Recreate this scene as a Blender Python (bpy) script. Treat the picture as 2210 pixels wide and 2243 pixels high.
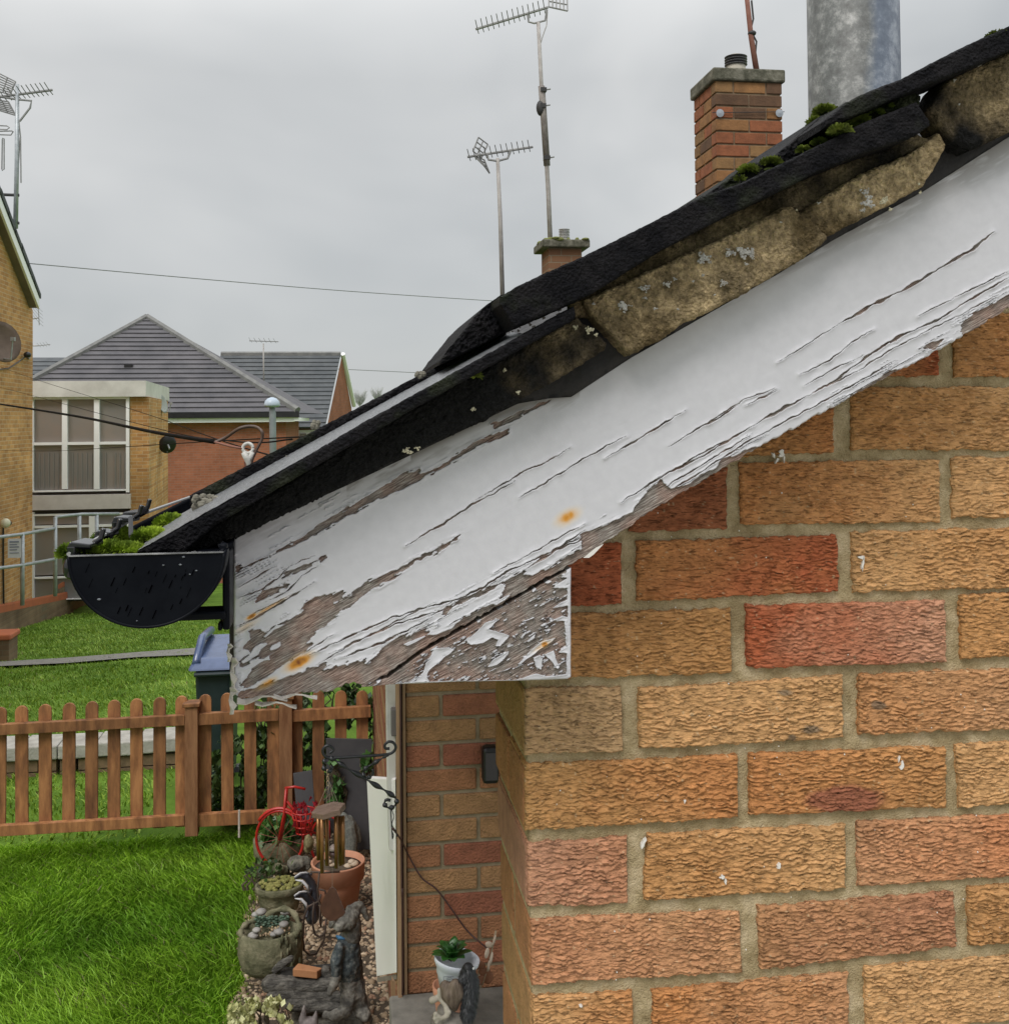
import bpy, math, random
import numpy as np
from mathutils import Vector, Matrix
for o in list(bpy.data.objects): bpy.data.objects.remove(o)
scene = bpy.context.scene
C = scene.collection
random.seed(7); RNG = np.random.default_rng(7)

# ------------------------------------------------------------ camera
FPX = 2368.0; CX, CY = 1105.0, 855.5           # focal length and principal point in photograph pixels
CAM = np.array([0.0, 0.0, 2.41])
th, al, ro = math.radians(8.42), math.radians(1.5), 0.009
Fv = np.array([math.sin(th)*math.cos(al), math.cos(th)*math.cos(al), math.sin(al)])
R0 = np.array([math.cos(th), -math.sin(th), 0.0]); U0 = np.cross(R0, Fv)
Rv = math.cos(ro)*R0 - math.sin(ro)*U0; Uv = math.sin(ro)*R0 + math.cos(ro)*U0
cam = bpy.data.cameras.new('camera'); camo = bpy.data.objects.new('camera', cam); C.objects.link(camo)
cam.sensor_fit = 'HORIZONTAL'; cam.sensor_width = 36.0; cam.lens = 36.0*FPX/2210.0
cam.shift_x = 0.0; cam.shift_y = -(1121.5-CY)/2210.0
cam.clip_start = 0.05; cam.clip_end = 2000
m = Matrix(((Rv[0], Uv[0], -Fv[0], CAM[0]), (Rv[1], Uv[1], -Fv[1], CAM[1]), (Rv[2], Uv[2], -Fv[2], CAM[2]), (0, 0, 0, 1)))
camo.matrix_world = m
scene.camera = camo
scene.render.resolution_x = 1008; scene.render.resolution_y = 1024

# ------------------------------------------------------------ world, sun, exposure
SUN_EL, SUN_AZ = math.radians(50), math.radians(215)
world = bpy.data.worlds.new("World"); scene.world = world; world.use_nodes = True
nt = world.node_tree; nt.nodes.clear(); L = nt.links.new
wo = nt.nodes.new('ShaderNodeOutputWorld'); bg = nt.nodes.new('ShaderNodeBackground'); L(bg.outputs[0], wo.inputs[0])
sky = nt.nodes.new('ShaderNodeTexSky'); sky.sky_type = 'NISHITA'; sky.sun_disc = False
sky.sun_elevation = SUN_EL; sky.sun_rotation = SUN_AZ
tc = nt.nodes.new('ShaderNodeTexCoord')
sx = nt.nodes.new('ShaderNodeSeparateXYZ'); L(tc.outputs['Generated'], sx.inputs[0])
rp = nt.nodes.new('ShaderNodeMapRange'); rp.inputs[1].default_value = 0.30; rp.inputs[2].default_value = 1.0
rp.inputs[3].default_value = 4.85; rp.inputs[4].default_value = 15.0; L(sx.outputs[2], rp.inputs[0])
mp = nt.nodes.new('ShaderNodeMapping'); mp.inputs['Scale'].default_value = (1.0, 1.0, 1.7); L(tc.outputs['Generated'], mp.inputs[0])
nz = nt.nodes.new('ShaderNodeTexNoise'); nz.inputs['Scale'].default_value = 2.3; nz.inputs['Detail'].default_value = 4; nz.inputs['Distortion'].default_value = .35
nz.inputs['Roughness'].default_value = .5; L(mp.outputs[0], nz.inputs[0])
cr = nt.nodes.new('ShaderNodeValToRGB'); L(nz.outputs['Fac'], cr.inputs[0])
cr.color_ramp.elements[0].position = .32; cr.color_ramp.elements[0].color = (.72, .75, .765, 1)
cr.color_ramp.elements[1].position = .68; cr.color_ramp.elements[1].color = (1.08, 1.085, 1.075, 1)
ml = nt.nodes.new('ShaderNodeVectorMath'); ml.operation = 'SCALE'; L(cr.outputs[0], ml.inputs[0]); L(rp.outputs[0], ml.inputs['Scale'])
mx = nt.nodes.new('ShaderNodeMixRGB'); mx.inputs[0].default_value = .95; L(sky.outputs[0], mx.inputs[1]); L(ml.outputs[0], mx.inputs[2])
L(mx.outputs[0], bg.inputs[0]); bg.inputs[1].default_value = 0.12
sun = bpy.data.lights.new('sun', 'SUN'); suno = bpy.data.objects.new('sun', sun); C.objects.link(suno)
sun.energy = 1.5; sun.angle = math.radians(25); sun.color = (1.0, .945, .90)
sd = Vector((math.sin(SUN_AZ)*math.cos(SUN_EL), math.cos(SUN_AZ)*math.cos(SUN_EL), math.sin(SUN_EL)))
suno.rotation_euler = (-sd).to_track_quat('-Z', 'Y').to_euler(); suno.location = (0, 0, 20)
vs = scene.view_settings; vs.view_transform = 'Standard'; vs.look = 'None'; vs.gamma = 1; vs.use_curve_mapping = False; vs.exposure = 0.22
scene.render.engine = 'CYCLES'

# ------------------------------------------------------------ pixel rays -> points on real planes
def ray(u, v):
    u = np.asarray(u, float); v = np.asarray(v, float)
    return Fv + np.multiply.outer((u-CX)/FPX, Rv) + np.multiply.outer((CY-v)/FPX, Uv)
def onY(u, v, Y): d = ray(u, v); return CAM + d*(np.asarray(Y)/d[..., 1])[..., None]
def onX(u, v, X): d = ray(u, v); return CAM + d*(X/d[..., 0])[..., None]
def onZ(u, v, z): d = ray(u, v); return CAM + d*((z-CAM[2])/d[..., 2])[..., None]
def terr(x, y): return np.where(y < 6.7, 0.0, np.where(y < 34, -(y-6.7)*.0943, -2.574))
def ground(u, v):
    d = ray(u, v); t = 6.0/d[1]
    for i in range(60):
        p = CAM + d*t; t = t*(1 + .6*((p[2]-float(terr(p[0], p[1])))/(CAM[2]-p[2]+1e-9)) if CAM[2] > p[2] else 1)
    return CAM + d*t
def pm(Y): return Y/FPX                             # metres per photograph pixel at depth Y

# ------------------------------------------------------------ noise
def _h(ix, iy, s):
    n = (ix.astype(np.int64)*374761393 + iy.astype(np.int64)*668265263 + s*1442695041) & 0xffffffff
    n = ((n ^ (n >> 13))*1274126177) & 0xffffffff
    return ((n ^ (n >> 16)) & 0xffff)/65535.0
def vn(x, y, s=0):
    x = np.asarray(x, float); y = np.asarray(y, float)
    ix = np.floor(x); iy = np.floor(y); fx = x-ix; fy = y-iy; fx = fx*fx*(3-2*fx); fy = fy*fy*(3-2*fy)
    ix = ix.astype(np.int64); iy = iy.astype(np.int64)
    a = _h(ix, iy, s); b = _h(ix+1, iy, s); c = _h(ix, iy+1, s); d = _h(ix+1, iy+1, s)
    return (a*(1-fx)+b*fx)*(1-fy) + (c*(1-fx)+d*fx)*fy
def fbm(x, y, s=0, o=4):
    r = 0; a = .5; t = 0
    for i in range(o): r = r + a*vn(x, y, s+i*17); t += a; a *= .5; x = x*2.03+3.1; y = y*2.03+1.7
    return r/t

# ------------------------------------------------------------ materials
MATS = {}
def _base(name):
    mt = bpy.data.materials.new(name); mt.use_nodes = True; n = mt.node_tree; MATS[name] = mt
    return mt, n, n.nodes['Principled BSDF']
def c4(c): return (c[0], c[1], c[2], 1)
def mat(name, c1, c2=None, scale=8, rough=.7, bump=0.0, bscale=None, bdist=.01, c3=None, stretch=(1, 1, 1), lo=.35, hi=.65, metal=0, spec=.5, var=0.0, detail=6, coat=0, trans=0):
    if name in MATS: return MATS[name]
    mt, n, b = _base(name); N = n.nodes.new; K = n.links.new
    b.inputs['Roughness'].default_value = rough; b.inputs['Metallic'].default_value = metal
    b.inputs['Specular IOR Level'].default_value = spec; b.inputs['Coat Weight'].default_value = coat; b.inputs['Transmission Weight'].default_value = trans
    tc = N('ShaderNodeTexCoord'); mp = N('ShaderNodeMapping'); mp.inputs['Scale'].default_value = stretch; K(tc.outputs['Object'], mp.inputs[0])
    if c2 is None: c2 = c1
    nz = N('ShaderNodeTexNoise'); nz.inputs['Scale'].default_value = scale; nz.inputs['Detail'].default_value = detail; nz.inputs['Roughness'].default_value = .62; K(mp.outputs[0], nz.inputs[0])
    cr = N('ShaderNodeValToRGB'); K(nz.outputs['Fac'], cr.inputs[0])
    cr.color_ramp.elements[0].position = lo; cr.color_ramp.elements[0].color = c4(c1)
    cr.color_ramp.elements[1].position = hi; cr.color_ramp.elements[1].color = c4(c2)
    if c3 is not None:
        e = cr.color_ramp.elements.new((lo+hi)/2); e.color = c4(c3)
    out = cr.outputs[0]
    if var:
        oi = N('ShaderNodeObjectInfo'); hs = N('ShaderNodeHueSaturation'); mr = N('ShaderNodeMapRange')
        mr.inputs[3].default_value = 1-var; mr.inputs[4].default_value = 1+var; K(oi.outputs['Random'], mr.inputs[0]); K(mr.outputs[0], hs.inputs['Value']); K(out, hs.inputs['Color']); out = hs.outputs[0]
    K(out, b.inputs['Base Color'])
    if bump:
        n2 = N('ShaderNodeTexNoise'); n2.inputs['Scale'].default_value = bscale or scale*3; n2.inputs['Detail'].default_value = 5; K(mp.outputs[0], n2.inputs[0])
        bp = N('ShaderNodeBump'); bp.inputs['Strength'].default_value = bump; bp.inputs['Distance'].default_value = bdist; K(n2.outputs['Fac'], bp.inputs['Height']); K(bp.outputs[0], b.inputs['Normal'])
    return mt
def colmat(name, rough=.85, nscale=60, namp=.25, bump=.4, bscale=900, bdist=.001, spec=.3, stretch=(1, 1, 1)):
    """colour from the mesh's colour attribute (the thing's own colour), with noise and fine relief"""
    if name in MATS: return MATS[name]
    mt, n, b = _base(name); N = n.nodes.new; K = n.links.new
    b.inputs['Roughness'].default_value = rough; b.inputs['Specular IOR Level'].default_value = spec
    at = N('ShaderNodeAttribute'); at.attribute_name = 'Col'
    tc = N('ShaderNodeTexCoord'); mp = N('ShaderNodeMapping'); mp.inputs['Scale'].default_value = stretch; K(tc.outputs['Object'], mp.inputs[0])
    nz = N('ShaderNodeTexNoise'); nz.inputs['Scale'].default_value = nscale; nz.inputs['Detail'].default_value = 7; nz.inputs['Roughness'].default_value = .7; K(mp.outputs[0], nz.inputs[0])
    mr = N('ShaderNodeMapRange'); mr.inputs[1].default_value = .3; mr.inputs[2].default_value = .7; mr.inputs[3].default_value = 1-namp; mr.inputs[4].default_value = 1+namp; K(nz.outputs['Fac'], mr.inputs[0])
    ml = N('ShaderNodeVectorMath'); ml.operation = 'SCALE'; K(at.outputs['Color'], ml.inputs[0]); K(mr.outputs[0], ml.inputs['Scale']); K(ml.outputs[0], b.inputs['Base Color'])
    if bump:
        n2 = N('ShaderNodeTexNoise'); n2.inputs['Scale'].default_value = bscale; n2.inputs['Detail'].default_value = 4; K(mp.outputs[0], n2.inputs[0])
        bp = N('ShaderNodeBump'); bp.inputs['Strength'].default_value = bump; bp.inputs['Distance'].default_value = bdist; K(n2.outputs['Fac'], bp.inputs['Height']); K(bp.outputs[0], b.inputs['Normal'])
    return mt
def brickmat(name, axis, c1, c2, mortar, bw=.225, bh=.075, stain=.25):
    mt, n, b = _base(name); N = n.nodes.new; K = n.links.new
    tc = N('ShaderNodeTexCoord'); s = N('ShaderNodeSeparateXYZ'); K(tc.outputs['Object'], s.inputs[0]); cb = N('ShaderNodeCombineXYZ')
    K(s.outputs[axis], cb.inputs[0]); K(s.outputs[2], cb.inputs[1])
    br = N('ShaderNodeTexBrick'); K(cb.outputs[0], br.inputs[0]); br.inputs['Scale'].default_value = 1; br.inputs['Brick Width'].default_value = bw; br.inputs['Row Height'].default_value = bh
    br.inputs['Mortar Size'].default_value = .006; br.inputs['Mortar Smooth'].default_value = .3; br.inputs['Color1'].default_value = c4(c1); br.inputs['Color2'].default_value = c4(c2); br.inputs['Mortar'].default_value = c4(mortar); br.inputs['Bias'].default_value = 0
    nz = N('ShaderNodeTexNoise'); nz.inputs['Scale'].default_value = 1.1; nz.inputs['Detail'].default_value = 8; nz.inputs['Roughness'].default_value = .7; K(tc.outputs['Object'], nz.inputs[0])
    mr = N('ShaderNodeMapRange'); mr.inputs[1].default_value = .3; mr.inputs[2].default_value = .7; mr.inputs[3].default_value = 1-stain; mr.inputs[4].default_value = 1+stain; K(nz.outputs['Fac'], mr.inputs[0])
    ml = N('ShaderNodeVectorMath'); ml.operation = 'SCALE'; K(br.outputs['Color'], ml.inputs[0]); K(mr.outputs[0], ml.inputs['Scale']); K(ml.outputs[0], b.inputs['Base Color'])
    bp = N('ShaderNodeBump'); bp.invert = True; bp.inputs['Strength'].default_value = .6; bp.inputs['Distance'].default_value = .006; K(br.outputs['Fac'], bp.inputs['Height']); K(bp.outputs[0], b.inputs['Normal'])
    b.inputs['Roughness'].default_value = .9; b.inputs['Specular IOR Level'].default_value = .2
    return mt

# ------------------------------------------------------------ object helpers
def link(name, me, m, parent=None, smooth=False):
    if m is not None: me.materials.append(m)
    if smooth: me.polygons.foreach_set('use_smooth', [True]*len(me.polygons))
    o = bpy.data.objects.new(name, me); C.objects.link(o)
    if parent is not None: o.parent = parent
    return o
def thing(name, label, cat, loc=(0, 0, 0), group=None):
    o = bpy.data.objects.new(name, None); C.objects.link(o); o.location = loc; o.empty_display_size = .1
    o['label'] = label; o['category'] = cat
    if group: o['group'] = group
    return o
def tag(o, label, cat, group=None):
    o['label'] = label; o['category'] = cat
    if group: o['group'] = group
    return o
def kind(o, k): o['kind'] = k; return o
class MB:
    def __init__(s): s.v = []; s.f = []
    def add(s, vs, fs):
        b = len(s.v); s.v += [tuple(map(float, p)) for p in vs]; s.f += [tuple(i+b for i in f) for f in fs]; return s
    def box(s, x0, x1, y0, y1, z0, z1):
        return s.add([(x0, y0, z0), (x1, y0, z0), (x1, y1, z0), (x0, y1, z0), (x0, y0, z1), (x1, y0, z1), (x1, y1, z1), (x0, y1, z1)],
                     [(0, 3, 2, 1), (4, 5, 6, 7), (0, 1, 5, 4), (1, 2, 6, 5), (2, 3, 7, 6), (3, 0, 4, 7)])
    def hexa(s, p8):                                # bottom 4 then top 4
        return s.add(p8, [(0, 3, 2, 1), (4, 5, 6, 7), (0, 1, 5, 4), (1, 2, 6, 5), (2, 3, 7, 6), (3, 0, 4, 7)])
    def prism(s, pts, dvec):                        # planar polygon pushed along a vector
        n = len(pts); pts = [np.array(p, float) for p in pts]; d = np.array(dvec, float)
        return s.add(pts+[p+d for p in pts], [tuple(range(n)), tuple(range(2*n-1, n-1, -1))]+[(i, i+n, (i+1) % n+n, (i+1) % n) for i in range(n)])
    def tube(s, pts, r, n=8, cap=True):
        pts = [np.array(p, float) for p in pts]; rs = r if isinstance(r, (list, tuple, np.ndarray)) else [r]*len(pts); b = len(s.v); k = len(pts); prev = None
        for i, p in enumerate(pts):
            t = pts[min(i+1, k-1)]-pts[max(i-1, 0)]; t = t/(np.linalg.norm(t)+1e-12)
            if prev is None: a = np.array([0, 0, 1.]) if abs(t[2]) < .9 else np.array([1., 0, 0])
            else: a = prev
            a = a - t*np.dot(a, t); a = a/(np.linalg.norm(a)+1e-12); prev = a; c = np.cross(t, a)
            for j in range(n):
                q = p + rs[i]*(math.cos(2*math.pi*j/n)*a + math.sin(2*math.pi*j/n)*c); s.v.append(tuple(q))
        for i in range(k-1):
            for j in range(n): s.f.append((b+i*n+j, b+i*n+(j+1) % n, b+(i+1)*n+(j+1) % n, b+(i+1)*n+j))
        if cap: s.f.append(tuple(b+j for j in range(n-1, -1, -1))); s.f.append(tuple(b+(k-1)*n+j for j in range(n)))
        return s
    def lathe(s, c, prof, n=24, ex=1.0, ey=1.0):
        b = len(s.v); k = len(prof)
        for (r, z) in prof:
            for j in range(n): a = 2*math.pi*j/n; s.v.append((c[0]+r*ex*math.cos(a), c[1]+r*ey*math.sin(a), c[2]+z))
        for i in range(k-1):
            for j in range(n): s.f.append((b+i*n+j, b+i*n+(j+1) % n, b+(i+1)*n+(j+1) % n, b+(i+1)*n+j))
        s.f.append(tuple(b+j for j in range(n-1, -1, -1))); s.f.append(tuple(b+(k-1)*n+j for j in range(n)))
        return s
    def ell(s, c, r, nu=12, nv=8, rot=None):
        c = np.array(c, float); r = (r, r, r) if not hasattr(r, '__len__') else r; b = len(s.v)
        M3 = np.array(rot.to_matrix()) if rot is not None else np.eye(3)
        for i in range(nv+1):
            ph = math.pi*i/nv
            for j in range(nu):
                a = 2*math.pi*j/nu; q = M3 @ np.array([r[0]*math.sin(ph)*math.cos(a), r[1]*math.sin(ph)*math.sin(a), r[2]*math.cos(ph)]); s.v.append(tuple(c+q))
        for i in range(nv):
            for j in range(nu): s.f.append((b+i*nu+j, b+(i+1)*nu+j, b+(i+1)*nu+(j+1) % nu, b+i*nu+(j+1) % nu))
        return s
    def build(s, name, m, parent=None, smooth=False, bevel=0, sub=0, remesh=0, disp=0, dsize=.02):
        me = bpy.data.meshes.new(name); me.from_pydata(s.v, [], s.f); me.validate(); me.update()
        o = link(name, me, m, parent, smooth)
        if bevel: bm = o.modifiers.new('b', 'BEVEL'); bm.width = bevel; bm.segments = 2; bm.limit_method = 'ANGLE'
        if remesh: rm = o.modifiers.new('r', 'REMESH'); rm.mode = 'VOXEL'; rm.voxel_size = remesh; rm.use_smooth_shade = True
        if disp:
            tx = bpy.data.textures.new(name, 'CLOUDS'); tx.noise_scale = dsize; tx.noise_depth = 3
            dm = o.modifiers.new('d', 'DISPLACE'); dm.texture = tx; dm.strength = disp; dm.mid_level = .5; dm.texture_coords = 'GLOBAL'
        return o
def npmesh(name, V, Q, m, parent=None, smooth=True, col=None, attrs=None, tris=False):
    k = 3 if tris else 4
    me = bpy.data.meshes.new(name); V = np.asarray(V, np.float32); Q = np.asarray(Q, np.int32)
    me.vertices.add(len(V)); me.vertices.foreach_set('co', V.ravel()); me.loops.add(Q.size); me.loops.foreach_set('vertex_index', Q.ravel())
    me.polygons.add(len(Q)); me.polygons.foreach_set('loop_start', np.arange(0, Q.size, k, dtype=np.int32)); me.polygons.foreach_set('loop_total', np.full(len(Q), k, np.int32))
    me.update(calc_edges=True)
    if smooth: me.polygons.foreach_set('use_smooth', np.ones(len(Q), bool))
    if col is not None:
        a = me.attributes.new('Col', 'FLOAT_COLOR', 'POINT'); cc = np.ones((len(V), 4), np.float32); cc[:, :3] = col; a.data.foreach_set('color', cc.ravel())
    for kk, vv in (attrs or {}).items():
        a = me.attributes.new(kk, 'FLOAT', 'POINT'); a.data.foreach_set('value', np.asarray(vv, np.float32).ravel())
    return link(name, me, m, parent)
def gridquads(nu, nv):
    i = np.arange(nu-1)[:, None]*nv + np.arange(nv-1)[None, :]
    return np.stack([i, i+nv, i+nv+1, i+1], -1).reshape(-1, 4)
def sheet(name, U, Vp, Y, thick, m, disp=None, col=None, attrs=None, parent=None, rnd=.004, smooth=True):
    """a solid piece: its face lies on plane Y (depth in metres), its relief is real displacement towards -Y, its sides go back by 'thick'"""
    P = onY(U, Vp, np.full(U.shape, Y)); nu, nv = U.shape
    X, Z = P[..., 0], P[..., 2]
    # distance to the border in metres along both grid directions
    sx = np.sqrt(np.diff(X, axis=0)**2+np.diff(Z, axis=0)**2); cu = np.vstack([np.zeros((1, nv)), np.cumsum(sx, 0)])
    sz = np.sqrt(np.diff(X, axis=1)**2+np.diff(Z, axis=1)**2); cv = np.hstack([np.zeros((nu, 1)), np.cumsum(sz, 1)])
    ed = np.minimum(np.minimum(cu, cu[-1:]-cu), np.minimum(cv, cv[:, -1:]-cv))
    rn = rnd*(.6+.8*vn(X*90, Z*90, 5)); q = np.clip(ed/np.maximum(rn, 1e-6), 0, 1); back = rn*(1-np.sqrt(np.clip(1-(1-q)**2, 0, 1)))
    h = disp(X, Z, ed, U, Vp) if disp else 0*X
    P[..., 1] = Y + back - h*np.clip(ed/.0015, 0, 1)
    V = P.reshape(-1, 3); Q = gridquads(nu, nv)
    # skirts
    b = np.concatenate([np.arange(nv), (np.arange(1, nu))*nv+nv-1, (nu-1)*nv+np.arange(nv-2, -1, -1), (np.arange(nu-2, 0, -1))*nv])
    B = V[b].copy(); B[:, 1] = Y+thick; n0 = len(V); k = len(b); i = np.arange(k); j = (i+1) % k
    Q2 = np.stack([b[i], n0+i, n0+j, b[j]], -1)
    allV = np.vstack([V, B]); Qa = np.vstack([Q, Q2])
    ca = None
    if col is not None: c = col(X, Z, ed, U, Vp).reshape(-1, 3); ca = np.vstack([c, c[b]])
    at = {}
    for kk, fn in (attrs or {}).items(): a = (fn if isinstance(fn, np.ndarray) else fn(X, Z, ed, U, Vp)).ravel(); at[kk] = np.concatenate([a, a[b]])
    o = npmesh(name, allV, Qa, m, parent, smooth, ca, at)
    sm_ = np.ones(len(Qa), bool); sm_[len(Q):] = False; o.data.polygons.foreach_set('use_smooth', sm_)
    return o
def cols(top, bot, u0, u1, nu, nv):
    us = np.linspace(u0, u1, nu); tv = np.interp(us, [p[0] for p in top], [p[1] for p in top]); bv = np.interp(us, [p[0] for p in bot], [p[1] for p in bot])
    t = np.linspace(0, 1, nv)[None, :]; U = np.repeat(us[:, None], nv, 1); V = tv[:, None]*(1-t)+bv[:, None]*t
    return U, V
def polysd(px, py, poly):
    """signed distance, positive inside"""
    poly = np.array(poly, float); n = len(poly); d = np.full(px.shape, 1e9); ins = np.zeros(px.shape, bool)
    for i in range(n):
        a = poly[i]; b = poly[(i+1) % n]; e = b-a; wx = px-a[0]; wy = py-a[1]; t = np.clip((wx*e[0]+wy*e[1])/(e@e+1e-12), 0, 1)
        d = np.minimum(d, (wx-t*e[0])**2+(wy-t*e[1])**2)
        c = ((a[1] <= py) & (b[1] > py)) | ((b[1] <= py) & (a[1] > py)); ins ^= c & (px < a[0]+(py-a[1])*(e[0])/(e[1] if abs(e[1]) > 1e-9 else 1e-9))
    d = np.sqrt(d); return np.where(ins, d, -d)
def linesd(px, py, ln):
    d = np.full(px.shape, 1e9)
    for i in range(len(ln)-1):
        a = np.array(ln[i], float); b = np.array(ln[i+1], float); e = b-a; wx = px-a[0]; wy = py-a[1]; t = np.clip((wx*e[0]+wy*e[1])/(e@e+1e-12), 0, 1)
        d = np.minimum(d, (wx-t*e[0])**2+(wy-t*e[1])**2)
    return np.sqrt(d)
def crop(x0, y0, s, pts): return [(x0+x/s, y0+y/s) for x, y in pts]
def mixc(a, b, t): a = np.array(a, float); b = np.array(b, float); return a + (b-a)*t[..., None]

# ============================================================ SETTING
WY = 1.06                                            # plane of the gable wall
M_lawn = mat('lawn_soil', (.065, .130, .016), (.125, .225, .030), 2.2, .95, .5, 40, .02, c3=(.095, .175, .022), spec=.1)
def make_ground():
    xs = np.unique(np.concatenate([np.linspace(-260, -30, 12), np.linspace(-30, 20, 90), np.linspace(20, 260, 12)])); ys = np.unique(np.concatenate([np.linspace(-20, 3.8, 8), np.linspace(3.8, 8, 60), np.linspace(8, 34, 80), np.linspace(34, 500, 16)]))
    X, Y = np.meshgrid(xs, ys, indexing='ij'); Z = terr(X, Y) + np.where((Y < 34) & (Y > 4), .03*(fbm(X*1.3, Y*1.3, 3)-.5), 0)
    V = np.stack([X, Y, Z], -1).reshape(-1, 3)
    kind(npmesh('ground', V, gridquads(len(xs), len(ys)), M_lawn), 'structure')
make_ground()
kind(MB().box(-2.2, 40, -14, 1.05, -.02, .03).build('bounce_paving', mat('bounce_slabs', (.30, .28, .25), (.42, .39, .35), 3, .9)), 'structure')  # unseen grey paving, added to bounce neutral light onto wall and eaves

# ---------------- sky only in the world; grass
def grass(name, n, xr, yr, hgt, wid, mname, test=None, gc=((.135, .30, .018), (.34, .56, .040))):
    x = RNG.uniform(xr[0], xr[1], n); y = RNG.uniform(yr[0], yr[1], n)
    keep = np.ones(n, bool)
    if test is not None: keep &= test(x, y)
    cl = fbm(x*3.1, y*3.1, 9); keep &= RNG.random(n) < .45+1.1*cl
    x = x[keep]; y = y[keep]; cl = cl[keep]; n = len(x)
    z = terr(x, y); a = RNG.uniform(0, 2*math.pi, n); h = hgt*(.45+.9*RNG.random(n))*(.6+.9*cl); w = wid*(.6+.8*RNG.random(n))
    la = RNG.uniform(0, 2*math.pi, n) + 0; le = h*(.25+.8*RNG.random(n)); wind = 2.4+fbm(x*1.5, y*1.5, 31)*4; la = .5*la*0 + wind + RNG.normal(0, .9, n)
    dx, dy = np.cos(a)*w/2, np.sin(a)*w/2; lx, ly = np.cos(la)*le, np.sin(la)*le
    b = np.stack([x, y, z-.004], -1)
    V = np.empty((n, 6, 3)); off = np.stack([dx, dy, 0*dx], -1)
    V[:, 0] = b-off; V[:, 1] = b+off
    mid = b + np.stack([lx*.3, ly*.3, h*.62], -1); V[:, 2] = mid+off*.8; V[:, 3] = mid-off*.8
    tip = b + np.stack([lx, ly, h*.95], -1); V[:, 4] = tip+off*.12; V[:, 5] = tip-off*.12
    i = np.arange(n)[:, None]*6
    Q = np.concatenate([i+np.array([0, 1, 2, 3]), i+np.array([3, 2, 4, 5])], 0)
    g = fbm(x*1.7, y*1.7, 50); r = RNG.random(n)
    c = mixc(gc[0], gc[1], np.clip(g*1.6-.4+.4*(r-.5), 0, 1)); dry = r > .975; c[dry] = (.22, .21, .09)
    cc = np.repeat(c[:, None, :], 6, 1).reshape(-1, 3)
    o = npmesh(name, V.reshape(-1, 3), Q, colmat(mname, .55, 3, .2, 0, spec=.35), None, False, cc); kind(o, 'stuff'); return o
# edge between lawn and gravel bed (world x at a given y)
_e = [onZ(u, v, 0) for u, v in ((612, 1835), (600, 1890), (560, 1960), (530, 2060), (545, 2150), (500, 2243), (480, 2330))]
ey = [p[1] for p in _e][::-1]; ex = [p[0] for p in _e][::-1]
edge = lambda y: np.interp(y, ey, ex)
g1 = grass('lawn_grass', 120000, (-2.6, -.2), (3.95, 6.5), .050, .0050, 'grass_blade', lambda x, y: (x < edge(y)+.03*RNG.normal(0, 1, len(x))))
tag(g1, 'long wet green grass of the small front lawn before the picket fence', 'grass')
g2 = grass('bank_grass', 120000, (-8.5, -1.2), (6.6, 24), .038, .012, 'grass_blade', lambda x, y: (x > -(y*.47+.6)) & (x < -(y*.12)+.6) & (RNG.random(len(x)) < 14/(y+4)), ((.19, .31, .035), (.38, .52, .09)))
tag(g2, 'mown green grass sloping away beyond the picket fence', 'grass')

# path across the bank, edging kerb behind the fence
M_path = mat('path_tarmac', (.17, .165, .15), (.26, .255, .235), 14, .8, .3, 200, .004)
def strip(name, top, bot, m, lift=.02):
    tp = [ground(*p) for p in top]; bp = [ground(*p) for p in bot]; mb = MB()
    vs = [(p[0], p[1], p[2]+lift) for p in tp+bp]; n = len(tp)
    mb.add(vs, [(i, i+1, n+i+1, n+i) for i in range(n-1)]); return kind(mb.build(name, m), 'structure')
strip('path', [(-60, 1462), (0, 1455), (150, 1446), (300, 1434), (436, 1424), (520, 1411), (640, 1396)], [(-60, 1470), (0, 1465), (150, 1458), (300, 1445), (436, 1439), (520, 1428), (640, 1414)], M_path, .035)
kk = thing('kerb_wall', 'low concrete capped brick edging seen between the fence pales', 'low wall', onY(200, 1700, 8.4))
for i, (ua, ub, va, vb) in enumerate([(-40, 44, 1636, 1634), (46, 128, 1633, 1630), (130, 210, 1630, 1626), (212, 300, 1624, 1621), (302, 400, 1619, 1612)]):
    a = onY(ua, va, 8.35); b = onY(ub, vb, 8.35); o = MB().hexa([(a[0], 8.3, a[2]-.10), (b[0], 8.3, b[2]-.10), (b[0], 8.62, b[2]-.10), (a[0], 8.62, a[2]-.10), (a[0], 8.3, a[2]), (b[0], 8.3, b[2]), (b[0], 8.62, b[2]), (a[0], 8.62, a[2])]).build('coping', mat('pale_concrete', (.30, .29, .26), (.45, .44, .40), 9, .9, .5, 60, .01), kk, bevel=.01)
    o.location = -Vector(kk.location); 
    nb = int((b[0]-a[0])/.115)
    for r in range(2):
        for q in range(2):
            x0 = a[0]+(b[0]-a[0])*q/2+.01; x1 = a[0]+(b[0]-a[0])*(q+1)/2-.01
            o = MB().box(x0, x1, 8.33, 8.5, a[2]-.19-.085*r, a[2]-.115-.085*r).build('brick', mat('weathered_brick', (.12, .085, .05), (.24, .16, .09), 12, .9, .4), kk); o.location = -Vector(kk.location)

def unshift(th_, objs):
    for o in objs: o.location = -Vector(th_.location)
class G:                                              # context that re-bases children built in world coordinates
    def __init__(s, name, label, cat, loc, group=None): s.t = thing(name, label, cat, tuple(map(float, loc)), group)
    def done(s):
        for ch in s.t.children: ch.location = -Vector(s.t.location)
        return s.t

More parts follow.
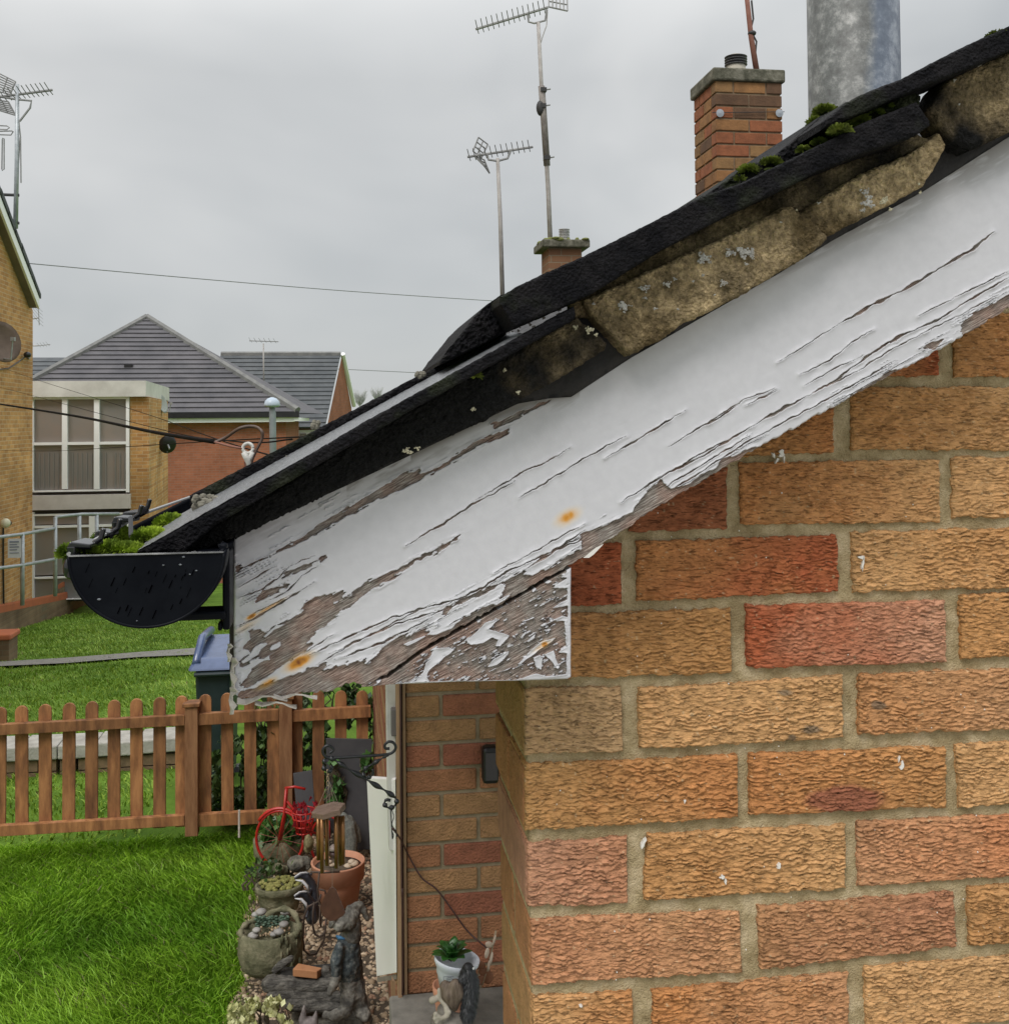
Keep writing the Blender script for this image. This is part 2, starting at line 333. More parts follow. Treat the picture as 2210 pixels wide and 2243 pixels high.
# ============================================================ FAR BUILDINGS
M_tilegrey = mat('roof_tile_grey', (.065, .064, .072), (.105, .10, .108), 1.3, .75, .2, 30, .01)
M_tileslate = mat('roof_tile_slate', (.055, .062, .068), (.088, .095, .10), 1.5, .75, .2, 30, .01)
M_ridge = mat('ridge_tile', (.12, .12, .12), (.19, .19, .18), 4, .8)
M_redbrick = brickmat('far_red_brick', 0, (.34, .125, .07), (.27, .10, .055), (.26, .17, .13))
M_redbrickY = brickmat('far_red_brick_side', 1, (.34, .125, .07), (.27, .10, .055), (.26, .17, .13))
M_tanX = brickmat('tan_brick_side', 1, (.56, .31, .12), (.40, .205, .08), (.56, .42, .26), stain=.35)
M_tanF = brickmat('tan_brick_front', 0, (.54, .30, .115), (.38, .195, .075), (.54, .40, .24), stain=.35)
M_white = mat('white_paint_far', (.86, .86, .86), (.90, .90, .90), 2, .6)
M_blackpl = mat('black_plastic', (.012, .012, .014), (.02, .02, .022), 6, .35)
M_glass = mat('window_glass', (.22, .225, .22), (.30, .24, .20), .5, .06, spec=.8)  # opaque panes: reflections and curtains inside are put into the colour
M_steel = mat('galvanised_steel', (.33, .36, .38), (.46, .49, .51), 10, .45, metal=.3)

def courses(par, mapf, rows, m, thick=.05):
    """mapf(s,t) -> point on the roof plane, s 0..1 along (clipped by outline), t 0..1 down; rows overlap like tiles"""
    for k in range(rows):
        t0, t1 = k/rows, (k+1.12)/rows
        (a0, b0), (a1, b1) = mapf(t0), mapf(min(t1, 1.02)); up = np.array([0, -.02, .03])
        p = [a0, b0, b1, a1]; q = [a0+up*.2, b0+up*.2, b1+up*1.4, a1+up*1.4]
        MB().hexa([p[3]-up, p[2]-up, p[1]-up, p[0]-up, q[3], q[2], q[1], q[0]]).build('tile_course', m, par)
# house with hipped grey roof
h1 = G('brick_house', 'two storey red brick house with a hipped grey tiled roof, lamp post at its corner', 'house', (-10, 34, -2.57))
A = onY(322, 694, 38.6); EL = onY(-60, 906, 34.0); ER = onY(652, 904, 34.0); EL[2] = ER[2] = (EL[2]+ER[2])/2
def roof1(t): return EL*(t)+A*(1-t), ER*(t)+A*(1-t)
courses(h1.t, roof1, 21, M_tilegrey)
MB().tube([A, ER+np.array([0, 0, .05])], .12, 6).build('ridge_tiles', M_ridge, h1.t); MB().tube([A, EL+np.array([0, 0, .05])], .12, 6).build('ridge_tiles', M_ridge, h1.t)
BK = ER+np.array([0.6, 11, 0]); A2 = A+np.array([0, 7, 0])
MB().add([A, ER, BK, A2], [(0, 1, 2, 3)]).build('roof', M_tilegrey, h1.t)
e0 = onY(330, 905, 34.35); e1 = onY(626, 905, 34.35)
MB().box(-16.5, e1[0], 34.35, 44, -2.6, EL[2]-.02).build('wall', M_redbrick, h1.t)
MB().box(-17, ER[0]+.05, 33.93, 34.05, EL[2]-.16, EL[2]-.01).build('gutter', M_blackpl, h1.t)
MB().box(-17, ER[0]-.1, 34.03, 34.34, EL[2]-.30, EL[2]-.165).build('soffit', M_white, h1.t)
MB().box(ER[0]-.12, ER[0]+.03, 34.0, 44.2, EL[2]-.28, EL[2]-.17).build('soffit', M_white, h1.t)
v_ = onY(285, 803, 36.3); MB().box(v_[0]-.12, v_[0]+.14, v_[1]-.35, v_[1]-.1, v_[2]-.05, v_[2]+.05).build('roof_vent', M_blackpl, h1.t)
h1.done()
# second house, gable to the right
h2 = G('brick_house', 'farther red brick house with a slate grey gabled roof and white verge', 'house', (-6, 46, -2.57))
a = onY(484, 776, 50); b = onY(746, 773, 50); c = onY(712, 936, 46); d = onY(440, 938, 46)
b[2] = a[2]; c[2] = d[2]
courses(h2.t, lambda t: (a*(1-t)+d*t, b*(1-t)+c*t), 17, M_tileslate)
MB().tube([a, b], .13, 6).build('ridge_tiles', M_ridge, h2.t)
g0 = b+np.array([.05, 0, -.1]); g1_ = c+np.array([.05, .3, -.1]); g2_ = np.array([c[0]+.35, 54.5, c[2]-.1])
pr = onY(770, 893, 52.5)
MB().add([g0, g1_, (g1_[0], g1_[1], -2.6), (pr[0], pr[1], -2.6), pr], [(0, 1, 2, 3, 4)]).build('wall', M_redbrickY, h2.t)
MB().tube([b+np.array([.1, 0, .02]), pr+np.array([.12, 0, .1])], .11, 6).build('verge', M_white, h2.t)
MB().box(a[0]-3, c[0]-.1, 46.3, 46.6, -2.6, c[2]-.05).build('wall', M_redbrick, h2.t)
w0 = onY(626, 942, 46.2); w1 = onY(700, 975, 46.2)
MB().box(w0[0], w1[0], 46.22, 46.3, w1[2]-.6, w0[2]).build('window', M_white, h2.t)
for i in range(3):
    x0 = w0[0]+.12+i*(w1[0]-w0[0])/3; MB().box(x0, x0+(w1[0]-w0[0])/3-.2, 46.17, 46.215, w1[2]-.5, w0[2]-.15).build('pane', M_glass, h2.t)
h2.done()
# third roof sliver behind
h3 = G('far_house', 'sliver of grey tiled roof behind the hipped house, beside the flats', 'house', (-20, 52, -2.57))
a = onY(50, 783, 56); b = onY(175, 783, 56); c = onY(205, 850, 52); d = onY(20, 850, 52); courses(h3.t, lambda t: (a*(1-t)+d*t, b*(1-t)+c*t), 7, M_tileslate)
MB().box(d[0], c[0], 52.3, 58, -2.6, c[2]-.05).build('wall', M_redbrick, h3.t); h3.done()

# ---------------- flats: side wall facing right, stair block behind it
fl = G('block_of_flats', 'tan brick block of flats with white framed stair windows and white flat roof slab', 'building', (-8.5, 23, -1.6))
pc = onY(72, 654, 22.0); FX = pc[0]
gt = onX(0, 408, FX); gs = (gt[2]-pc[2])/(pc[1]-gt[1])
OX = FX+.20; o1 = onX(0, 408, OX); o2 = onX(89, 643, OX); gs = (o1[2]-o2[2])/(o2[1]-o1[1]); YE = o2[1]; YC = 22.0; ZE = o2[2]-.17; pc = np.array([FX, YC, ZE-gs*(YC-YE)]); yr = 12.0; zr = pc[2]+gs*(YC-yr)
MB().add([(FX, 22, -2), (FX, 2, -2), (FX, 2, pc[2]), (FX, yr, zr), (FX, 22, pc[2])], [(0, 1, 2, 3, 4)]).build('wall', M_tanX, fl.t)
MB().add([(FX, 22, -2), (FX, 22, pc[2]), (FX-9, 22, pc[2]), (FX-9, 22, -2)], [(0, 1, 2, 3)]).build('wall', M_tanF, fl.t)
up = np.array([0, gs, 1.]); up /= np.linalg.norm(up)
def vbox(y0, y1, x0, x1, lo, hi):                     # piece running along the sloping verge
    f = lambda y: pc[2]+gs*(22.0-y)
    return MB().hexa([(x0, y0, f(y0)+lo), (x1, y0, f(y0)+lo), (x1, y1, f(y1)+lo), (x0, y1, f(y1)+lo), (x0, y0, f(y0)+hi), (x1, y0, f(y0)+hi), (x1, y1, f(y1)+hi), (x0, y1, f(y1)+hi)])
vbox(yr, YE-.02, FX, FX+.14, -.12, .0).build('soffit', mat('verge_soffit', (.16, .13, .10), (.22, .18, .14), 3, .8), fl.t)
vbox(yr, YE, FX+.14, FX+.18, -.12, .08).build('barge_board', M_white, fl.t)
for k in range(26):
    y1 = YE+.04-k*.40; vbox(y1-.44, y1, FX-6, FX+.20, .10+(.0 if k % 2 else .004), .19+.012*(k % 3)).build('tile_course', M_tileslate, fl.t)
FY = 24.0
q = lambda u, v, Y=FY: onY(u, v, Y)
def fbox(u0, v0, u1, v1, y0, y1, name, m, par=None):  # frontal box from its photographed corners on the plane y0
    a = onY(u0, v1, y0); b = onY(u1, v0, y0); return MB().box(a[0], b[0], y0, y1, a[2], b[2]).build(name, m, par or fl.t)
fbox(66, 868, 285, 1320, FY+.1, FY+.35, 'backing_wall', mat('dim_interior', (.05, .045, .04), (.12, .10, .08), 1.2, .9))
sl0 = q(62, 870); sl1 = q(322, 834); sb = onY(371, 862, 29.0)
MB().hexa([(sl0[0], FY-.15, sl0[2]), (sl1[0], FY-.15, sl0[2]), (sb[0], 29, sl0[2]), (sl0[0], 29, sl0[2]), (sl0[0], FY-.15, sl1[2]), (sl1[0], FY-.15, sl1[2]), (sb[0], 29, sl1[2]), (sl0[0], 29, sl1[2])]).build('roof_slab', mat('slab_render', (.50, .49, .45), (.66, .65, .61), 1.8, .8, .3, 12, .01), fl.t)
ps = q(285, 900); pe = q(326, 900); pb = onY(368, 900, 28.8)
MB().hexa([(ps[0], FY, -1.9), (pe[0], FY, -1.9), (pb[0], 28.8, -1.9), (ps[0], 28.8, -1.9), (ps[0], FY, sl0[2]-.003), (pe[0], FY, sl0[2]-.003), (pb[0], 28.8, sl0[2]-.003), (ps[0], 28.8, sl0[2]-.003)]).build('wall', M_tanF, fl.t)
def window(u0, v0, u1, v1, us, vs_, par, y=FY, fr=7, skip=()):
    w = MB(); wn = w.build('window', None, par) if False else None
    mb = MB(); P = lambda u, v: onY(u, v, y)
    def bar(a0, b0, a1, b1, d=.0): A_ = P(a0, b1); B_ = P(a1, b0); mb.box(A_[0], B_[0], y-.06-d, y+.02, A_[2], B_[2])
    bar(u0, v0, u0+fr, v1); bar(u1-fr, v0, u1, v1); bar(u0+fr, v0, u1-fr, v0+fr); bar(u0+fr, v1-fr, u1-fr, v1)
    for i_, u in enumerate(us): bar(u-fr*.85, v0+fr, u+fr*.85, v1-fr, .004)
    for v in vs_: bar(u0+fr, v-fr*.6, u1-fr, v+fr*.6, -.004)
    wo_ = mb.build('window', M_white, par)
    ue = [u0]+list(us)+[u1]; ve = [v0]+list(vs_)+[v1]
    for i in range(len(ue)-1):
        for j in range(len(ve)-1):
            A_ = P(ue[i]+2, ve[j+1]-2); B_ = P(ue[i+1]-2, ve[j]+2); MB().box(A_[0], B_[0], y+.025, y+.035, A_[2], B_[2]).build('pane', M_glass, wo_)
    return wo_
window(68, 868, 284, 1078, (143, 213), (971,), fl.t)
fbox(66, 1082, 285, 1118, FY-.1, FY+.1, 'band', mat('band_render', (.52, .48, .45), (.62, .58, .55), 3, .8))
window(68, 1122, 284, 1315, (203,), (1152, 1263), fl.t, fr=8)
# banister bars seen inside the upper windows
for i in range(20):
    u = 76+i*10.4; p = q(u, 990, FY+.02)
    if (i % 9) != 7: MB().box(p[0]-.012, p[0]+.012, FY+.004, FY+.02, q(u, 1070)[2], q(u, 992)[2]).build('banister', mat('banister_grey', (.22, .21, .19), None, 3, .7), fl.t)
fl.done()

def dish(name, u, v, Y, ru, rv, X=None, label='', yaw=0.5, m=None):
    c = onY(u, v, Y) if X is None else onX(u, v, X); Yc = c[1]; r = rv*pm(Yc); g = G(name, label, 'satellite dish', c)
    n = np.array([math.sin(yaw), -math.cos(yaw), .25]); n /= np.linalg.norm(n); a = np.cross(n, [0, 0, 1]); a /= np.linalg.norm(a); b = np.cross(a, n)
    mb = MB(); N_ = 20; rings = [(0, .12), (.5, .08), (.8, .035), (1, 0)]; vs_ = [c - n*r*.25]; fs = []
    for k, (rr, dd) in enumerate(rings[1:]):
        for j in range(N_): t = 2*math.pi*j/N_; vs_.append(c + r*rr*(a*math.cos(t)*.92+b*math.sin(t)) - n*r*.25*(1-rr*rr))
    for j in range(N_): fs.append((0, 1+j, 1+(j+1) % N_))
    for k in range(2):
        for j in range(N_): fs.append((1+k*N_+j, 1+(k+1)*N_+j, 1+(k+1)*N_+(j+1) % N_, 1+k*N_+(j+1) % N_))
    mb.add(vs_, fs); o = mb.build('reflector', m or M_blackpl, g.t, True); s = o.modifiers.new('s', 'SOLIDIFY'); s.thickness = .012
    MB().tube([c - b*r*.8-n*.02, c - b*r*1.0+n*r*.5, c+n*r*.85-b*r*.2], .012, 6).build('feed_arm', M_steel, g.t)
    bx = MB().box(-.03, .03, -.04, .04, -.03, .03).build('receiver', mat('dull_grey_plastic', (.3, .3, .3), None, 5, .6), g.t)
    bx.data.transform(Matrix.Translation(Vector(c+n*r*.9-b*r*.15)))
    MB().tube([c-n*r*.25, c-n*r*.25-n*.18-b*.05], .02, 6).build('mount', M_steel, g.t)
    return g.done()
dish('satellite_dish', 367, 973, 26.5, 19, 20, label='small dark satellite dish facing the tan brick corner above the gutter', yaw=2.9+.6)
dish('satellite_dish', 357, 885, 27.0, 12, 20, label='pale satellite dish under the end of the white roof slab', yaw=1.25, m=mat('dish_pale', (.34, .36, .34), (.42, .43, .40), 5, .6))
dish('satellite_dish', 5, 748, 20, 22, 45, X=FX+.45, label='large rusty brown satellite dish on the flats wall at the left edge', yaw=.8, m=mat('dish_brown', (.10, .065, .045), (.16, .11, .08), 6, .6))
g = G('security_light', 'small dark floodlight on the flats wall with cables running to it', 'light', onX(60, 777, FX+.1))
c = onX(60, 777, FX+.1); MB().ell(c, (.07, .09, .06)).build('lamp_head', M_blackpl, g.t, True); MB().tube([c, onX(64, 785, FX+.01)], .02).build('bracket', M_steel, g.t); MB().tube([c, onX(44, 790, FX+.02), onX(20, 806, FX+.02), onX(-20, 812, FX+.02)], .012, 5).build('cable', M_blackpl, g.t); g.done()
g = G('wall_lamp', 'round cream lamp with a cable dropping below it on the flats wall', 'light', onX(12, 1146, FX+.15))
c = onX(12, 1146, FX+.15); MB().ell(c, .085).build('lamp_globe', mat('cream_glass', (.55, .52, .36), (.62, .6, .45), 5, .4), g.t, True); MB().tube([c, onX(7, 1150, FX+.03), onX(7, 1240, FX+.03), onX(8, 1330, FX+.03)], .018, 6).build('cable', M_blackpl, g.t)
MB().ell(onX(20, 1146, FX+.15), .045).build('lamp_end', M_blackpl, g.t, True); g.done()

# railings
def rail_run(label, posts, rails, Y0, Y1, u0, u1):
    g = G('tube_railing', label, 'railing', onY(posts[0][0], posts[0][2], Y0)); D = lambda u: Y0+(Y1-Y0)*(u-u0)/(u1-u0)
    for u, v0, v1 in posts: MB().tube([onY(u, v1, D(u)), onY(u, v0, D(u))], .038, 8).build('post', M_steel, g.t, True)
    for r in rails: MB().tube([onY(u, v, D(u)) for u, v in r], .03, 8).build('rail', M_steel, g.t, True)
    return g.done()
rail_run('galvanised tube railing nearest the flats wall with a paper notice tied on', [(49, 1168, 1326), (121, 1133, 1306)], [[(-30, 1180), (49, 1170), (119, 1157)], [(-30, 1248), (49, 1238), (119, 1225)]], 19.5, 21.5, 0, 121)
rail_run('galvanised tube railing climbing past the stair block doorway', [(174, 1130, 1262), (212, 1128, 1262)], [[(121, 1133), (150, 1129), (180, 1126), (260, 1125)]], 22.0, 23.2, 121, 260)
a = onY(28, 1218, 20.0); b = onY(56, 1176, 20.0)
g = G('paper_notice', 'white paper notice with blurred grey text tied to the tube railing', 'notice', a)
MB().box(a[0], b[0], 19.72, 19.73, a[2], b[2]).build('sheet', mat('notice_paper', (.55, .58, .62), (.62, .64, .67), 3, .6), g.t)
for i, (lo, hi) in enumerate([(.12, .2), (.28, .33), (.4, .46), (.55, .6), (.72, .76)]):
    z = b[2]-(b[2]-a[2])*lo; z2 = b[2]-(b[2]-a[2])*hi; MB().box(a[0]+.03, b[0]-.03-.03*(i % 2), 19.712, 19.719, z2, z).build('text_line', mat('notice_ink', (.2, .23, .3), None, 3, .7), g.t)
g.done()

# stepped brick retaining wall with red coping
rw = G('retaining_wall', 'stepped low brick wall with orange red coping at the top of the bank', 'wall', ground(60, 1370))
M_cop = mat('red_coping', (.42, .12, .045), (.34, .10, .045), 5, .8, .4, 40, .01); M_rw = brickmat('bank_wall_brick', 0, (.20, .14, .085), (.15, .10, .06), (.17, .14, .09), stain=.4)
def rwseg(u0, v0t, v0b, u1, v1t, v1b, cth):
    ya = ground(u0, v0b)[1]; yb = ground(u1, v1b)[1]; a = onY(u0, v0t, ya); b = onY(u1, v1t, yb); ab = onY(u0, v0b, ya); bb = onY(u1, v1b, yb); dn = np.array([0, 0, cth]); bk = np.array([.0, .35, 0])
    MB().hexa([a-dn, b-dn, b-dn+bk, a-dn+bk, a, b, b+bk, a+bk]).build('coping', M_cop, rw.t, bevel=.02)
    s = np.array([0, .04, -.002]); d2 = np.array([0, 0, .3]); MB().hexa([ab+s-d2, bb+s-d2, bb+bk-d2, ab+bk-d2, a-dn+s, b-dn+s, b-dn+bk, a-dn+bk]).build('wall', M_rw, rw.t)
rwseg(-40, 1336, 1402, 152, 1299, 1345, .12)
rwseg(127, 1280, 1352, 200, 1262, 1318, .11)
a = ground(4, 1452); MB().box(a[0]-.5, a[0]+.09, a[1], a[1]+.4, a[2]-.1, a[2]+.30).build('pier', M_rw, rw.t); MB().box(a[0]-.52, a[0]+.12, a[1]-.03, a[1]+.43, a[2]+.303, a[2]+.38).build('coping', M_cop, rw.t, bevel=.02)
rw.done()

# street lamp
Y = 25; g = G('street_lamp', 'grey street lamp post with a rounded dome head before the red brick house', 'street lamp', onY(597, 1080, Y))
MB().tube([onY(601, 1200, Y), onY(597, 905, Y), onY(596, 890, Y)], [.085, .075, .06], 10).build('post', mat('lamp_post_grey', (.20, .23, .25), (.26, .29, .31), 4, .5), g.t, True)
c = onY(596, 888, Y); MB().lathe(c, [(.03, -.05), (.17, -.02), (.18, .02), (.16, .10), (.10, .16), (.03, .185)], 18).build('dome', mat('lamp_dome', (.38, .46, .55), (.45, .52, .6), 5, .35), g.t, True); g.done()
# bare tree far off
def twigtree(u, v0, v1, Y, label):
    g = G('bare_tree', label, 'tree', onY(u, v1, Y)); base = onY(u, v1, Y); H = (v1-v0)*pm(Y); mb = MB(); r = random.Random(int(u))
    MB().tube([base+np.array([0, 0, -3]), base+np.array([0, 0, H*.45])], [.07, .03], 6).build('trunk', mat('far_bark', (.36, .36, .35), None, 5, .9), g.t)
    for i in range(160):
        a = r.uniform(0, 6.28); z0 = H*r.uniform(.1, .5); l = H*r.uniform(.25, .55); p0 = base+np.array([0, 0, z0]); p1 = p0+np.array([math.cos(a)*l*.5, math.sin(a)*l*.4, l*.5]); p2 = p1+np.array([math.cos(a+r.uniform(-1, 1))*l*.25, 0, l*.4]); mb.tube([p0, p1, p2], [.014, .009, .005], 4, False)
    mb.build('crown', mat('far_twigs', (.42, .42, .42), None, 5, .9), g.t); return g.done()
twigtree(788, 848, 895, 70, 'pale bare tree on the skyline just right of the farther house')
twigtree(826, 842, 885, 90, 'smaller faint bare tree on the skyline beside the roof edge')

# ============================================================ AERIALS AND WIRES
M_alu = mat('dull_aluminium', (.22, .22, .22), (.32, .32, .31), 12, .6, metal=.2)
M_mast = mat('mast_steel', (.28, .26, .24), (.42, .40, .38), 9, .6); M_rust = mat('rusty_mast', (.16, .06, .04), (.24, .11, .08), 9, .8)
M_dark = mat('dark_fitting', (.03, .03, .03), None, 5, .6)
def PT(u, v, Y): return onY(u, v, Y)
def aerial(label, mast, Y, boom, nel, ell, refl, rm=.012, mm=None, extra=None, cat='aerial'):
    g = G('tv_aerial', label, cat, PT(*mast[0], Y)); k = pm(Y)
    rr = [rm*(1-.25*i/(len(mast)-1)) for i in range(len(mast))]
    MB().tube([PT(u, v, Y) for u, v in mast], rr, 8).build('mast', mm or M_mast, g.t, True)
    if boom:
        a = PT(*boom[0], Y); b = PT(*boom[1], Y); MB().tube([a, b], rm*.55, 6).build('boom', M_alu, g.t)
        d = b-a; ax = np.array([.35, 1, 0])*ell
        for i in range(nel):
            p = a+d*(i+.3)/nel; MB().tube([p-ax*.5+np.array([0, 0, ell*.34]), p, p+ax*.35-np.array([0, 0, ell*.16])], rm*.19, 5).build('element', M_alu, g.t)
    for poly, ns in refl:                               # reflector grids: two rails and cross bars
        (p0, p1, p2, p3) = [PT(u, v, Y) + np.array([0, o, 0]) for (u, v), o in zip(poly, (0, 0, .05, .05))]
        mb = MB(); mb.tube([p0, p1], rm*.35, 5); mb.tube([p3, p2], rm*.35, 5)
        for i in range(ns): t = i/(ns-1); mb.tube([p0*(1-t)+p1*t, p3*(1-t)+p2*t], rm*.3, 5)
        mb.tube([(p0+p3)/2, (p1+p2)/2], rm*.3, 5); mb.build('reflector', M_alu, g.t)
    if extra: extra(g, Y)
    return g.done()
def ex1(g, Y):
    MB().tube([PT(1156, 30, Y), PT(1158, 47, Y), PT(1170, 50, Y), PT(1194, 44, Y), PT(1198, 20, Y)], .012, 6).build('cradle', M_alu, g.t)
    MB().tube([PT(1199, 25, Y), PT(1197, 55, Y), PT(1188, 80, Y), PT(1184, 95, Y)], .006, 5).build('cable', M_mast, g.t)
    MB().tube([PT(1186, 188, Y), PT(1190, 240, Y), PT(1198, 362, Y)], .038, 8).build('sleeve', mat('weathered_sleeve', (.16, .14, .13), (.26, .24, .22), 9, .8), g.t, True)
    for u, v in ((1189, 197), (1188, 232), (1197, 346)):
        MB().box(*(lambda p: (p[0]-.032, p[0]+.036, Y-.05, Y+.04, p[2]-.022, p[2]+.022))(PT(u, v, Y))).build('clamp', M_dark, g.t); MB().tube([PT(u, v, Y), PT(u+17, v-3, Y)], .009, 5).build('step_bolt', M_alu, g.t)
    MB().ell(PT(1184, 236, Y), (.05, .05, .09)).build('junction_box', M_dark, g.t, True)
aerial('tall television aerial on the mast behind the small mossy chimney', [(1206, 545), (1201, 420), (1194, 300), (1186, 190), (1179, 48)], 11.9, ((1042, 63), (1200, 15)), 14, .19, [(((1202, 14), (1243, 23), (1244, -8), (1204, -14)), 6)], .028, extra=ex1)
def ex2(g, Y): MB().tube([PT(1067, 338, Y), PT(1070, 349, Y), PT(1090, 352, Y), PT(1112, 346, Y), PT(1118, 330, Y)], .010, 6).build('cradle', M_alu, g.t)
aerial('lower television aerial with a grid reflector, left of the tall mast', [(1101, 660), (1096, 480), (1090, 346)], 9.0, ((1024, 343), (1167, 321)), 12, .14, [(((1048, 300), (1036, 330), (1056, 342), (1070, 312)), 4), (((1040, 342), (1060, 362), (1074, 376), (1062, 346)), 5)], .02, extra=ex2)
def ex3(g, Y):
    MB().tube([PT(1646, 0, Y), PT(1650, 40, Y), PT(1644, 65, Y), PT(1657, 90, Y), PT(1654, 120, Y)], .007, 5).build('cable', M_dark, g.t); MB().ell(PT(1647, 72, Y), (.03, .03, .02)).build('clip', M_dark, g.t, True)
aerial('rusty red brown mast rising behind the pot of the larger chimney', [(1658, 160), (1645, 80), (1630, -60)], 7.1, None, 0, 0, [], .022, M_rust, ex3, cat='mast')
def ex4(g, Y):
    MB().tube([PT(0, 211, Y), PT(38, 217, Y), PT(69, 220, Y), PT(66, 235, Y), PT(43, 265, Y)], .02, 6).build('cradle', M_alu, g.t)
    for pl in ([(-10, 274), (15, 275), (21, 279), (15, 283), (-10, 282)], [(-10, 287), (26, 286), (29, 287), (24, 295), (-10, 294)], [(5, 302), (9, 303), (9, 370), (5, 373), (4, 368), (5, 304)]):
        MB().tube([PT(u, v, Y) for u, v in pl], .012, 5).build('loop_element', M_alu, g.t)
    for v, w in ((427, 42), (488, 42)): MB().tube([PT(-12, v-2, Y), PT(w, v, Y)], .028, 6).build('wall_bracket', M_dark, g.t)
    mb = MB(); mb.tube([PT(41, 262, Y), PT(45, 300, Y), PT(46, 400, Y)], .012, 5); mb.tube([PT(40, 370, Y), PT(44, 300, Y)], .01, 5); mb.build('folded_element', M_alu, g.t)
aerial('galvanised mast with grid aerials fixed to the flats gable at the left edge', [(34, 500), (37, 350), (38, 184)], 20.6, ((-6, 212), (115, 196)), 12, .3, [(((34, 178), (22, 206), (-12, 196), (-4, 158)), 8), (((18, 222), (34, 252), (-2, 240), (-12, 216)), 7)], .045, M_steel, ex4)
aerial('small aerial on the farther slate grey roof', [(578, 850), (577, 752)], 45, ((546, 746), (610, 748)), 6, .35, [], .035)
aerial('tiny grid aerial showing past the flats corner', [(70, 698), (84, 696)], 30, ((84, 672), (86, 712)), 5, .5, [], .02)
aerial('thin stub aerial low beside the flats corner', [(70, 757), (84, 757)], 30, ((84, 757), (110, 754)), 4, .2, [], .018)
M_wire = mat('cable_black', (.003, .003, .003), (.008, .006, .006), 30, .8, spec=.08); M_wgrey = mat('wire_grey', (.22, .23, .24), None, 5, .6)
def wire(label, pts, r, m=None, ys=None, name='overhead_wire'):
    P_ = [PT(u, v, y) for u, v, y in pts]
    # smooth resample
    n = 8; out = []
    for i in range(len(P_)-1):
        p0 = P_[max(i-1, 0)]; p1 = P_[i]; p2 = P_[i+1]; p3 = P_[min(i+2, len(P_)-1)]
        for k in range(n): t = k/n; out.append(.5*((2*p1)+(p2-p0)*t+(2*p0-5*p1+4*p2-p3)*t*t+(3*p1-p0-3*p2+p3)*t**3))
    out.append(P_[-1]); o = MB().tube(out, r, 6).build(name, m or M_wire, None, True); return tag(o, label, 'wire')
wire('thin grey overhead wire crossing the sky above the hipped roof', [(60, 576, 21.5), (400, 607, 24), (760, 637, 26), (1085, 659, 28)], .010, M_wgrey)
wire('faint line low on the sky right of the farther roof', [(700, 806, 60), (1000, 820, 60)], .02, M_wgrey)
wire('thin wire sloping from the flats down to the roof edge, upper one', [(-40, 788, 14), (70, 828, 10), (300, 900, 6), (470, 960, 3), (640, 1010, 1.6)], .0015)
wire('second thin wire sloping across the tan stair block', [(-40, 838, 14), (70, 866, 10), (330, 935, 5), (500, 965, 2.5), (640, 962, 1.8)], .0015)
wire('slack wire crossing level in front of the stair windows', [(-40, 985, 14), (100, 988, 11), (220, 982, 7), (440, 968, 3.5), (700, 955, 2)], .0015)

# ============================================================ NEAR HOUSE (bungalow)
house = thing('bungalow', 'rustic brick bungalow gable with a peeling white barge board and black mossy verge', 'house', (.1, 1.06, 0))
HL = Vector((.1, 1.06, 0))
def hp(o): o.parent = house; o.location = Vector(o.location) - HL; return o
gw = MB()
# --- wall body (mortar sheet) with relief
def mortar_disp(X, Z, ed, U, V): return .0034*(fbm(X*50, Z*50, 2)-.4)+.0026*(fbm(X*260, Z*260, 4)-.5)
M_mortar = mat('mortar_sand', (.31, .24, .13), (.54, .44, .28), 42, .95, 1.0, 520, .003, c3=(.42, .335, .195), spec=.15)
U_, V_ = cols([(1150, 1225), (1245, 1170), (1280, 1150), (2330, 545)], [(1150, 2420), (2330, 2420)], 1150, 2330, 320, 320)
def edgeU(u, v): return u + np.clip((v-1500)/743, -2, 1.5)*16*np.clip((1250-u)/100, 0, 1)
wall = hp(sheet('gable_wall', edgeU(U_, V_), V_, WY+.0042, .19, M_mortar, mortar_disp, rnd=.002))
def wp(o): o.parent = wall; return o                # wall sits at -HL already; children in world coords share it
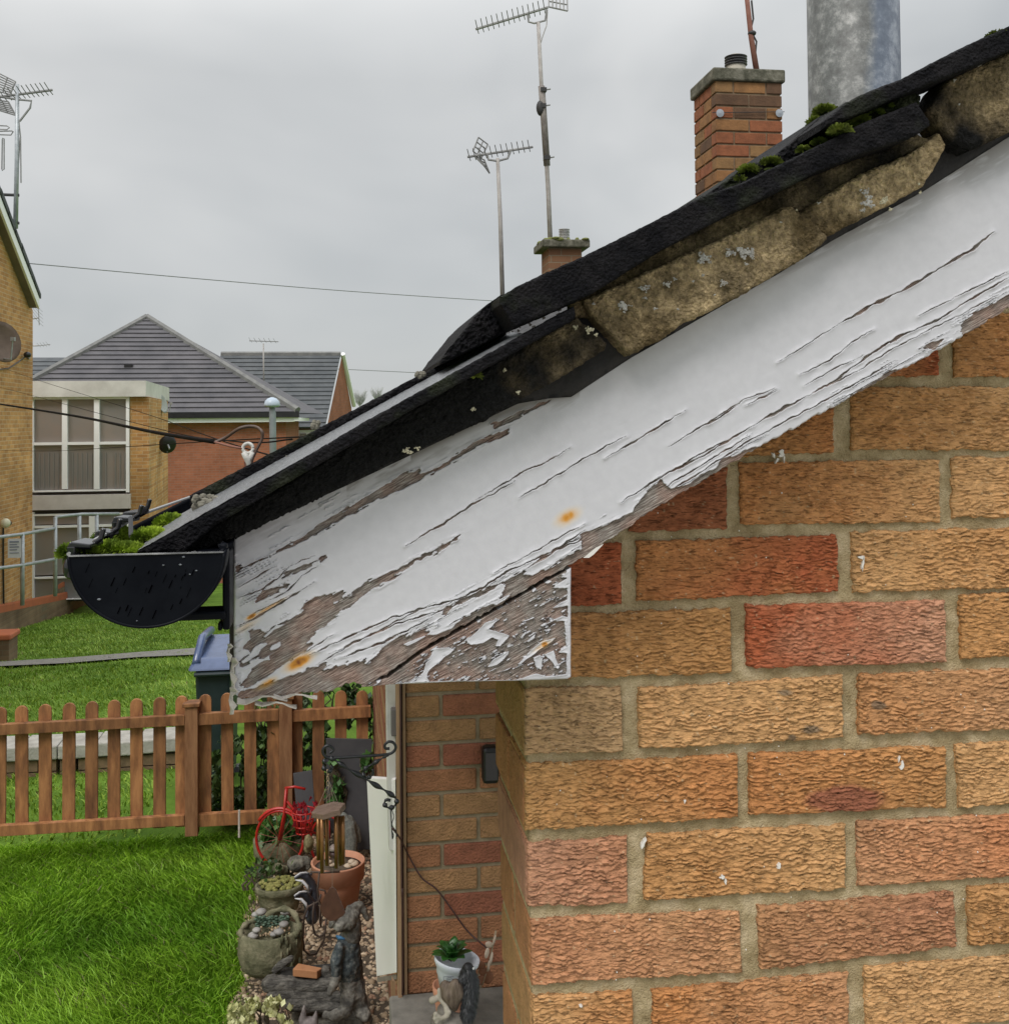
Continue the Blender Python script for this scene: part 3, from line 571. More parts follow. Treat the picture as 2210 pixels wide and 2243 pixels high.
# plain continuation of the wall to the ground and to the right
# --- bricks of the gable wall: corners in photograph pixels on the wall plane
TAN = (.475, .245, .098); TAN2 = (.55, .315, .142); ORG = (.475, .215, .083); RED = (.385, .112, .050); PNK = (.50, .262, .162); DRD = (.31, .115, .055); BRN = (.43, .225, .088)
BR = [ # TL, TR, BR, BL, colours (left, right)
  ((1850, 750), (2058, 745), (2058, 822), (1850, 827), BRN, RED), ((2092, 686), (2340, 682), (2340, 824), (2092, 825), TAN, ORG),
 ((1560, 856), (1827, 851), (1827, 990), (1560, 1002), BRN, ORG), ((1864, 848), (2285, 846), (2285, 986), (1866, 984), TAN, TAN2), ((2318, 846), (2420, 846), (2420, 984), (2318, 984), TAN, TAN),
 ((1380, 1028), (1593, 1022), (1593, 1158), (1380, 1166), DRD, DRD), ((1622, 1014), (2060, 1006), (2060, 1144), (1622, 1150), ORG, TAN2), ((2087, 1002), (2420, 998), (2420, 1130), (2088, 1135), TAN2, TAN),
 ((1150, 1196), (1362, 1192), (1362, 1326), (1150, 1334), DRD, RED), ((1394, 1186), (1835, 1170), (1838, 1294), (1396, 1318), ORG, RED), ((1867, 1166), (2305, 1153), (2305, 1284), (1869, 1298), TAN2, TAN),
 ((1150, 1350), (1601, 1333), (1604, 1475), (1150, 1490), TAN, BRN), ((1635, 1328), (2071, 1315), (2076, 1451), (1638, 1465), RED, PNK), ((2105, 1304), (2420, 1294), (2420, 1432), (2108, 1444), TAN, TAN),
 ((1150, 1509), (1361, 1506), (1366, 1648), (1150, 1653), (.46, .295, .155), (.46, .295, .155)), ((1399, 1509), (1847, 1482), (1849, 1619), (1401, 1641), TAN2, TAN2), ((1883, 1479), (2320, 1461), (2320, 1595), (1883, 1610), (.48, .24, .105), (.53, .30, .155)),
 ((1150, 1677), (1617, 1656), (1617, 1793), (1151, 1822), (.48, .265, .108), ORG), ((1642, 1654), (2074, 1635), (2074, 1768), (1642, 1789), ORG, TAN), ((2096, 1631), (2420, 1618), (2420, 1754), (2101, 1770), TAN2, TAN2),
 ((1156, 1851), (1374, 1833), (1376, 1980), (1157, 1990), PNK, (.48, .235, .13)), ((1418, 1828), (1853, 1808), (1854, 1949), (1409, 1974), TAN, TAN2), ((1878, 1802), (2320, 1779), (2320, 1912), (1880, 1945), (.52, .27, .14), (.50, .215, .10)),
 ((1162, 2015), (1621, 1997), (1627, 2132), (1166, 2159), (.50, .245, .13), (.51, .27, .135)), ((1658, 1989), (2092, 1955), (2095, 2076), (1664, 2128), (.45, .235, .115), (.40, .19, .105)), ((2120, 1945), (2420, 1926), (2420, 2060), (2124, 2074), TAN, TAN2),
 ((1166, 2184), (1386, 2175), (1390, 2318), (1168, 2326), TAN2, ORG), ((1428, 2173), (1858, 2132), (1862, 2272), (1432, 2312), ORG, (.48, .25, .125)), ((1895, 2122), (2330, 2088), (2330, 2228), (1898, 2266), TAN2, (.51, .30, .14)),
 ((1168, 2350), (1630, 2330), (1632, 2470), (1172, 2494), ORG, TAN), ((1665, 2310), (2100, 2275), (2100, 2410), (1668, 2448), TAN, ORG)]
M_brick = colmat('rustic_brick', .92, 120, .24, .7, 380, .0022, spec=.12, stretch=(1, 1, 2.8))
def add_tick_shade(mt):                                  # drag tears in the clay, crease shade darkened into their colour
    n = mt.node_tree; N = n.nodes.new; K = n.links.new; b = n.nodes['Principled BSDF']; src = b.inputs['Base Color'].links[0].from_socket
    tc = N('ShaderNodeTexCoord'); mp = N('ShaderNodeMapping'); mp.inputs['Scale'].default_value = (1, 1, 4.6); K(tc.outputs['Object'], mp.inputs[0])
    nz = N('ShaderNodeTexNoise'); nz.inputs['Scale'].default_value = 105; nz.inputs['Detail'].default_value = 5; nz.inputs['Roughness'].default_value = .65; nz.inputs['Distortion'].default_value = .6; K(mp.outputs[0], nz.inputs[0])
    mr = N('ShaderNodeMapRange'); mr.inputs[1].default_value = .34; mr.inputs[2].default_value = .46; mr.inputs[3].default_value = .48; mr.inputs[4].default_value = 1.0; K(nz.outputs['Fac'], mr.inputs[0])
    ml = N('ShaderNodeVectorMath'); ml.operation = 'SCALE'; K(src, ml.inputs[0]); K(mr.outputs[0], ml.inputs['Scale']); K(ml.outputs[0], b.inputs['Base Color'])
    b2 = N('ShaderNodeBump'); b2.inputs['Strength'].default_value = 1; b2.inputs['Distance'].default_value = .0013; K(mr.outputs[0], b2.inputs['Height']); old = b.inputs['Normal'].links[0].from_socket; K(old, b2.inputs['Normal']); K(b2.outputs[0], b.inputs['Normal'])
add_tick_shade(M_brick)
def rustic(seed):
    def f(X, Z, ed, U, V):
        s = seed*13
        amp = np.clip(.45+1.7*(fbm(X*28, Z*40, s+1, 3)-.32), .25, 1.0)
        p = Z/.0049 + 1.9*fbm(X*55, Z*70, s+2, 3) + 1.35*vn(X*185, Z*95, s+3)
        w = np.mod(-p, 1.0); lip = np.where(w < .80, (w/.80)**1.7, 1-(w-.80)/.20)
        br_ = np.clip((vn(X*170+3*vn(X*90, Z*90, s), Z*260, s+5)-.22)*3.0, 0, 1)
        h = .0031*amp*(lip*br_)+.0020*(fbm(X*35, Z*35, s+8)-.5)+.0016*(fbm(X*300, Z*420, s+9, 2)-.5)
        cut = np.clip(.62-vn(X*150, Z*42, s+11), 0, .15)*0
        return h - cut
    return f
def bcol(c1, c2, seed, extra=None):
    def f(X, Z, ed, U, V):
        n = fbm(X*22, Z*22, seed*7+3); t = np.clip((U-U.min())/(U.max()-U.min())*1.1-.05+.9*(n-.5), 0, 1); c = mixc(c1, c2, t)
        s = fbm(X*150, Z*200, seed*7+5); c = c*(.72+.56*s)[..., None]
        p = Z/.0060; pale = (vn(X*420, Z*420, seed+50) > .93); c = np.where(pale[..., None], c*.5+np.array([.30, .24, .15]), c)
        gr = np.clip(fbm(X*14, Z*14, 77)-.56, 0, 1)*2.2; c = c*(1-.35*np.clip(gr, 0, 1))[..., None]
        if extra is not None: c = extra(c, X, Z, U, V)
        c = c*1.03
        return c
    return f
def ex_purple(c, X, Z, U, V):
    d = np.sqrt(((U-1855)/95)**2+((V-1752)/34)**2)+.5*(fbm(X*60, Z*60, 3)-.5); t = np.clip((1.05-d)*3, 0, 1); return c*(1-t[..., None]*.75)+np.array([.25, .085, .06])*(t[..., None]*.75)
def ex_grey(c, X, Z, U, V):
    for (a, b, ra, rb) in ((1720, 1517, 22, 9), (1922, 1545, 20, 11), (1775, 1598, 26, 12), (1735, 1620, 12, 13)):
        d = np.sqrt(((U-a)/ra)**2+((V-b)/rb)**2)+.9*(fbm(X*120, Z*120, 3)-.5); t = np.clip((1.0-d)*3, 0, 1); c = c*(1-t[..., None]*.7)+np.array([.13, .115, .09])*(t[..., None]*.7)
    return c
for i, (tl, tr, brr, bl, c1, c2) in enumerate(BR):
    wpx = tr[0]-tl[0]; vis = tl[0] < 2250 and tl[1] < 2300 and tl[1] > 560
    nu = int(wpx/(3.3 if vis else 9)); nv = (106 if vis else 24)
    s = np.linspace(0, 1, nu)[:, None]; t = np.linspace(0, 1, nv)[None, :]
    U = (tl[0]*(1-s)+tr[0]*s)*(1-t)+(bl[0]*(1-s)+brr[0]*s)*t; V = (tl[1]*(1-s)+tr[1]*s)*(1-t)+(bl[1]*(1-s)+brr[1]*s)*t
    # uneven arrises
    U = U + 7*(fbm(V/16, U*0+i*3.7, 3)-.5)*np.abs(2*s-1)**6*(1 if tl[0] > 1200 else .5); V = V + (10*(fbm(U/26, V*0+i*9.1, 4)-.5)+5*(vn(U/6.5, V*0+i*5.3, 6)-.5))*np.abs(2*t-1)**8; U = U + 4*(vn(V/7, U*0+i*2.3, 9)-.5)*np.abs(2*s-1)**10*(1 if tl[0] > 1200 else .3)
    corner = tl[0] < 1200; head = corner and wpx < 300
    off = .0012*math.sin(i*12.9)
    hp_ = sheet('brick', U, V, WY-.0015+off, (.205 if head else .098) if corner else .06, M_brick, rustic(i), bcol(c1, c2, i, ex_purple if tl == (1642, 1654) else ex_grey if tl in ((1399, 1509), (1883, 1479)) else None), parent=wall, rnd=.0024)
# bricks of the pier's return face: corner stretchers show their end with a second brick behind, headers show their side
cornerX = onY(1150, 1500, WY)[0]
M_ret = [mat(nm_, c_, tuple(x*.7 for x in c_), 40, .92, 1.0, 210, .006) for nm_, c_ in (('return_brick_tan', (.46, .25, .105)), ('return_brick_orange', (.44, .20, .085)), ('return_brick_pink', (.44, .22, .14)))]
for k, (tl, tr, brr, bl, c1, c2) in enumerate([b_ for b_ in BR if b_[0][0] < 1200]):
    a = onY(tl[0], tl[1]+3, WY); b = onY(bl[0], bl[1]-3, WY); xl = (a[0]+b[0])/2-.0015; head = tr[0]-tl[0] < 300
    for (y0, y1) in (((.004, .203),) if head else ((.004, .097), (.108, .203))):
        MB().box(xl, xl+.03, WY+y0, WY+y1, b[2], a[2]).build('brick', M_ret[2] if c1 is PNK else M_ret[k % 2], wall, bevel=.003)
# smeared mortar on the return face
nu, nv = 60, 300
Yg, Zg = np.meshgrid(np.linspace(WY+.004, WY+.208, nu), np.linspace(1.85, 2.6, nv), indexing='ij'); Zg = Zg*1.9-2.75
xb = np.interp(Zg.ravel(), [1.7, 2.2], [onY(1163, 2100, WY)[0], onY(1150, 1500, WY)[0]]).reshape(Zg.shape)
Xg = xb + .0085 - .0060*fbm(Yg*34, Zg*26, 21) - .003*fbm(Yg*200, Zg*150, 22)
npmesh('return_mortar', np.stack([Xg, Yg, Zg], -1).reshape(-1, 3), gridquads(nu, nv), mat('return_mortar_mat', (.36, .28, .17), (.46, .36, .23), 26, .95, 1.0, 300, .005, c3=(.42, .32, .20)), wall)
# white paint splashes on the bricks
M_paintspot = mat('dried_paint_spot', (.70, .68, .64), None, 5, .6)
sp = MB()
for (u, v, a, b, rot) in [(1891, 1233, 4, 20, .15), (1888, 1222, 9, 4, .1), (1976, 1680, 4.5, 13, .2), (1970, 1664, 2, 7, .2), (1583, 1922, 7, 4, -.6), (1590, 1932, 3, 6, 0), (1707, 1899, 4, 6, .6), (1500, 1757, 2.5, 6, .2), (1410, 1848, 5, 11, .3), (1273, 2206, 5, 3, .2), (1712, 994, 7, 8, .3), (1718, 1003, 3, 12, 0), (1703, 1008, 4, 7, .4), (1695, 998, 3, 8, -.3)]:
    pts = []
    for j in range(11): t = 2*math.pi*j/11; r = 1+.55*random.uniform(-1, 1); x = .7*a*math.cos(t)*r; y = .9*b*math.sin(t)*r; pts.append(onY(u+x*math.cos(rot)-y*math.sin(rot), v+x*math.sin(rot)+y*math.cos(rot), WY-.0048))
    sp.prism(pts, (0, .004, 0))
for j in range(70):
    u = random.uniform(1200, 2200); v = random.uniform(1000+max(0, (1500-u))*.6, 2240); r = random.uniform(.8, 2.0); c = onY(u, v, WY-.0035); sp.ell(c, r*pm(WY), 5, 3)
kind(sp.build('paint_spots', M_paintspot, wall), 'stuff')

# --- roof verge: boards, tiles, bedding mortar
BY = .962                                             # face of the barge board
dB = onY(2210, 673, BY)-onY(1280, 1218, BY); ang = math.atan2(dB[2], dB[0]); SC = pm(BY)
def st(U, V):                                         # board coordinates in millimetres (along, across)
    ca, sa = math.cos(ang*1.0), math.sin(ang); x = (U-900)*SC*1000; z = (1300-V)*SC*1000
    return x*ca+z*sa, -x*sa+z*ca
c4p = lambda pts: crop(480, 1050, 2.38, pts); c5 = lambda pts: crop(850, 1200, 4.327, pts); cE = lambda pts: crop(900, 500, 2.38, pts); c7 = lambda pts: crop(1300, 650, 2.092, pts); c9 = lambda pts: crop(490, 1330, 4.76, pts)
BARE = [
 c4p([(90, 455), (160, 450), (240, 405), (400, 320), (480, 265), (560, 210), (640, 165), (760, 90), (870, 25), (960, -30), (1040, -50), (1045, -5), (960, 50), (870, 85), (760, 140), (640, 205), (560, 255), (450, 318), (300, 385), (180, 435), (90, 475)]),
 cE([(0, 1290), (130, 1250), (270, 1160), (330, 1120), (510, 1040), (500, 1072), (350, 1135), (180, 1240), (0, 1335)]),
 cE([(420, 1020), (560, 960), (820, 850), (700, 905), (520, 1010), (440, 1040)]),
 c4p([(150, 790), (200, 778), (240, 800), (290, 762), (350, 740), (430, 700), (450, 640), (510, 610), (590, 602), (640, 582), (655, 590), (640, 630), (600, 645), (690, 600), (750, 545), (860, 492), (930, 470), (1000, 425), (1140, 362), (1190, 325), (1270, 275), (1190, 345), (1145, 378), (1010, 436), (900, 520), (850, 545), (760, 600), (700, 655), (620, 700), (570, 750), (500, 800), (460, 850), (490, 860), (430, 910), (400, 925), (300, 990), (220, 1050), (150, 1090), (105, 1075), (130, 1010), (180, 970), (250, 930), (200, 930), (120, 990), (110, 950), (180, 900), (250, 860), (160, 905), (130, 880), (165, 830)]),
 c4p([(330, 515), (345, 485), (400, 468), (500, 420), (555, 402), (530, 425), (450, 465), (360, 505)]),
 c4p([(210, 605), (225, 575), (300, 560), (360, 545), (350, 565), (300, 590), (240, 620), (195, 640)]),
 c4p([(205, 860), (320, 850), (300, 890), (230, 900), (300, 850)]),
 # everything below the lower paint edge of the left half
 c4p([(40, 1250), (60, 1160), (110, 1105), (220, 1068), (290, 1050), (400, 1014), (480, 978), (560, 962), (545, 1000), (640, 965), (682, 935), (665, 972), (760, 935), (752, 968), (830, 922), (832, 890), (900, 850), (980, 802), (975, 818), (1080, 770), (1078, 800), (1150, 792), (1240, 742), (1340, 690), (1460, 640), (1497, 528), (1390, 598), (1240, 660), (1180, 700), (1140, 690), (1240, 640), (1360, 580), (1400, 560), (1497, 528), (1585, 473), (1600, 500), (1635, 500), (1723, 457), (1783, 420), (1849, 374), (1960, 340), (1960, 1300), (40, 1300)]),
 c7([(-60, 1090), (60, 1045), (180, 985), (200, 940), (290, 850), (300, 825), (330, 862), (350, 880), (430, 862), (490, 812), (560, 782), (580, 748), (640, 727), (740, 688), (790, 700), (760, 760), (-60, 1300)]),
 c7([(1130, 500), (1180, 450), (1260, 400), (1350, 345), (1420, 320), (1330, 420), (1180, 500)]),
 c7([(1490, 240), (1545, 205), (1600, 195), (1560, 240)]), c7([(1680, 130), (1740, 70), (1810, 40), (1990, -60), (1990, 90), (1800, 150), (1690, 200)]), c7([(1350, 215), (1385, 180), (1415, 175), (1385, 205)])]
FLK = [c9([(120, 455), (150, 400), (175, 290), (270, 260), (285, 330), (235, 375), (200, 430)]), c9([(270, 490), (330, 400), (430, 365), (460, 385), (380, 460), (370, 490), (200, 590), (180, 560)]), c9([(475, 440), (500, 400), (590, 358), (595, 400), (545, 440), (490, 455)]),
  c9([(180, 660), (290, 610), (560, 450), (480, 500), (485, 550), (420, 560), (300, 640), (240, 740), (175, 805)]), c9([(525, 760), (640, 660), (760, 560), (870, 480), (960, 560), (900, 610), (790, 660), (700, 710), (620, 740)]), c9([(415, 310), (540, 190), (660, 170), (520, 240), (440, 320)]),
  c5([(355, 830), (440, 760), (600, 720), (720, 640), (715, 660), (590, 770), (430, 830)]), c5([(140, 915), (260, 860), (370, 830), (260, 900), (180, 930)]), c5([(1000, 545), (1040, 490), (1170, 430), (1100, 500)]), c5([(1275, 255), (1330, 190), (1450, 130), (1600, 70), (1740, 30), (1640, 90), (1600, 130), (1500, 180), (1370, 265)])]
CRK = [(c4p([(970, 350), (1050, 300), (1200, 210), (1320, 130), (1420, 80), (1540, 5)]), 2.2), (c4p([(1560, 98), (1730, 0)]), 1.5), (c4p([(100, 560), (220, 490), (300, 450)]), 2.2), (c4p([(100, 615), (220, 572), (300, 520), (390, 425)]), 2.2), (c4p([(330, 470), (430, 420), (500, 400)]), 1.6), (c4p([(240, 640), (360, 580), (430, 500), (530, 445)]), 1.8),
 (c4p([(105, 768), (170, 730), (330, 640), (500, 530)]), 2.6), (c4p([(130, 720), (260, 660), (400, 590)]), 1.4), (c4p([(430, 915), (560, 830), (620, 800)]), 1.6), (c4p([(470, 915), (720, 800), (900, 720), (1060, 672), (1250, 622), (1380, 560), (1500, 480), (1700, 390), (1904, 290)]), 2.2), (c4p([(520, 962), (700, 850), (930, 750), (1130, 690), (1220, 660)]), 2.2),
 (c4p([(570, 912), (750, 830), (1000, 700), (1130, 640)]), 2.0), (c4p([(600, 940), (800, 870), (990, 780), (1110, 720)]), 2.2), (c4p([(700, 905), (860, 850), (960, 800)]), 2.2), (c4p([(1430, 490), (1650, 370), (1904, 230)]), 1.3), (c4p([(1600, 465), (1700, 405), (1904, 262)]), 2.4), (c4p([(1580, 480), (1720, 380), (1904, 310)]), 2.2),
 (cE([(320, 1428), (600, 1260), (720, 1210), (830, 1140)]), 1.6), (cE([(560, 1410), (900, 1200), (1120, 1080)]), 1.6), (cE([(1010, 1200), (1280, 1040), (1430, 950)]), 1.9), (cE([(1360, 1130), (1500, 1040), (1600, 990), (1730, 900)]), 1.8), (cE([(1750, 920), (1904, 840)]), 1.6), (cE([(1780, 1030), (1904, 950)]), 2.6), (cE([(1090, 1428), (1250, 1330), (1400, 1240), (1500, 1180), (1700, 1080), (1790, 1020)]), 1.9),
 (c7([(340, 690), (500, 590), (640, 500), (690, 470), (830, 420)]), 1.4), (c7([(690, 500), (840, 430)]), 1.4), (c7([(730, 590), (830, 530), (980, 455)]), 3.6), (c7([(980, 455), (1110, 380), (1200, 310), (1290, 250), (1360, 200), (1450, 160), (1570, 110), (1660, 50), (1760, -10), (1900, -90)]), 2.8), (c7([(940, 360), (1080, 290), (1180, 210), (1280, 150)]), 1.4), (c7([(290, 830), (500, 730), (730, 590)]), 2.0), (c7([(960, 410), (1100, 330), (1230, 270)]), 1.3),
 (c7([(1480, 90), (1700, -20), (1900, -120)]), 1.4), (c7([(1000, 440), (1200, 345), (1400, 220), (1660, 90), (1850, -10)]), 1.4), ([(1838, 709), (1900, 672), (1962, 642), (2066, 583), (2130, 545), (2175, 508)], 4.2), ([(1700, 795), (1838, 709)], .9),
 ([(1445, 1090), (1640, 965), (1800, 880), (1960, 790)], 1.6), ([(1400, 1100), (1500, 1040), (1640, 955)], 1.6), ([(860, 1000), (985, 930), (1080, 880)], 1.2), ([(560, 1120), (640, 1085), (700, 1050)], 1.2)]
def paint_field(U, V, bare, flk, crk, seed, jag=1.0):
    s, t = st(U, V); j = (fbm(s/9, t/1.3, seed, 4)-.5); st2 = (vn(s/4.5, t*0+np.floor(t/2.2+.8*vn(s/15, t/9, seed+3)), seed+9)-.5)
    f = np.full(U.shape, 1e3); n = jag*(15*j + 7*st2)*np.where(U > 1300, .6, 1)
    for p in bare:
        xs = [a[0] for a in p]; ys = [a[1] for a in p]; mk = (U > min(xs)-40) & (U < max(xs)+40) & (V > min(ys)-40) & (V < max(ys)+40)
        if mk.any(): w = f[mk]; w = np.minimum(w, -polysd(U[mk], V[mk], p)); f[mk] = w
    f = np.minimum(f, 60) + n*.75
    ph = t/2.1+1.3*fbm(s/55, t/14, seed+31, 3)+.25*vn(s/5, t/3, seed+33); fc_ = np.abs(np.mod(ph, 1)-.5); wdt = .12*np.clip(1.25-f/34, 0, 1)*np.clip(3.2*(vn(s/26, np.floor(ph)*3.7, seed+35)-.55), 0, 1)
    lb = np.interp(U, [p[0] for p in bbot], [p[1] for p in bbot]); lt = np.interp(U, [p[0] for p in btop], [p[1] for p in btop]); wdt = wdt*np.clip(np.maximum.reduce([(650-U)/70, (V-(lb-85))/30*np.where(U < 1290, 1, .45), (820-U)/60*np.clip((lt+75-V)/20, 0, 1)*.6]), 0, 1)
    f = np.where((f > -2), np.minimum(f, (fc_-wdt)*14+np.where(wdt > .02, 0, 99)), f)
    for p in flk:
        xs = [a[0] for a in p]; ys = [a[1] for a in p]; mk = (U > min(xs)-30) & (U < max(xs)+30) & (V > min(ys)-30) & (V < max(ys)+30)
        if mk.any(): f[mk] = np.maximum(f[mk], polysd(U[mk], V[mk], p)+n[mk]*.22)
    for ln, w in crk:
        xs = [a[0] for a in ln]; ys = [a[1] for a in ln]; mk = (U > min(xs)-30) & (U < max(xs)+30) & (V > min(ys)-30) & (V < max(ys)+30)
        if mk.any():
            UU = U[mk]; L0 = min(xs); L1 = max(xs); e = np.clip(np.minimum(UU-L0, L1-UU)/40, .12, 1)
            d = linesd(UU, V[mk]+7*(fbm(s[mk]/6, t[mk]/14, seed+21)-.5), ln) - w*.62*e*(.25+1.5*vn(s[mk]/7, t[mk]*0, seed+5)); f[mk] = np.minimum(f[mk], d)
    return f, s, t
# paint / bare wood material driven by the paint coverage attribute
def boardmat():
    mt, n, b = _base('peeling_paint_wood'); N = n.nodes.new; K = n.links.new
    A_ = lambda nm: (lambda a: (setattr(a, 'attribute_name', nm), a)[1])(N('ShaderNodeAttribute'))
    pa, ru, di, sa, ta = A_('paint'), A_('rust'), A_('dirt'), A_('bs'), A_('bt')
    cb = N('ShaderNodeCombineXYZ'); K(sa.outputs['Fac'], cb.inputs[0]); K(ta.outputs['Fac'], cb.inputs[1])
    mp = N('ShaderNodeMapping'); mp.inputs['Scale'].default_value = (.05, .62, 1); K(cb.outputs[0], mp.inputs[0])
    g = N('ShaderNodeTexNoise'); g.inputs['Scale'].default_value = 1.6; g.inputs['Detail'].default_value = 8; g.inputs['Roughness'].default_value = .7; K(mp.outputs[0], g.inputs[0])
    cr = N('ShaderNodeValToRGB'); K(g.outputs['Fac'], cr.inputs[0]); e = cr.color_ramp.elements
    e[0].position = .33; e[0].color = (.035, .029, .026, 1); e[1].position = .68; e[1].color = (.62, .56, .50, 1); x = e.new(.44); x.color = (.19, .145, .125, 1); x = e.new(.55); x.color = (.33, .275, .245, 1)
    # large patches of pinkish and grey wood
    g2 = N('ShaderNodeTexNoise'); g2.inputs['Scale'].default_value = .03; g2.inputs['Detail'].default_value = 4; K(cb.outputs[0], g2.inputs[0])
    cr2 = N('ShaderNodeValToRGB'); K(g2.outputs['Fac'], cr2.inputs[0]); cr2.color_ramp.elements[0].position = .38; cr2.color_ramp.elements[0].color = (1.10, .94, .88, 1); cr2.color_ramp.elements[1].position = .58; cr2.color_ramp.elements[1].color = (.92, .99, 1.0, 1)
    wm = N('ShaderNodeMixRGB'); wm.blend_type = 'MULTIPLY'; wm.inputs[0].default_value = 1; K(cr.outputs[0], wm.inputs[1]); K(cr2.outputs[0], wm.inputs[2])
    # paint colour with faint chalking
    g3 = N('ShaderNodeTexNoise'); g3.inputs['Scale'].default_value = .11; g3.inputs['Detail'].default_value = 7; K(cb.outputs[0], g3.inputs[0])
    cr3 = N('ShaderNodeValToRGB'); K(g3.outputs['Fac'], cr3.inputs[0]); cr3.color_ramp.elements[0].position = .3; cr3.color_ramp.elements[0].color = (.52, .523, .555, 1); cr3.color_ramp.elements[1].position = .7; cr3.color_ramp.elements[1].color = (.56, .563, .595, 1)
    dm = N('ShaderNodeMixRGB'); K(di.outputs['Fac'], dm.inputs[0]); K(cr3.outputs[0], dm.inputs[1]); dm.inputs[2].default_value = (.16, .145, .125, 1)
    # thin dark break line right at the paint edge is the shadow gap; colour switches sharply
    stp = N('ShaderNodeMapRange'); stp.inputs[1].default_value = -.35; stp.inputs[2].default_value = .35; K(pa.outputs['Fac'], stp.inputs[0])
    m1 = N('ShaderNodeMixRGB'); K(stp.outputs[0], m1.inputs[0]); K(wm.outputs[0], m1.inputs[1]); K(dm.outputs[0], m1.inputs[2])
    m2 = N('ShaderNodeMixRGB'); rs_ = N('ShaderNodeMapRange'); rs_.inputs[1].default_value = .03; rs_.inputs[2].default_value = .5; K(ru.outputs['Fac'], rs_.inputs[0]); K(rs_.outputs[0], m2.inputs[0]); K(m1.outputs[0], m2.inputs[1])
    rc = N('ShaderNodeValToRGB'); K(ru.outputs['Fac'], rc.inputs[0]); rc.color_ramp.elements[0].color = (.74, .60, .34, 1); rc.color_ramp.elements[1].color = (.18, .055, .012, 1); x = rc.color_ramp.elements.new(.6); x.color = (.55, .24, .03, 1); K(rc.outputs[0], m2.inputs[2])
    K(m2.outputs[0], b.inputs['Base Color'])
    rg = N('ShaderNodeMapRange'); rg.inputs[3].default_value = .85; rg.inputs[4].default_value = .42; K(stp.outputs[0], rg.inputs[0]); K(rg.outputs[0], b.inputs['Roughness']); b.inputs['Specular IOR Level'].default_value = .35
    hm = N('ShaderNodeMixRGB'); K(stp.outputs[0], hm.inputs[0]); K(g.outputs['Fac'], hm.inputs[1])
    g4 = N('ShaderNodeTexNoise'); g4.inputs['Scale'].default_value = .25; g4.inputs['Detail'].default_value = 3; K(cb.outputs[0], g4.inputs[0]); mm = N('ShaderNodeMath'); mm.operation = 'MULTIPLY'; mm.inputs[1].default_value = .04; K(g4.outputs['Fac'], mm.inputs[0]); K(mm.outputs[0], hm.inputs[2])
    bp = N('ShaderNodeBump'); bp.inputs['Strength'].default_value = .9; bp.inputs['Distance'].default_value = .0022; K(hm.outputs[0], bp.inputs['Height']); K(bp.outputs[0], b.inputs['Normal'])
    return mt
M_board = boardmat()
def timber(name, top, bot, u0, u1, nu, nv, bare, flk, crk, rusts, seed, dirt_shade_fn=None, Y=BY, thick=.02, jag=1.0, rough_bot=0, fleck=False):
    U, V = cols(top, bot, u0, u1, nu, nv)
    if rough_bot:
        t = np.linspace(0, 1, nv)[None, :]; V = V + rough_bot*(fbm(U/9, U*0, seed+40)-.5)*t**8
    f, s, t_ = paint_field(U, V, bare, flk, crk, seed, jag)
    rust = np.zeros(U.shape)
    for (u, v, ru_, rv_, k) in rusts:
        ss = (U-u)*math.cos(.52)-(V-v)*math.sin(.52); tt = (U-u)*math.sin(.52)+(V-v)*math.cos(.52)
        d = np.sqrt((ss/ru_)**2+(tt/rv_)**2); rust = np.maximum(rust, k*np.exp(-d*d*1.3)*(.75+.5*fbm(s/3, t_/3, 8)))
    dirt = dirt_shade_fn(U, V, s, t_) if dirt_shade_fn else 0*U
    fm = f*SC                                         # metres from the paint edge
    def disp(X, Z, ed, U_, V_):
        wood = .0011*(fbm(s/45, t_/1.5, 60, 5)-.5)+.0006*(vn(s/30, t_/.8, 61)-.5)
        inside = np.clip(f/1.6+.5, 0, 1)
        curl = .0014*np.exp(-np.clip(f, 0, 99)/4.5)*(.2+1.6*vn(s/8, t_/5, 66))
        pnt = .0010+curl+.00022*(fbm(s/30, t_/6, 62)-.5)
        return np.where(f > -1, wood*(1-inside)+pnt*inside, wood)-.0008*(f <= -1)
    if fleck: f = np.maximum(f, (fbm(s/7, t_/1.6, seed+70, 4)-.685)*150); fm = f*SC
    o = sheet(name, U, V, Y, thick, M_board, disp, attrs={'paint': f, 'rust': np.clip(rust, 0, 1), 'dirt': np.clip(dirt, 0, 1), 'bs': s, 'bt': t_}, rnd=.0015)
    return o
btop = [(505, 1172), (521, 1165), (800, 1025), (1060, 893), (1160, 858), (1253, 838), (1383, 765), (1705, 575), (2080, 345), (2300, 205)]
bbot = [(505, 1516), (514, 1521), (530, 1530), (574, 1528), (637, 1522), (719, 1515), (757, 1498), (800, 1499), (850, 1476), (925, 1421), (1245, 1239), (1280, 1218), (1439, 1113), (1648, 988), (1880, 860), (2078, 755), (2210, 674), (2300, 622)]
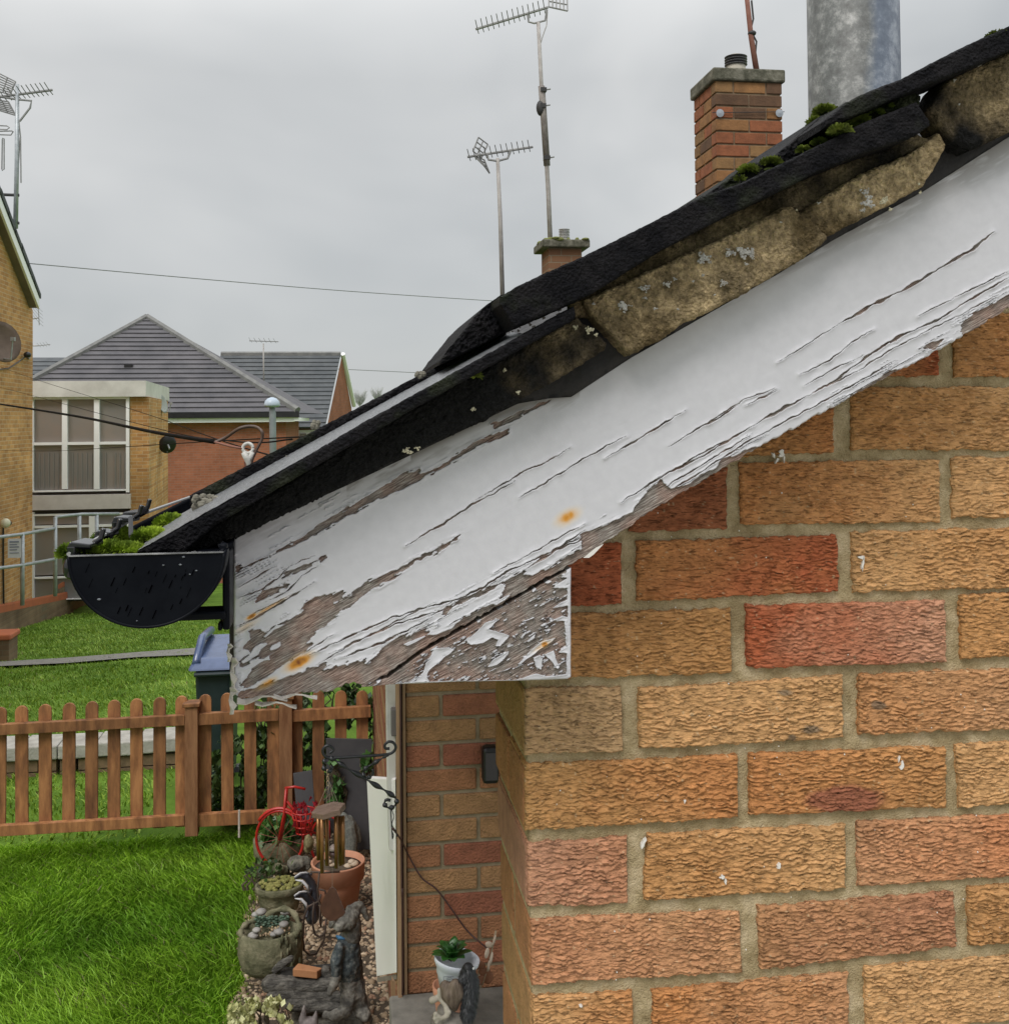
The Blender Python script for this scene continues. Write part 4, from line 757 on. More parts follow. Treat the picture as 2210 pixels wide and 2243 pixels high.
def bdirt_shade(U, V, s, t):
    tv = np.interp(U, [p[0] for p in btop], [p[1] for p in btop]); d = V-tv
    k = np.clip(1.15-d/np.interp(U, [500, 800, 1000, 1250, 1300, 1705, 1900, 2200], [70, 60, 75, 60, 22, 40, 75, 110]), 0, 1)*np.clip(fbm(s/14, t/2.4, 91)*2.3-.55+np.clip((U-1650)/250, 0, 1)*.45, 0, 1)
    soft_shadow = .34*np.clip(1-d/170, 0, 1)*np.clip((U-560)/200, .25, 1)*np.clip(fbm(s/60, t/40, 92)*1.8-.35, 0, 1)  # soft shadow below the top edge, painted in along with the dirt
    k = k*np.where(U < 760, .38, 1); k = np.maximum(k, np.clip(2.2-d/22, 0, 1)*(U < 1270)*(U > 900)*.9); return np.maximum(k*.95, soft_shadow)
bb = hp(timber('barge_board', btop, bbot, 512, 2290, 1040, 290, BARE, FLK, CRK, [(1243, 1132, 30, 15, .62), (1243, 1131, 9, 4, .75), (655, 1450, 34, 13, .95), (653, 1453, 12, 4, 1), (551, 1350, 13, 5, .95), (590, 1330, 45, 4, .5), (585, 1497, 26, 9, .6), (540, 1372, 40, 9, .25)], 11, bdirt_shade, rough_bot=10))
bb['label'] = 'peeling white barge board with bare grey wood at its lower end'
ktop = [(790, 1500), (850, 1486), (930, 1428), (1244, 1248), (1251, 1244)]; kbot = [(790, 1506), (864, 1500), (1000, 1494), (1130, 1492), (1243, 1488), (1251, 1484)]
KB = [[(780, 1150), (1300, 1150), (1300, 1560), (780, 1560)]]
KF = [c5([(355, 1100), (440, 950), (560, 940), (630, 965), (560, 1020), (440, 1110), (380, 1180), (370, 1230), (400, 1270), (250, 1270), (330, 1180)]), c5([(735, 880), (830, 800), (920, 710), (1010, 680), (1040, 690), (950, 770), (1030, 790), (1150, 830), (1120, 870), (1060, 940), (1015, 930), (1040, 870), (980, 850), (900, 900), (780, 920)]),
 c5([(945, 1130), (990, 1060), (1140, 975), (1140, 1010), (1030, 1110)]), c5([(1230, 1100), (1350, 970), (1430, 900), (1500, 870), (1595, 848), (1530, 900), (1430, 970), (1250, 1105)]), c5([(1370, 1040), (1440, 1010), (1460, 1060), (1450, 1160), (1400, 1130)]), c5([(1480, 1010), (1570, 970), (1590, 1060), (1620, 1130), (1600, 1150), (1550, 1080)]),
 c5([(1455, 745), (1540, 690), (1650, 640), (1710, 660), (1700, 700), (1570, 690)]), c5([(1560, 570), (1620, 520), (1710, 480), (1710, 540), (1640, 560)]), c5([(1545, 385), (1640, 320), (1700, 290), (1700, 380)]), c5([(1640, 280), (1700, 220), (1720, 280)]), c5([(1690, 180), (1760, 180), (1760, 1290), (1690, 1290), (1700, 900), (1680, 860), (1700, 700)]), c5([(1670, 700), (1720, 650), (1740, 1250), (1680, 1230), (1690, 1000), (1610, 990), (1680, 930)]),
 c5([(40, 1300), (200, 1262), (700, 1262), (1200, 1252), (1400, 1190), (1500, 1215), (1750, 1190), (1750, 1320), (40, 1330)]), c5([(1250, 850), (1300, 795), (1310, 810), (1265, 860)]), c5([(1310, 885), (1390, 820), (1385, 850), (1330, 890)]), c5([(1020, 1190), (1170, 1130), (1130, 1160)]), c5([(165, 1030), (220, 960), (320, 930), (300, 1000), (180, 1085)])]
KC = []
blk = hp(timber('barge_end_block', ktop, kbot, 792, 1251, 430, 200, KB, KF, KC, [(1192, 1411, 9, 8, .8), (1188, 1414, 30, 6, .35)], 23, Y=BY+.001, thick=.095, jag=.9, fleck=True))
blk['label'] = 'triangular peeling end block under the barge board'
# wood splinters and curled flakes at the rotten lower corner
fk = MB(); R_ = random.Random(3)
for (u, v, l, w, a) in [(520, 1528, 110, 14, -.05), (560, 1534, 90, 9, .1), (600, 1520, 95, 9, .02), (508, 1440, 14, 70, 1.5), (505, 1505, 16, 60, 1.45), (500, 1410, 10, 40, 1.6)]:
    p0 = onY(u, v, BY+.004); k = SC; mb = fk; n = 7; vsx = []
    for i in range(n):
        x = i/(n-1)*l; yy = math.sin(x/l*9)*2.2; cu = .004*math.sin(i*1.3)
        ca, sa = (1, 0) if l > w else (0, 1)
        if l > w: A_ = onY(u+x, v+yy+a*x, BY+cu); B_ = onY(u+x, v+yy+w*(.5+.5*math.sin(i+1))+a*x, BY-.006+cu)
        else: A_ = onY(u+yy, v+(i/(n-1))*w, BY+cu); B_ = onY(u+l*(.6+.4*math.sin(i*2))+yy, v+(i/(n-1))*w, BY-.004)
        vsx += [A_, B_]
    fk.add(vsx, [(2*i, 2*i+1, 2*i+3, 2*i+2) for i in range(n-1)])
o = hp(fk.build('paint_flakes', mat('old_paint_flake', (.42, .39, .35), (.55, .52, .48), 60, .8), None)); o['kind'] = 'stuff'; s = o.modifiers.new('s', 'SOLIDIFY'); s.thickness = .0012
# hanging paint flake below the board
o = hp(MB().prism([onY(1278, 1222, BY), onY(1305, 1200, BY), onY(1322, 1192, BY), onY(1300, 1215, BY), onY(1290, 1222, BY)], (0, .001, 0)).build('paint_flake', M_paintspot, None))
# eaves fascia running back from the barge board end
a = onY(512, 1176, BY+.02); b = onY(512, 1522, BY+.02)
hp(MB().box(a[0]-.004, a[0]+.016, BY+.021, 6, b[2]+.02, a[2]-.004).build('fascia', mat('dark_damp_wood', (.03, .026, .022), (.06, .05, .04), 30, .9, .5, 200, .002), None))
hp(MB().box(a[0]+.016, cornerX+.1, WY+.22, 6, onY(800, 1500, BY)[2]+.012, onY(800, 1500, BY)[2]+.02).build('soffit', mat('soffit_dark', (.06, .05, .04), (.1, .08, .06), 20, .9), None))
# dark felt behind tiles and above the board
ft = [(300, 1215), (900, 875), (1257, 675), (1500, 540), (1790, 395), (2050, 300), (2300, 110)]; fb = [(300, 1216), (505, 1182), (800, 1045), (1060, 921), (1135, 884), (1205, 872), (1253, 869), (1383, 784), (1705, 600), (1829, 524), (2025, 418), (2129, 352), (2210, 300), (2300, 250)]
U, V = cols(ft, fb, 440, 2290, 240, 12)
hp(sheet('undercloak', U, V, BY-.006, .004, mat('felt_black', (.006, .006, .007), (.016, .014, .013), 40, .75, .5, 200, .003), lambda X, Z, ed, u, v: .004*(fbm(X*60, Z*60, 5)-.5)))

# colours of bedding mortar: tan with dark algae staining on its own pattern
def stone(seed, dark0, dark1):
    def f(X, Z, ed, U, V):
        n = fbm(X*26, Z*26, seed); n2 = fbm(X*110, Z*110, seed+3); n3 = fbm(X*420, Z*420, seed+6, 2); c = mixc((.12, .088, .045), (.46, .355, .205), np.clip(n*2.4-.75, 0, 1)); c = c*(.35+.8*n2+.5*n3)[..., None]
        k = np.clip((np.interp(U, [U.min(), .4*U.min()+.6*U.max(), U.max()], [dark0, dark0*.62+dark1*.38, dark1]))+1.9*(fbm(X*17, Z*17, seed+9)-.5), 0, 1); c = mixc((.012, .012, .012), (0, 0, 0), 0*k)*k[..., None]+c*(1-k)[..., None]
        sp_ = vn(X*900, Z*900, seed+30) > .95; return np.where(sp_[..., None], c*1.7, c)
    return f
M_stone = colmat('bedding_mortar', .92, 170, .55, 1.0, 330, .007, spec=.12)
def rough(seed, a=.003): return lambda X, Z, ed, U, V: a*(fbm(X*45, Z*45, seed)-.5)+a*1.1*(fbm(X*170, Z*170, seed+2)-.5)+a*.5*(vn(X*520, Z*520, seed+4)-.5)
def stonepiece(name, top, bot, u0, u1, Y, th_, d0, d1, seed, nu=220, nv=60, rnd=.005, par=None, label=None):
    U, V = cols(top, bot, u0, u1, nu, nv); V = V + 7*(fbm(U/14, V*0+seed, seed)-.5) + 4*(vn(U/5, V*0+seed, seed+3)-.5)
    o = hp(sheet(name, U, V, Y, th_, M_stone, rough(seed), stone(seed, d0, d1), rnd=rnd))
    if label: o['label'] = label
    return o
stonepiece('bedding_mortar', [(400, 1205), (470, 1150), (900, 893), (1264, 693), (1290, 715), (1331, 750)], [(400, 1212), (440, 1212), (480, 1192), (521, 1178), (800, 1043), (900, 992), (1060, 922), (1135, 878), (1211, 838), (1326, 766), (1331, 752)], 404, 1331,   .928, .03, 1.9, .95, 5, 420, 80, label='blackened lower run of mortar under the first verge tile')
stonepiece('bedding_mortar', [(1281, 655), (1362, 622), (1450, 579), (1600, 513), (1729, 449), (1757, 462), (1815, 516)], [(1281, 664), (1300, 692), (1330, 724), (1383, 778), (1450, 742), (1500, 707), (1560, 680), (1640, 637), (1705, 600), (1790, 546), (1815, 522)], 1282, 1815, .930, .03, .06, .05, 8, 320, 90, label='tan lichen spotted mortar between the two verge tiles')
stonepiece('bedding_mortar', [(1745, 468), (1809, 427), (1889, 380), (2001, 332), (2041, 305), (2057, 289), (2074, 318)], [(1745, 470), (1809, 515), (1829, 510), (1889, 478), (1929, 458), (2025, 406), (2060, 350), (2074, 322)], 1748, 2074, .934, .03, .0, .12, 14, 200, 80, label='pale broken end of mortar with a pointed lip')
stonepiece('bedding_mortar', [(2036, 236), (2061, 190), (2075, 172), (2210, 112), (2300, 70)], [(2036, 244), (2049, 252), (2065, 281), (2089, 308), (2129, 327), (2161, 312), (2210, 289), (2300, 240)], 2036, 2290, .930, .035, .85, .72, 19, 160, 90, rnd=.006, label='large dark stone like mortar lump at the upper right')
stonepiece('bedding_mortar', [(1250, 655), (1450, 545), (1618, 455), (1797, 370), (2009, 292), (2041, 300)], [(1250, 690), (1290, 695), (1450, 605), (1729, 480), (1889, 385), (2041, 312)], 1252, 2040, .944, .02, .42, .50, 27, 220, 36, label='recessed shaded mortar above the tan run')

M_tile = colmat('black_verge_tile', .62, 400, .5, 1.0, 420, .004, spec=.12)
def blk_col(seed, moss=0.0):
    def f(X, Z, ed, U, V):
        n = fbm(X*60, Z*60, seed); c = mixc((.0025, .0025, .004), (.012, .011, .0125), np.clip(n*2-.6, 0, 1)); g_ = np.clip(fbm(X*25, Z*25, seed+5)*2-1.15+moss, 0, 1)
        return mixc((0, 0, 0), (.03, .04, .012), g_) + c
    return f
def tilepiece(name, top, bot, u0, u1, Y, th_, seed, nu=300, nv=24, rnd=.003, label=None, a=.0022, moss=0.0, m=None):
    U, V = cols(top, bot, u0, u1, nu, nv); V = V + 3.0*(fbm(U/8, V*0+seed, seed)-.5)
    o = hp(sheet(name, U, V, Y, th_, m or M_tile, rough(seed, a), blk_col(seed, moss), rnd=rnd)); 
    if label: o['label'] = label
    return o
T1t = [(298, 1209), (600, 1041), (800, 923), (900, 868), (1100, 757), (1257, 670), (1262, 684)]; T1b = [(298, 1212), (402, 1212), (470, 1152), (900, 900), (1258, 700), (1262, 690)]
tilepiece('verge_tile', T1t, T1b, 299, 1262, .902, .06, 31, 520, 26, label='lowest verge tile with a wet grey pan reaching into the gutter')
T2t = [(1094, 650), (1130, 628), (1194, 597), (1278, 561), (1400, 500), (1542, 427), (1625, 399), (1781, 323), (1901, 263), (2010, 221), (2039, 265)]; T2b = [(1094, 664), (1127, 718), (1257, 662), (1299, 643), (1450, 547), (1618, 459), (1705, 419), (1797, 373), (1881, 339), (2009, 295), (2039, 273)]
tilepiece('verge_tile', T2t, T2b, 1096, 2039, .900, .07, 33, 520, 40, label='middle verge tile, thick black and pitted')
T3t = [(1800, 268), (1853, 223), (1917, 192), (1973, 172), (2057, 128), (2129, 92), (2210, 56), (2300, 10)]; T3b = [(1800, 284), (1809, 280), (1901, 241), (2009, 194), (2061, 174), (2149, 138), (2210, 110), (2300, 66)]
tilepiece('verge_tile', T3t, T3b, 1802, 2290, .900, .07, 35, 300, 32, label='uppermost verge tile running out of the top right corner')
# pan of tile 1 (wet top surface) and its raised roll
L1 = [onY(u, v, .9035) for u, v in ((302, 1207), (800, 924), (1150, 731))]; RB = [onY(u, v, 1.018) for u, v in ((352, 1151), (433, 1106), (800, 904), (1120, 728))]
n = 200; t = np.linspace(0, 1, n)
def lerpline(P_, t): a_ = np.array(P_); k = np.linspace(0, 1, len(a_)); return np.stack([np.interp(t, k, a_[:, i]) for i in range(3)], -1)
A0 = np.array([L1[0]+(L1[2]-L1[0])*k for k in t]); B0 = np.array([RB[0]+(RB[3]-RB[0])*k for k in t])
w = np.linspace(0, 1, 26)[None, :, None]; P_ = A0[:, None]*(1-w)+B0[:, None]*w; P_[..., 2] += .0012*(fbm(P_[..., 0]*300, P_[..., 1]*300, 3)-.5) + .0004
hp(npmesh('tile_pan', P_.reshape(-1, 3), gridquads(n, 26), mat('wet_tile_top', (.05, .052, .06), (.24, .25, .26), 420, .28, .9, 900, .0015, spec=.9, detail=3), None))
tilepiece('tile_roll', [(414, 1086), (600, 989), (800, 884), (900, 831), (1000, 780), (1110, 722)], [(414, 1108), (433, 1110), (600, 1019), (800, 905), (900, 850), (1000, 797), (1110, 738)], 415, 1110, 1.018, .03, 41, 320, 16, a=.003, moss=.1)
# the tail ends of the upper tiles, turned down slope
tilepiece('tile_tail', [(963, 792), (985, 760), (1013, 727), (1040, 692), (1064, 668), (1097, 645), (1128, 640)], [(963, 799), (990, 787), (1050, 757), (1128, 718)], 964, 1128, .955, .25, 43, 120, 40, a=.006, moss=.12)
tilepiece('tile_tail', [(1530, 436), (1594, 392), (1634, 361), (1690, 346), (1765, 283), (1800, 252), (1853, 226), (1917, 200), (2009, 196)], [(1530, 440), (1625, 405), (1781, 330), (1901, 270), (2009, 226)], 1532, 2009, .955, .25, 45, 240, 40, a=.005, moss=.2)
tilepiece('tile_tail', [(1840, 262), (1901, 236), (2000, 196), (2020, 210)], [(1840, 300), (1901, 266), (2010, 228), (2020, 224)], 1842, 2018, .93, .05, 47, 90, 24, a=.006, moss=.7)
# --- the roof itself going back from the verge, rolls of the interlocking tiles
slope = (L1[2]-L1[0]); slope = slope/np.linalg.norm(slope); P0 = L1[0]+np.array([0, 0, -.006])
def rpt(s, y, h): nrm = np.array([-slope[2], 0, slope[0]]); p = P0+slope*s+nrm*h; return np.array([p[0], y, p[2]])
for k in range(12):
    s0, s1 = k*.345, k*.345+.36; h0 = .0; 
    prof = []
    ys = [1.05]; yy = 1.05
    mb = MB(); pr_ = []
    while yy < 11.5: pr_ += [(yy, .0), (yy+.23, .0), (yy+.245, .012), (yy+.285, .012)]; yy += .30
    hl = -.035 if k == 0 else -.03
    vs_ = [rpt(s0, y_, h+.0+hl+.012) for y_, h in pr_]+[rpt(s1, y_, h+hl) for y_, h in pr_]+[rpt(s0, y_, h+hl-.012) for y_, h in pr_]; m_ = len(pr_)
    mb.add(vs_, [(i, i+1, m_+i+1, m_+i) for i in range(m_-1)]+[(2*m_+i, 2*m_+i+1, i+1, i) for i in range(m_-1)])
    hp(mb.build('tile_course', mat('near_roof_tile', (.03, .03, .033), (.07, .07, .072), 20, .7, .6, 120, .004), None))

# --- moss cushions: many small upright leaflets on a mound
def moss(name, spots, m, parent_fn=hp, seed=1, mc=((.05, .065, .012), (.22, .27, .045))):
    r = np.random.default_rng(seed); V = []; Q = []
    for (u, v, Y, ru, rv, n) in spots:
        c = onY(u, v, Y); kx = ru*pm(Y); kz = rv*pm(Y)
        for i in range(n):
            d = r.normal(0, 1, 3); d /= np.linalg.norm(d); d[2] = abs(d[2])*.9-.15; q = c+np.array([d[0]*kx, d[1]*kx*.8, d[2]*kz])*(.55+.5*r.random()); o = (d+r.normal(0, .35, 3)); o /= np.linalg.norm(o); L_ = .0032*(.5+r.random()); s_ = np.cross(o, [.3, .8, .5])*.0011
            b = len(V); V += [q-s_, q+s_, q+o*L_+s_*.4, q+o*L_-s_*.4]; Q.append((b, b+1, b+2, b+3))
    V = np.array(V); g_ = fbm(V[:, 0]*150, V[:, 2]*150, 3); c_ = mixc(mc[0], mc[1], np.clip(g_*2-.5, 0, 1))
    o = npmesh(name, V, np.array(Q), colmat('moss_leaf', .8, 200, .3, 0, spec=.2), None, False, c_); o['kind'] = 'stuff'; return parent_fn(o)
mm = MB()
for (u, v, Y, ru, rv) in [(375, 1146, 1.0, 30, 17), (330, 1178, .95, 33, 18), (272, 1206, .92, 42, 14), (150, 1215, .885, 18, 20), (185, 1208, .90, 22, 10), (225, 1196, .99, 30, 30), (265, 1180, 1.02, 30, 30), (232, 1200, .92, 26, 12), (1808, 248, .985, 22, 16), (1785, 270, .985, 12, 10), (1880, 268, .925, 22, 10), (1690, 355, .95, 18, 7)]:
    k = pm(Y); mm.ell(onY(u, v, Y)-np.array([0, -.004, .006]), (ru*k*.85, ru*k*.7, rv*k*.9), 14, 9)
o = hp(mm.build('moss_mound', mat('moss_base', (.035, .05, .01), (.10, .13, .025), 120, .95, 1, 500, .003), None, True)); o['kind'] = 'stuff'
moss('gutter_moss', [(375, 1146, 1.0, 32, 20, 2600), (330, 1178, 0.95, 35, 22, 3600), (272, 1206, 0.92, 44, 16, 2600), (150, 1215, 0.885, 19, 22, 1500), (185, 1208, 0.9, 24, 12, 1200), (225, 1196, 0.99, 30, 30, 2200), (265, 1180, 1.02, 30, 30, 2600), (232, 1200, 0.92, 28, 14, 1200)], None, seed=4, mc=((.08, .13, .012), (.34, .46, .045)))
moss('moss', [(1808, 246, 0.985, 24, 18, 2000), (1785, 268, 0.985, 14, 12, 800), (1880, 266, 0.925, 24, 12, 1300), (1840, 285, 0.9, 24, 10, 700), (1690, 355, 0.95, 20, 8, 700), (2185, 78, 0.91, 22, 6, 500), (1830, 292, 0.93, 16, 5, 400), (1860, 276, 0.93, 18, 8, 600), (1915, 246, 0.93, 16, 6, 400), (1940, 232, 0.93, 12, 5, 250), (1795, 312, 0.93, 14, 5, 300), (1760, 328, 0.93, 12, 4, 200), (1620, 392, 0.93, 9, 3, 80), (1041, 823, 0.925, 12, 7, 350), (1640, 372, 0.95, 20, 10, 500)], None, seed=6)
# grey lichen lump on the tile pan and lichens on the mortar (crusts)
lm = MB(); R_ = random.Random(9)
def lich(u, v, r, Y, n=9, asp=.8):
    for i in range(int(n*3.5)):
        a = R_.uniform(0, 6.28); d = r*R_.random()**.6*(.8+.4*math.sin(3*a+u)); c = onY(u+d*math.cos(a), v+d*math.sin(a)*asp, Y); q_ = max(.0006, r*R_.uniform(.10, .24)*pm(Y)); lm.ell(c, (q_, .0012, q_*.85), 6, 4)
for (u, v, r, n) in [(1366, 670, 17, 16), (1411, 632, 12, 12), (1413, 652, 5, 4), (1462, 622, 10, 9), (1478, 611, 5, 4), (1541, 564, 16, 14), (1554, 574, 7, 4), (1597, 553, 13, 12), (1630, 552, 18, 18), (1645, 560, 10, 9), (1585, 620, 9, 8), (1635, 578, 5, 4), (1540, 603, 5, 4), (1518, 616, 2.5, 2), (1566, 645, 3, 2), (1435, 676, 5, 5), (1300, 665, 4, 4), (1484, 677, 3, 3)]: lich(u, v, r, .9265, n)
for (u, v, r, n) in [(1903, 443, 16, 16), (1895, 420, 12, 10), (1890, 460, 7, 6), (1793, 444, 4, 3), (2145, 141, 5, 5), (2090, 175, 4, 3), (1532, 465, 2.5, 2), (1710, 487, 3, 3), (2101, 228, 2.5, 2)]: lich(u, v, r, .9265 if v > 300 else .925, n)
lich_o = hp(lm.build('grey_lichen', mat('lichen_grey', (.30, .295, .28), (.50, .49, .46), 300, .95, 1, 900, .001), None)); lich_o['kind'] = 'stuff'
lm = MB()
for (u, v, r, n) in [(1260, 716, 6, 7), (1290, 722, 11, 14), (1305, 733, 5, 6), (1106, 811, 5, 6), (1135, 859, 5, 7), (1037, 896, 6, 8), (891, 987, 9, 14), (915, 982, 6, 8), (901, 990, 4, 5), (1935, 441, 9, 12), (1940, 435, 6, 8), (1295, 1, 0, 0), (2015, 421, 4, 5), (1950, 458, 5, 5), (1745, 459, 2, 2), (2013, 402, 3, 3)]: lich(u, v, r, .9235, n) if n else None
lo_ = hp(lm.build('cream_lichen', mat('lichen_cream', (.42, .39, .27), (.58, .55, .42), 400, .95, 1, 900, .001), None)); lo_['kind'] = 'stuff'
mm = MB()
for i in range(40): mm.ell(onY(452+R_.uniform(-24, 24), 1101+R_.uniform(-12, 10), .985)+np.array([0, R_.uniform(-.01, .02), 0]), R_.uniform(.0015, .0045), 6, 4)
for (u, v, Y) in ((640, 1000, 1.02), (690, 933, .99), (694, 928, .99), (916, 822, 1.01), (921, 819, 1.01), (628, 1003, 1.02)):
    for i in range(8): mm.ell(onY(u+R_.uniform(-7, 7), v+R_.uniform(-4, 4), Y), R_.uniform(.001, .003), 5, 4)
dd = hp(mm.build('debris', mat('debris_grey', (.10, .09, .07), (.22, .21, .17), 200, .95), None)); dd['kind'] = 'stuff'
# leaf cluster dropped on the pan
# --- gutter
GY = .862; rg_ = 157*pm(GY); gc = onY(322, 1214, GY)
M_gut = mat('gutter_black', (.003, .0036, .006), (.006, .007, .010), 30, .38, .4, 60, .0012, spec=.07)
mb = MB(); N_ = 40
outer = [(gc[0]+rg_*math.cos(math.pi+math.pi*i/N_), gc[2]+rg_*.97*math.sin(math.pi+math.pi*i/N_)) for i in range(N_+1)]
def halfshell(y0, y1, r0, r1):
    mb = MB(); V = []
    for y in (y0, y1):
        for r in (r0, r1):
            for i in range(N_+1): a_ = math.pi+math.pi*i/N_; V.append((gc[0]+r*math.cos(a_), y, gc[2]+r*.97*math.sin(a_)))
    k = N_+1; F = []
    for i in range(N_): F += [(i, i+1, k+i+1, k+i), (2*k+i, 3*k+i, 3*k+i+1, 2*k+i+1), (i, 2*k+i, 2*k+i+1, i+1), (k+i, k+i+1, 3*k+i+1, 3*k+i)]
    F += [(0, k, 3*k, 2*k), (k-1, 3*k-1, 4*k-1, 2*k-1)]; return mb.add(V, F)
gut = hp(halfshell(GY+.006, 9, rg_*.93, rg_*.965).build('gutter', M_gut, None, True))
end = MB().prism([(x, GY, z) for x, z in outer], (0, .004, 0)).build('end_cap', M_gut, gut, bevel=.0008)
halfshell(GY-.001, GY+.03, rg_*.985, rg_*1.02).build('end_cap_rim', M_gut, gut, True)
MB().box(gc[0]-rg_*1.0, gc[0]+rg_, GY-.0015, GY+.003, gc[2]-.0003, gc[2]+.0005).build('cap_lip', mat('pale_lip', (.08, .08, .085), (.25, .25, .25), 40, .25, spec=.8), gut)  # lip paler and glossier than the black cap
# dried drip marks and droplets on the cap
dr = MB()
for i in range(34):
    u = R_.uniform(185, 455); v = R_.uniform(1225, 1345)
    if ((u-322)/150)**2+((v-1214)/140)**2 < .92: L_ = R_.uniform(5, 22); dr.tube([onY(u, v, GY-.0006), onY(u-L_*.45, v+L_, GY-.0006)], R_.uniform(.00015, .00045), 4)
o = dr.build('drip_marks', mat('drip_mark', (.0006, .0006, .001), None, 9, .9, spec=0), gut); o['kind'] = 'stuff'
dr = MB()
for (u, v, r) in [(217, 1313, 3), (395, 1237, 2.5), (402, 1220, 2.5), (430, 1250, 2), (358, 1238, 2), (416, 1258, 1.8), (300, 1360, 1.5)]: dr.ell(onY(u, v, GY-.0004), (r*pm(GY)*1.4, .001, r*pm(GY)*.8), 8, 5)
o = dr.build('droplets', mat('droplet', (.12, .13, .15), None, 9, .1, spec=1), gut); o['kind'] = 'stuff'
# clips along the outer rim
M_clip = mat('gloss_black_clip', (.010, .010, .012), (.016, .016, .018), 20, .12, spec=.5)
def clip(u0, u1, vt, vb, Y, drop=30, th_=.03, hook=True):
    a_ = onY(u0, vt, Y); b_ = onY(u1, vb-2, Y); dz = 6*pm(Y); mb = MB()
    mb.hexa([(a_[0], Y, a_[2]-dz*2), (b_[0], Y, b_[2]-dz), (b_[0]+.004, Y+th_, b_[2]-dz), (a_[0]+.004, Y+th_, a_[2]-dz*2), (a_[0]+.002, Y, a_[2]), (b_[0], Y, b_[2]+dz*.6), (b_[0]+.004, Y+th_, b_[2]+dz*.6), (a_[0]+.006, Y+th_, a_[2])])
    mb.hexa([(a_[0], Y, a_[2]-drop*pm(Y)), (a_[0]+.006, Y, a_[2]-drop*pm(Y)), (a_[0]+.010, Y+th_, a_[2]-drop*pm(Y)), (a_[0]+.004, Y+th_, a_[2]-drop*pm(Y)), (a_[0]-.0002, Y-.0004, a_[2]-dz*1.6), (a_[0]+.0062, Y-.0004, a_[2]-dz*1.6), (a_[0]+.0102, Y+th_, a_[2]-dz*1.6), (a_[0]+.0042, Y+th_, a_[2]-dz*1.6)])
    if hook: mb.tube([(b_[0]-.001, Y+th_/2, b_[2]), (b_[0]+.005, Y+th_/2, b_[2]+.004), (b_[0]+.007, Y+th_/2, b_[2]+.012)], .0025, 6)
    return mb.build('clip', M_clip, gut, bevel=.0015)
clip(146, 197, 1187, 1198, .872, 58); clip(205, 240, 1162, 1172, .96, 26, .02); clip(244, 288, 1132, 1140, 1.0, 22, .02); clip(264, 305, 1122, 1126, 1.05, 18, .03)
MB().tube([onY(232, 1186, .97), onY(246, 1165, .98), onY(252, 1156, .98)], .003, 6).build('clip', M_clip, gut); MB().tube([onY(302, 1128, 1.06), onY(313, 1122, 1.06), onY(321, 1112, 1.06)], .0032, 6).build('clip', M_clip, gut)
MB().tube([onY(286, 1134, 1.0), onY(287, 1175, .98), onY(292, 1192, .96)], .0022, 6).build('strap', M_clip, gut)
MB().ell(onY(155, 1244, .875), (.006, .006, .009)).build('clip', M_clip, gut, True); 
# fascia bracket
a = onY(511, 1198, .93); b = onY(496, 1366, .93)
bk = MB(); bk.box(b[0], a[0], .90, .93, b[2], a[2]); p = onY(388, 1357, .905); q_ = onY(499, 1335, .905); bk.box(p[0], q_[0]-.001, .896, .926, p[2], q_[2]); p = onY(430, 1206, .905); bk.box(p[0], q_[0]-.001, .897, .925, p[2]-.004, p[2])
bk.box(b[0]-.004, b[0]-.0005, .902, .928, b[2]-.001, b[2]+.006); bk.build('bracket', M_gut, gut, bevel=.002)
p = onY(485, 1186, .90); MB().box(p[0], a[0]-.0005, .885, .8955, onY(485, 1215, .9)[2], p[2]).build('bracket', M_gut, gut, bevel=.002)
# gutter far lip beyond the clips, its highlight painted as a pale line
MB().tube([onY(150, 1214, .87), onY(316, 1124, 1.08), onY(418, 1088, 1.35), onY(560, 1015, 2.2)], .0016, 6).build('rim', mat('rim_highlight', (.30, .30, .30), None, 9, .25), gut)

# --- eye bolt with insulator and the twisted cable
g = G('eye_bolt', 'white insulated eye bolt standing on the roof edge holding the black cable', 'hook', onY(548, 1012, 1.08)); Y = 1.08; cc_ = onY(543, 982, Y); r = 10.5*pm(Y)
MB().tube([cc_+np.array([math.cos(t_)*r, 0, math.sin(t_)*r]) for t_ in np.linspace(0, 2*math.pi, 25)], .0017, 8).build('ring', mat('chalky_white', (.42, .41, .38), (.60, .59, .56), 300, .6, .4, 500, .001), g.t, True)
MB().tube([onY(534, 990, Y), onY(541, 1003, Y), onY(545, 1014, Y), onY(544, 1024, Y)], [.003, .0034, .0028, .002], 8).build('shank', MATS['chalky_white'], g.t, True)
MB().tube([onY(553, 990, Y), onY(549, 1002, Y), onY(546, 1010, Y)], [.0026, .0026, .002], 8).build('shank', MATS['chalky_white'], g.t, True)
MB().tube([onY(541, 1010, Y+.01), onY(543, 1030, Y+.01)], .003, 8).build('screw', M_rust, g.t); g.done()
w_ = wire('thick black cable running from the left edge to the eye bolt', [(-60, 876, 3.2), (0, 885, 2.8), (170, 912, 2.0), (330, 945, 1.4), (470, 968, 1.1)], .0021, name='overhead_cable')
wire('thin twisted tail of the cable between its loop and the eye bolt', [(470, 968, 1.1), (500, 976, 1.09), (520, 980, 1.08), (534, 983, 1.08)], .0011, M_rust, name='cable_tail')
wire('brown cable loop standing up beside the eye bolt', [(470, 969, 1.1), (495, 958, 1.1), (525, 938, 1.09), (555, 934, 1.09), (572, 943, 1.08), (574, 960, 1.08), (562, 985, 1.08), (553, 1005, 1.08), (549, 1020, 1.08)], .0016, mat('brown_cable', (.06, .035, .025), (.10, .06, .045), 60, .5), name='cable_loop')

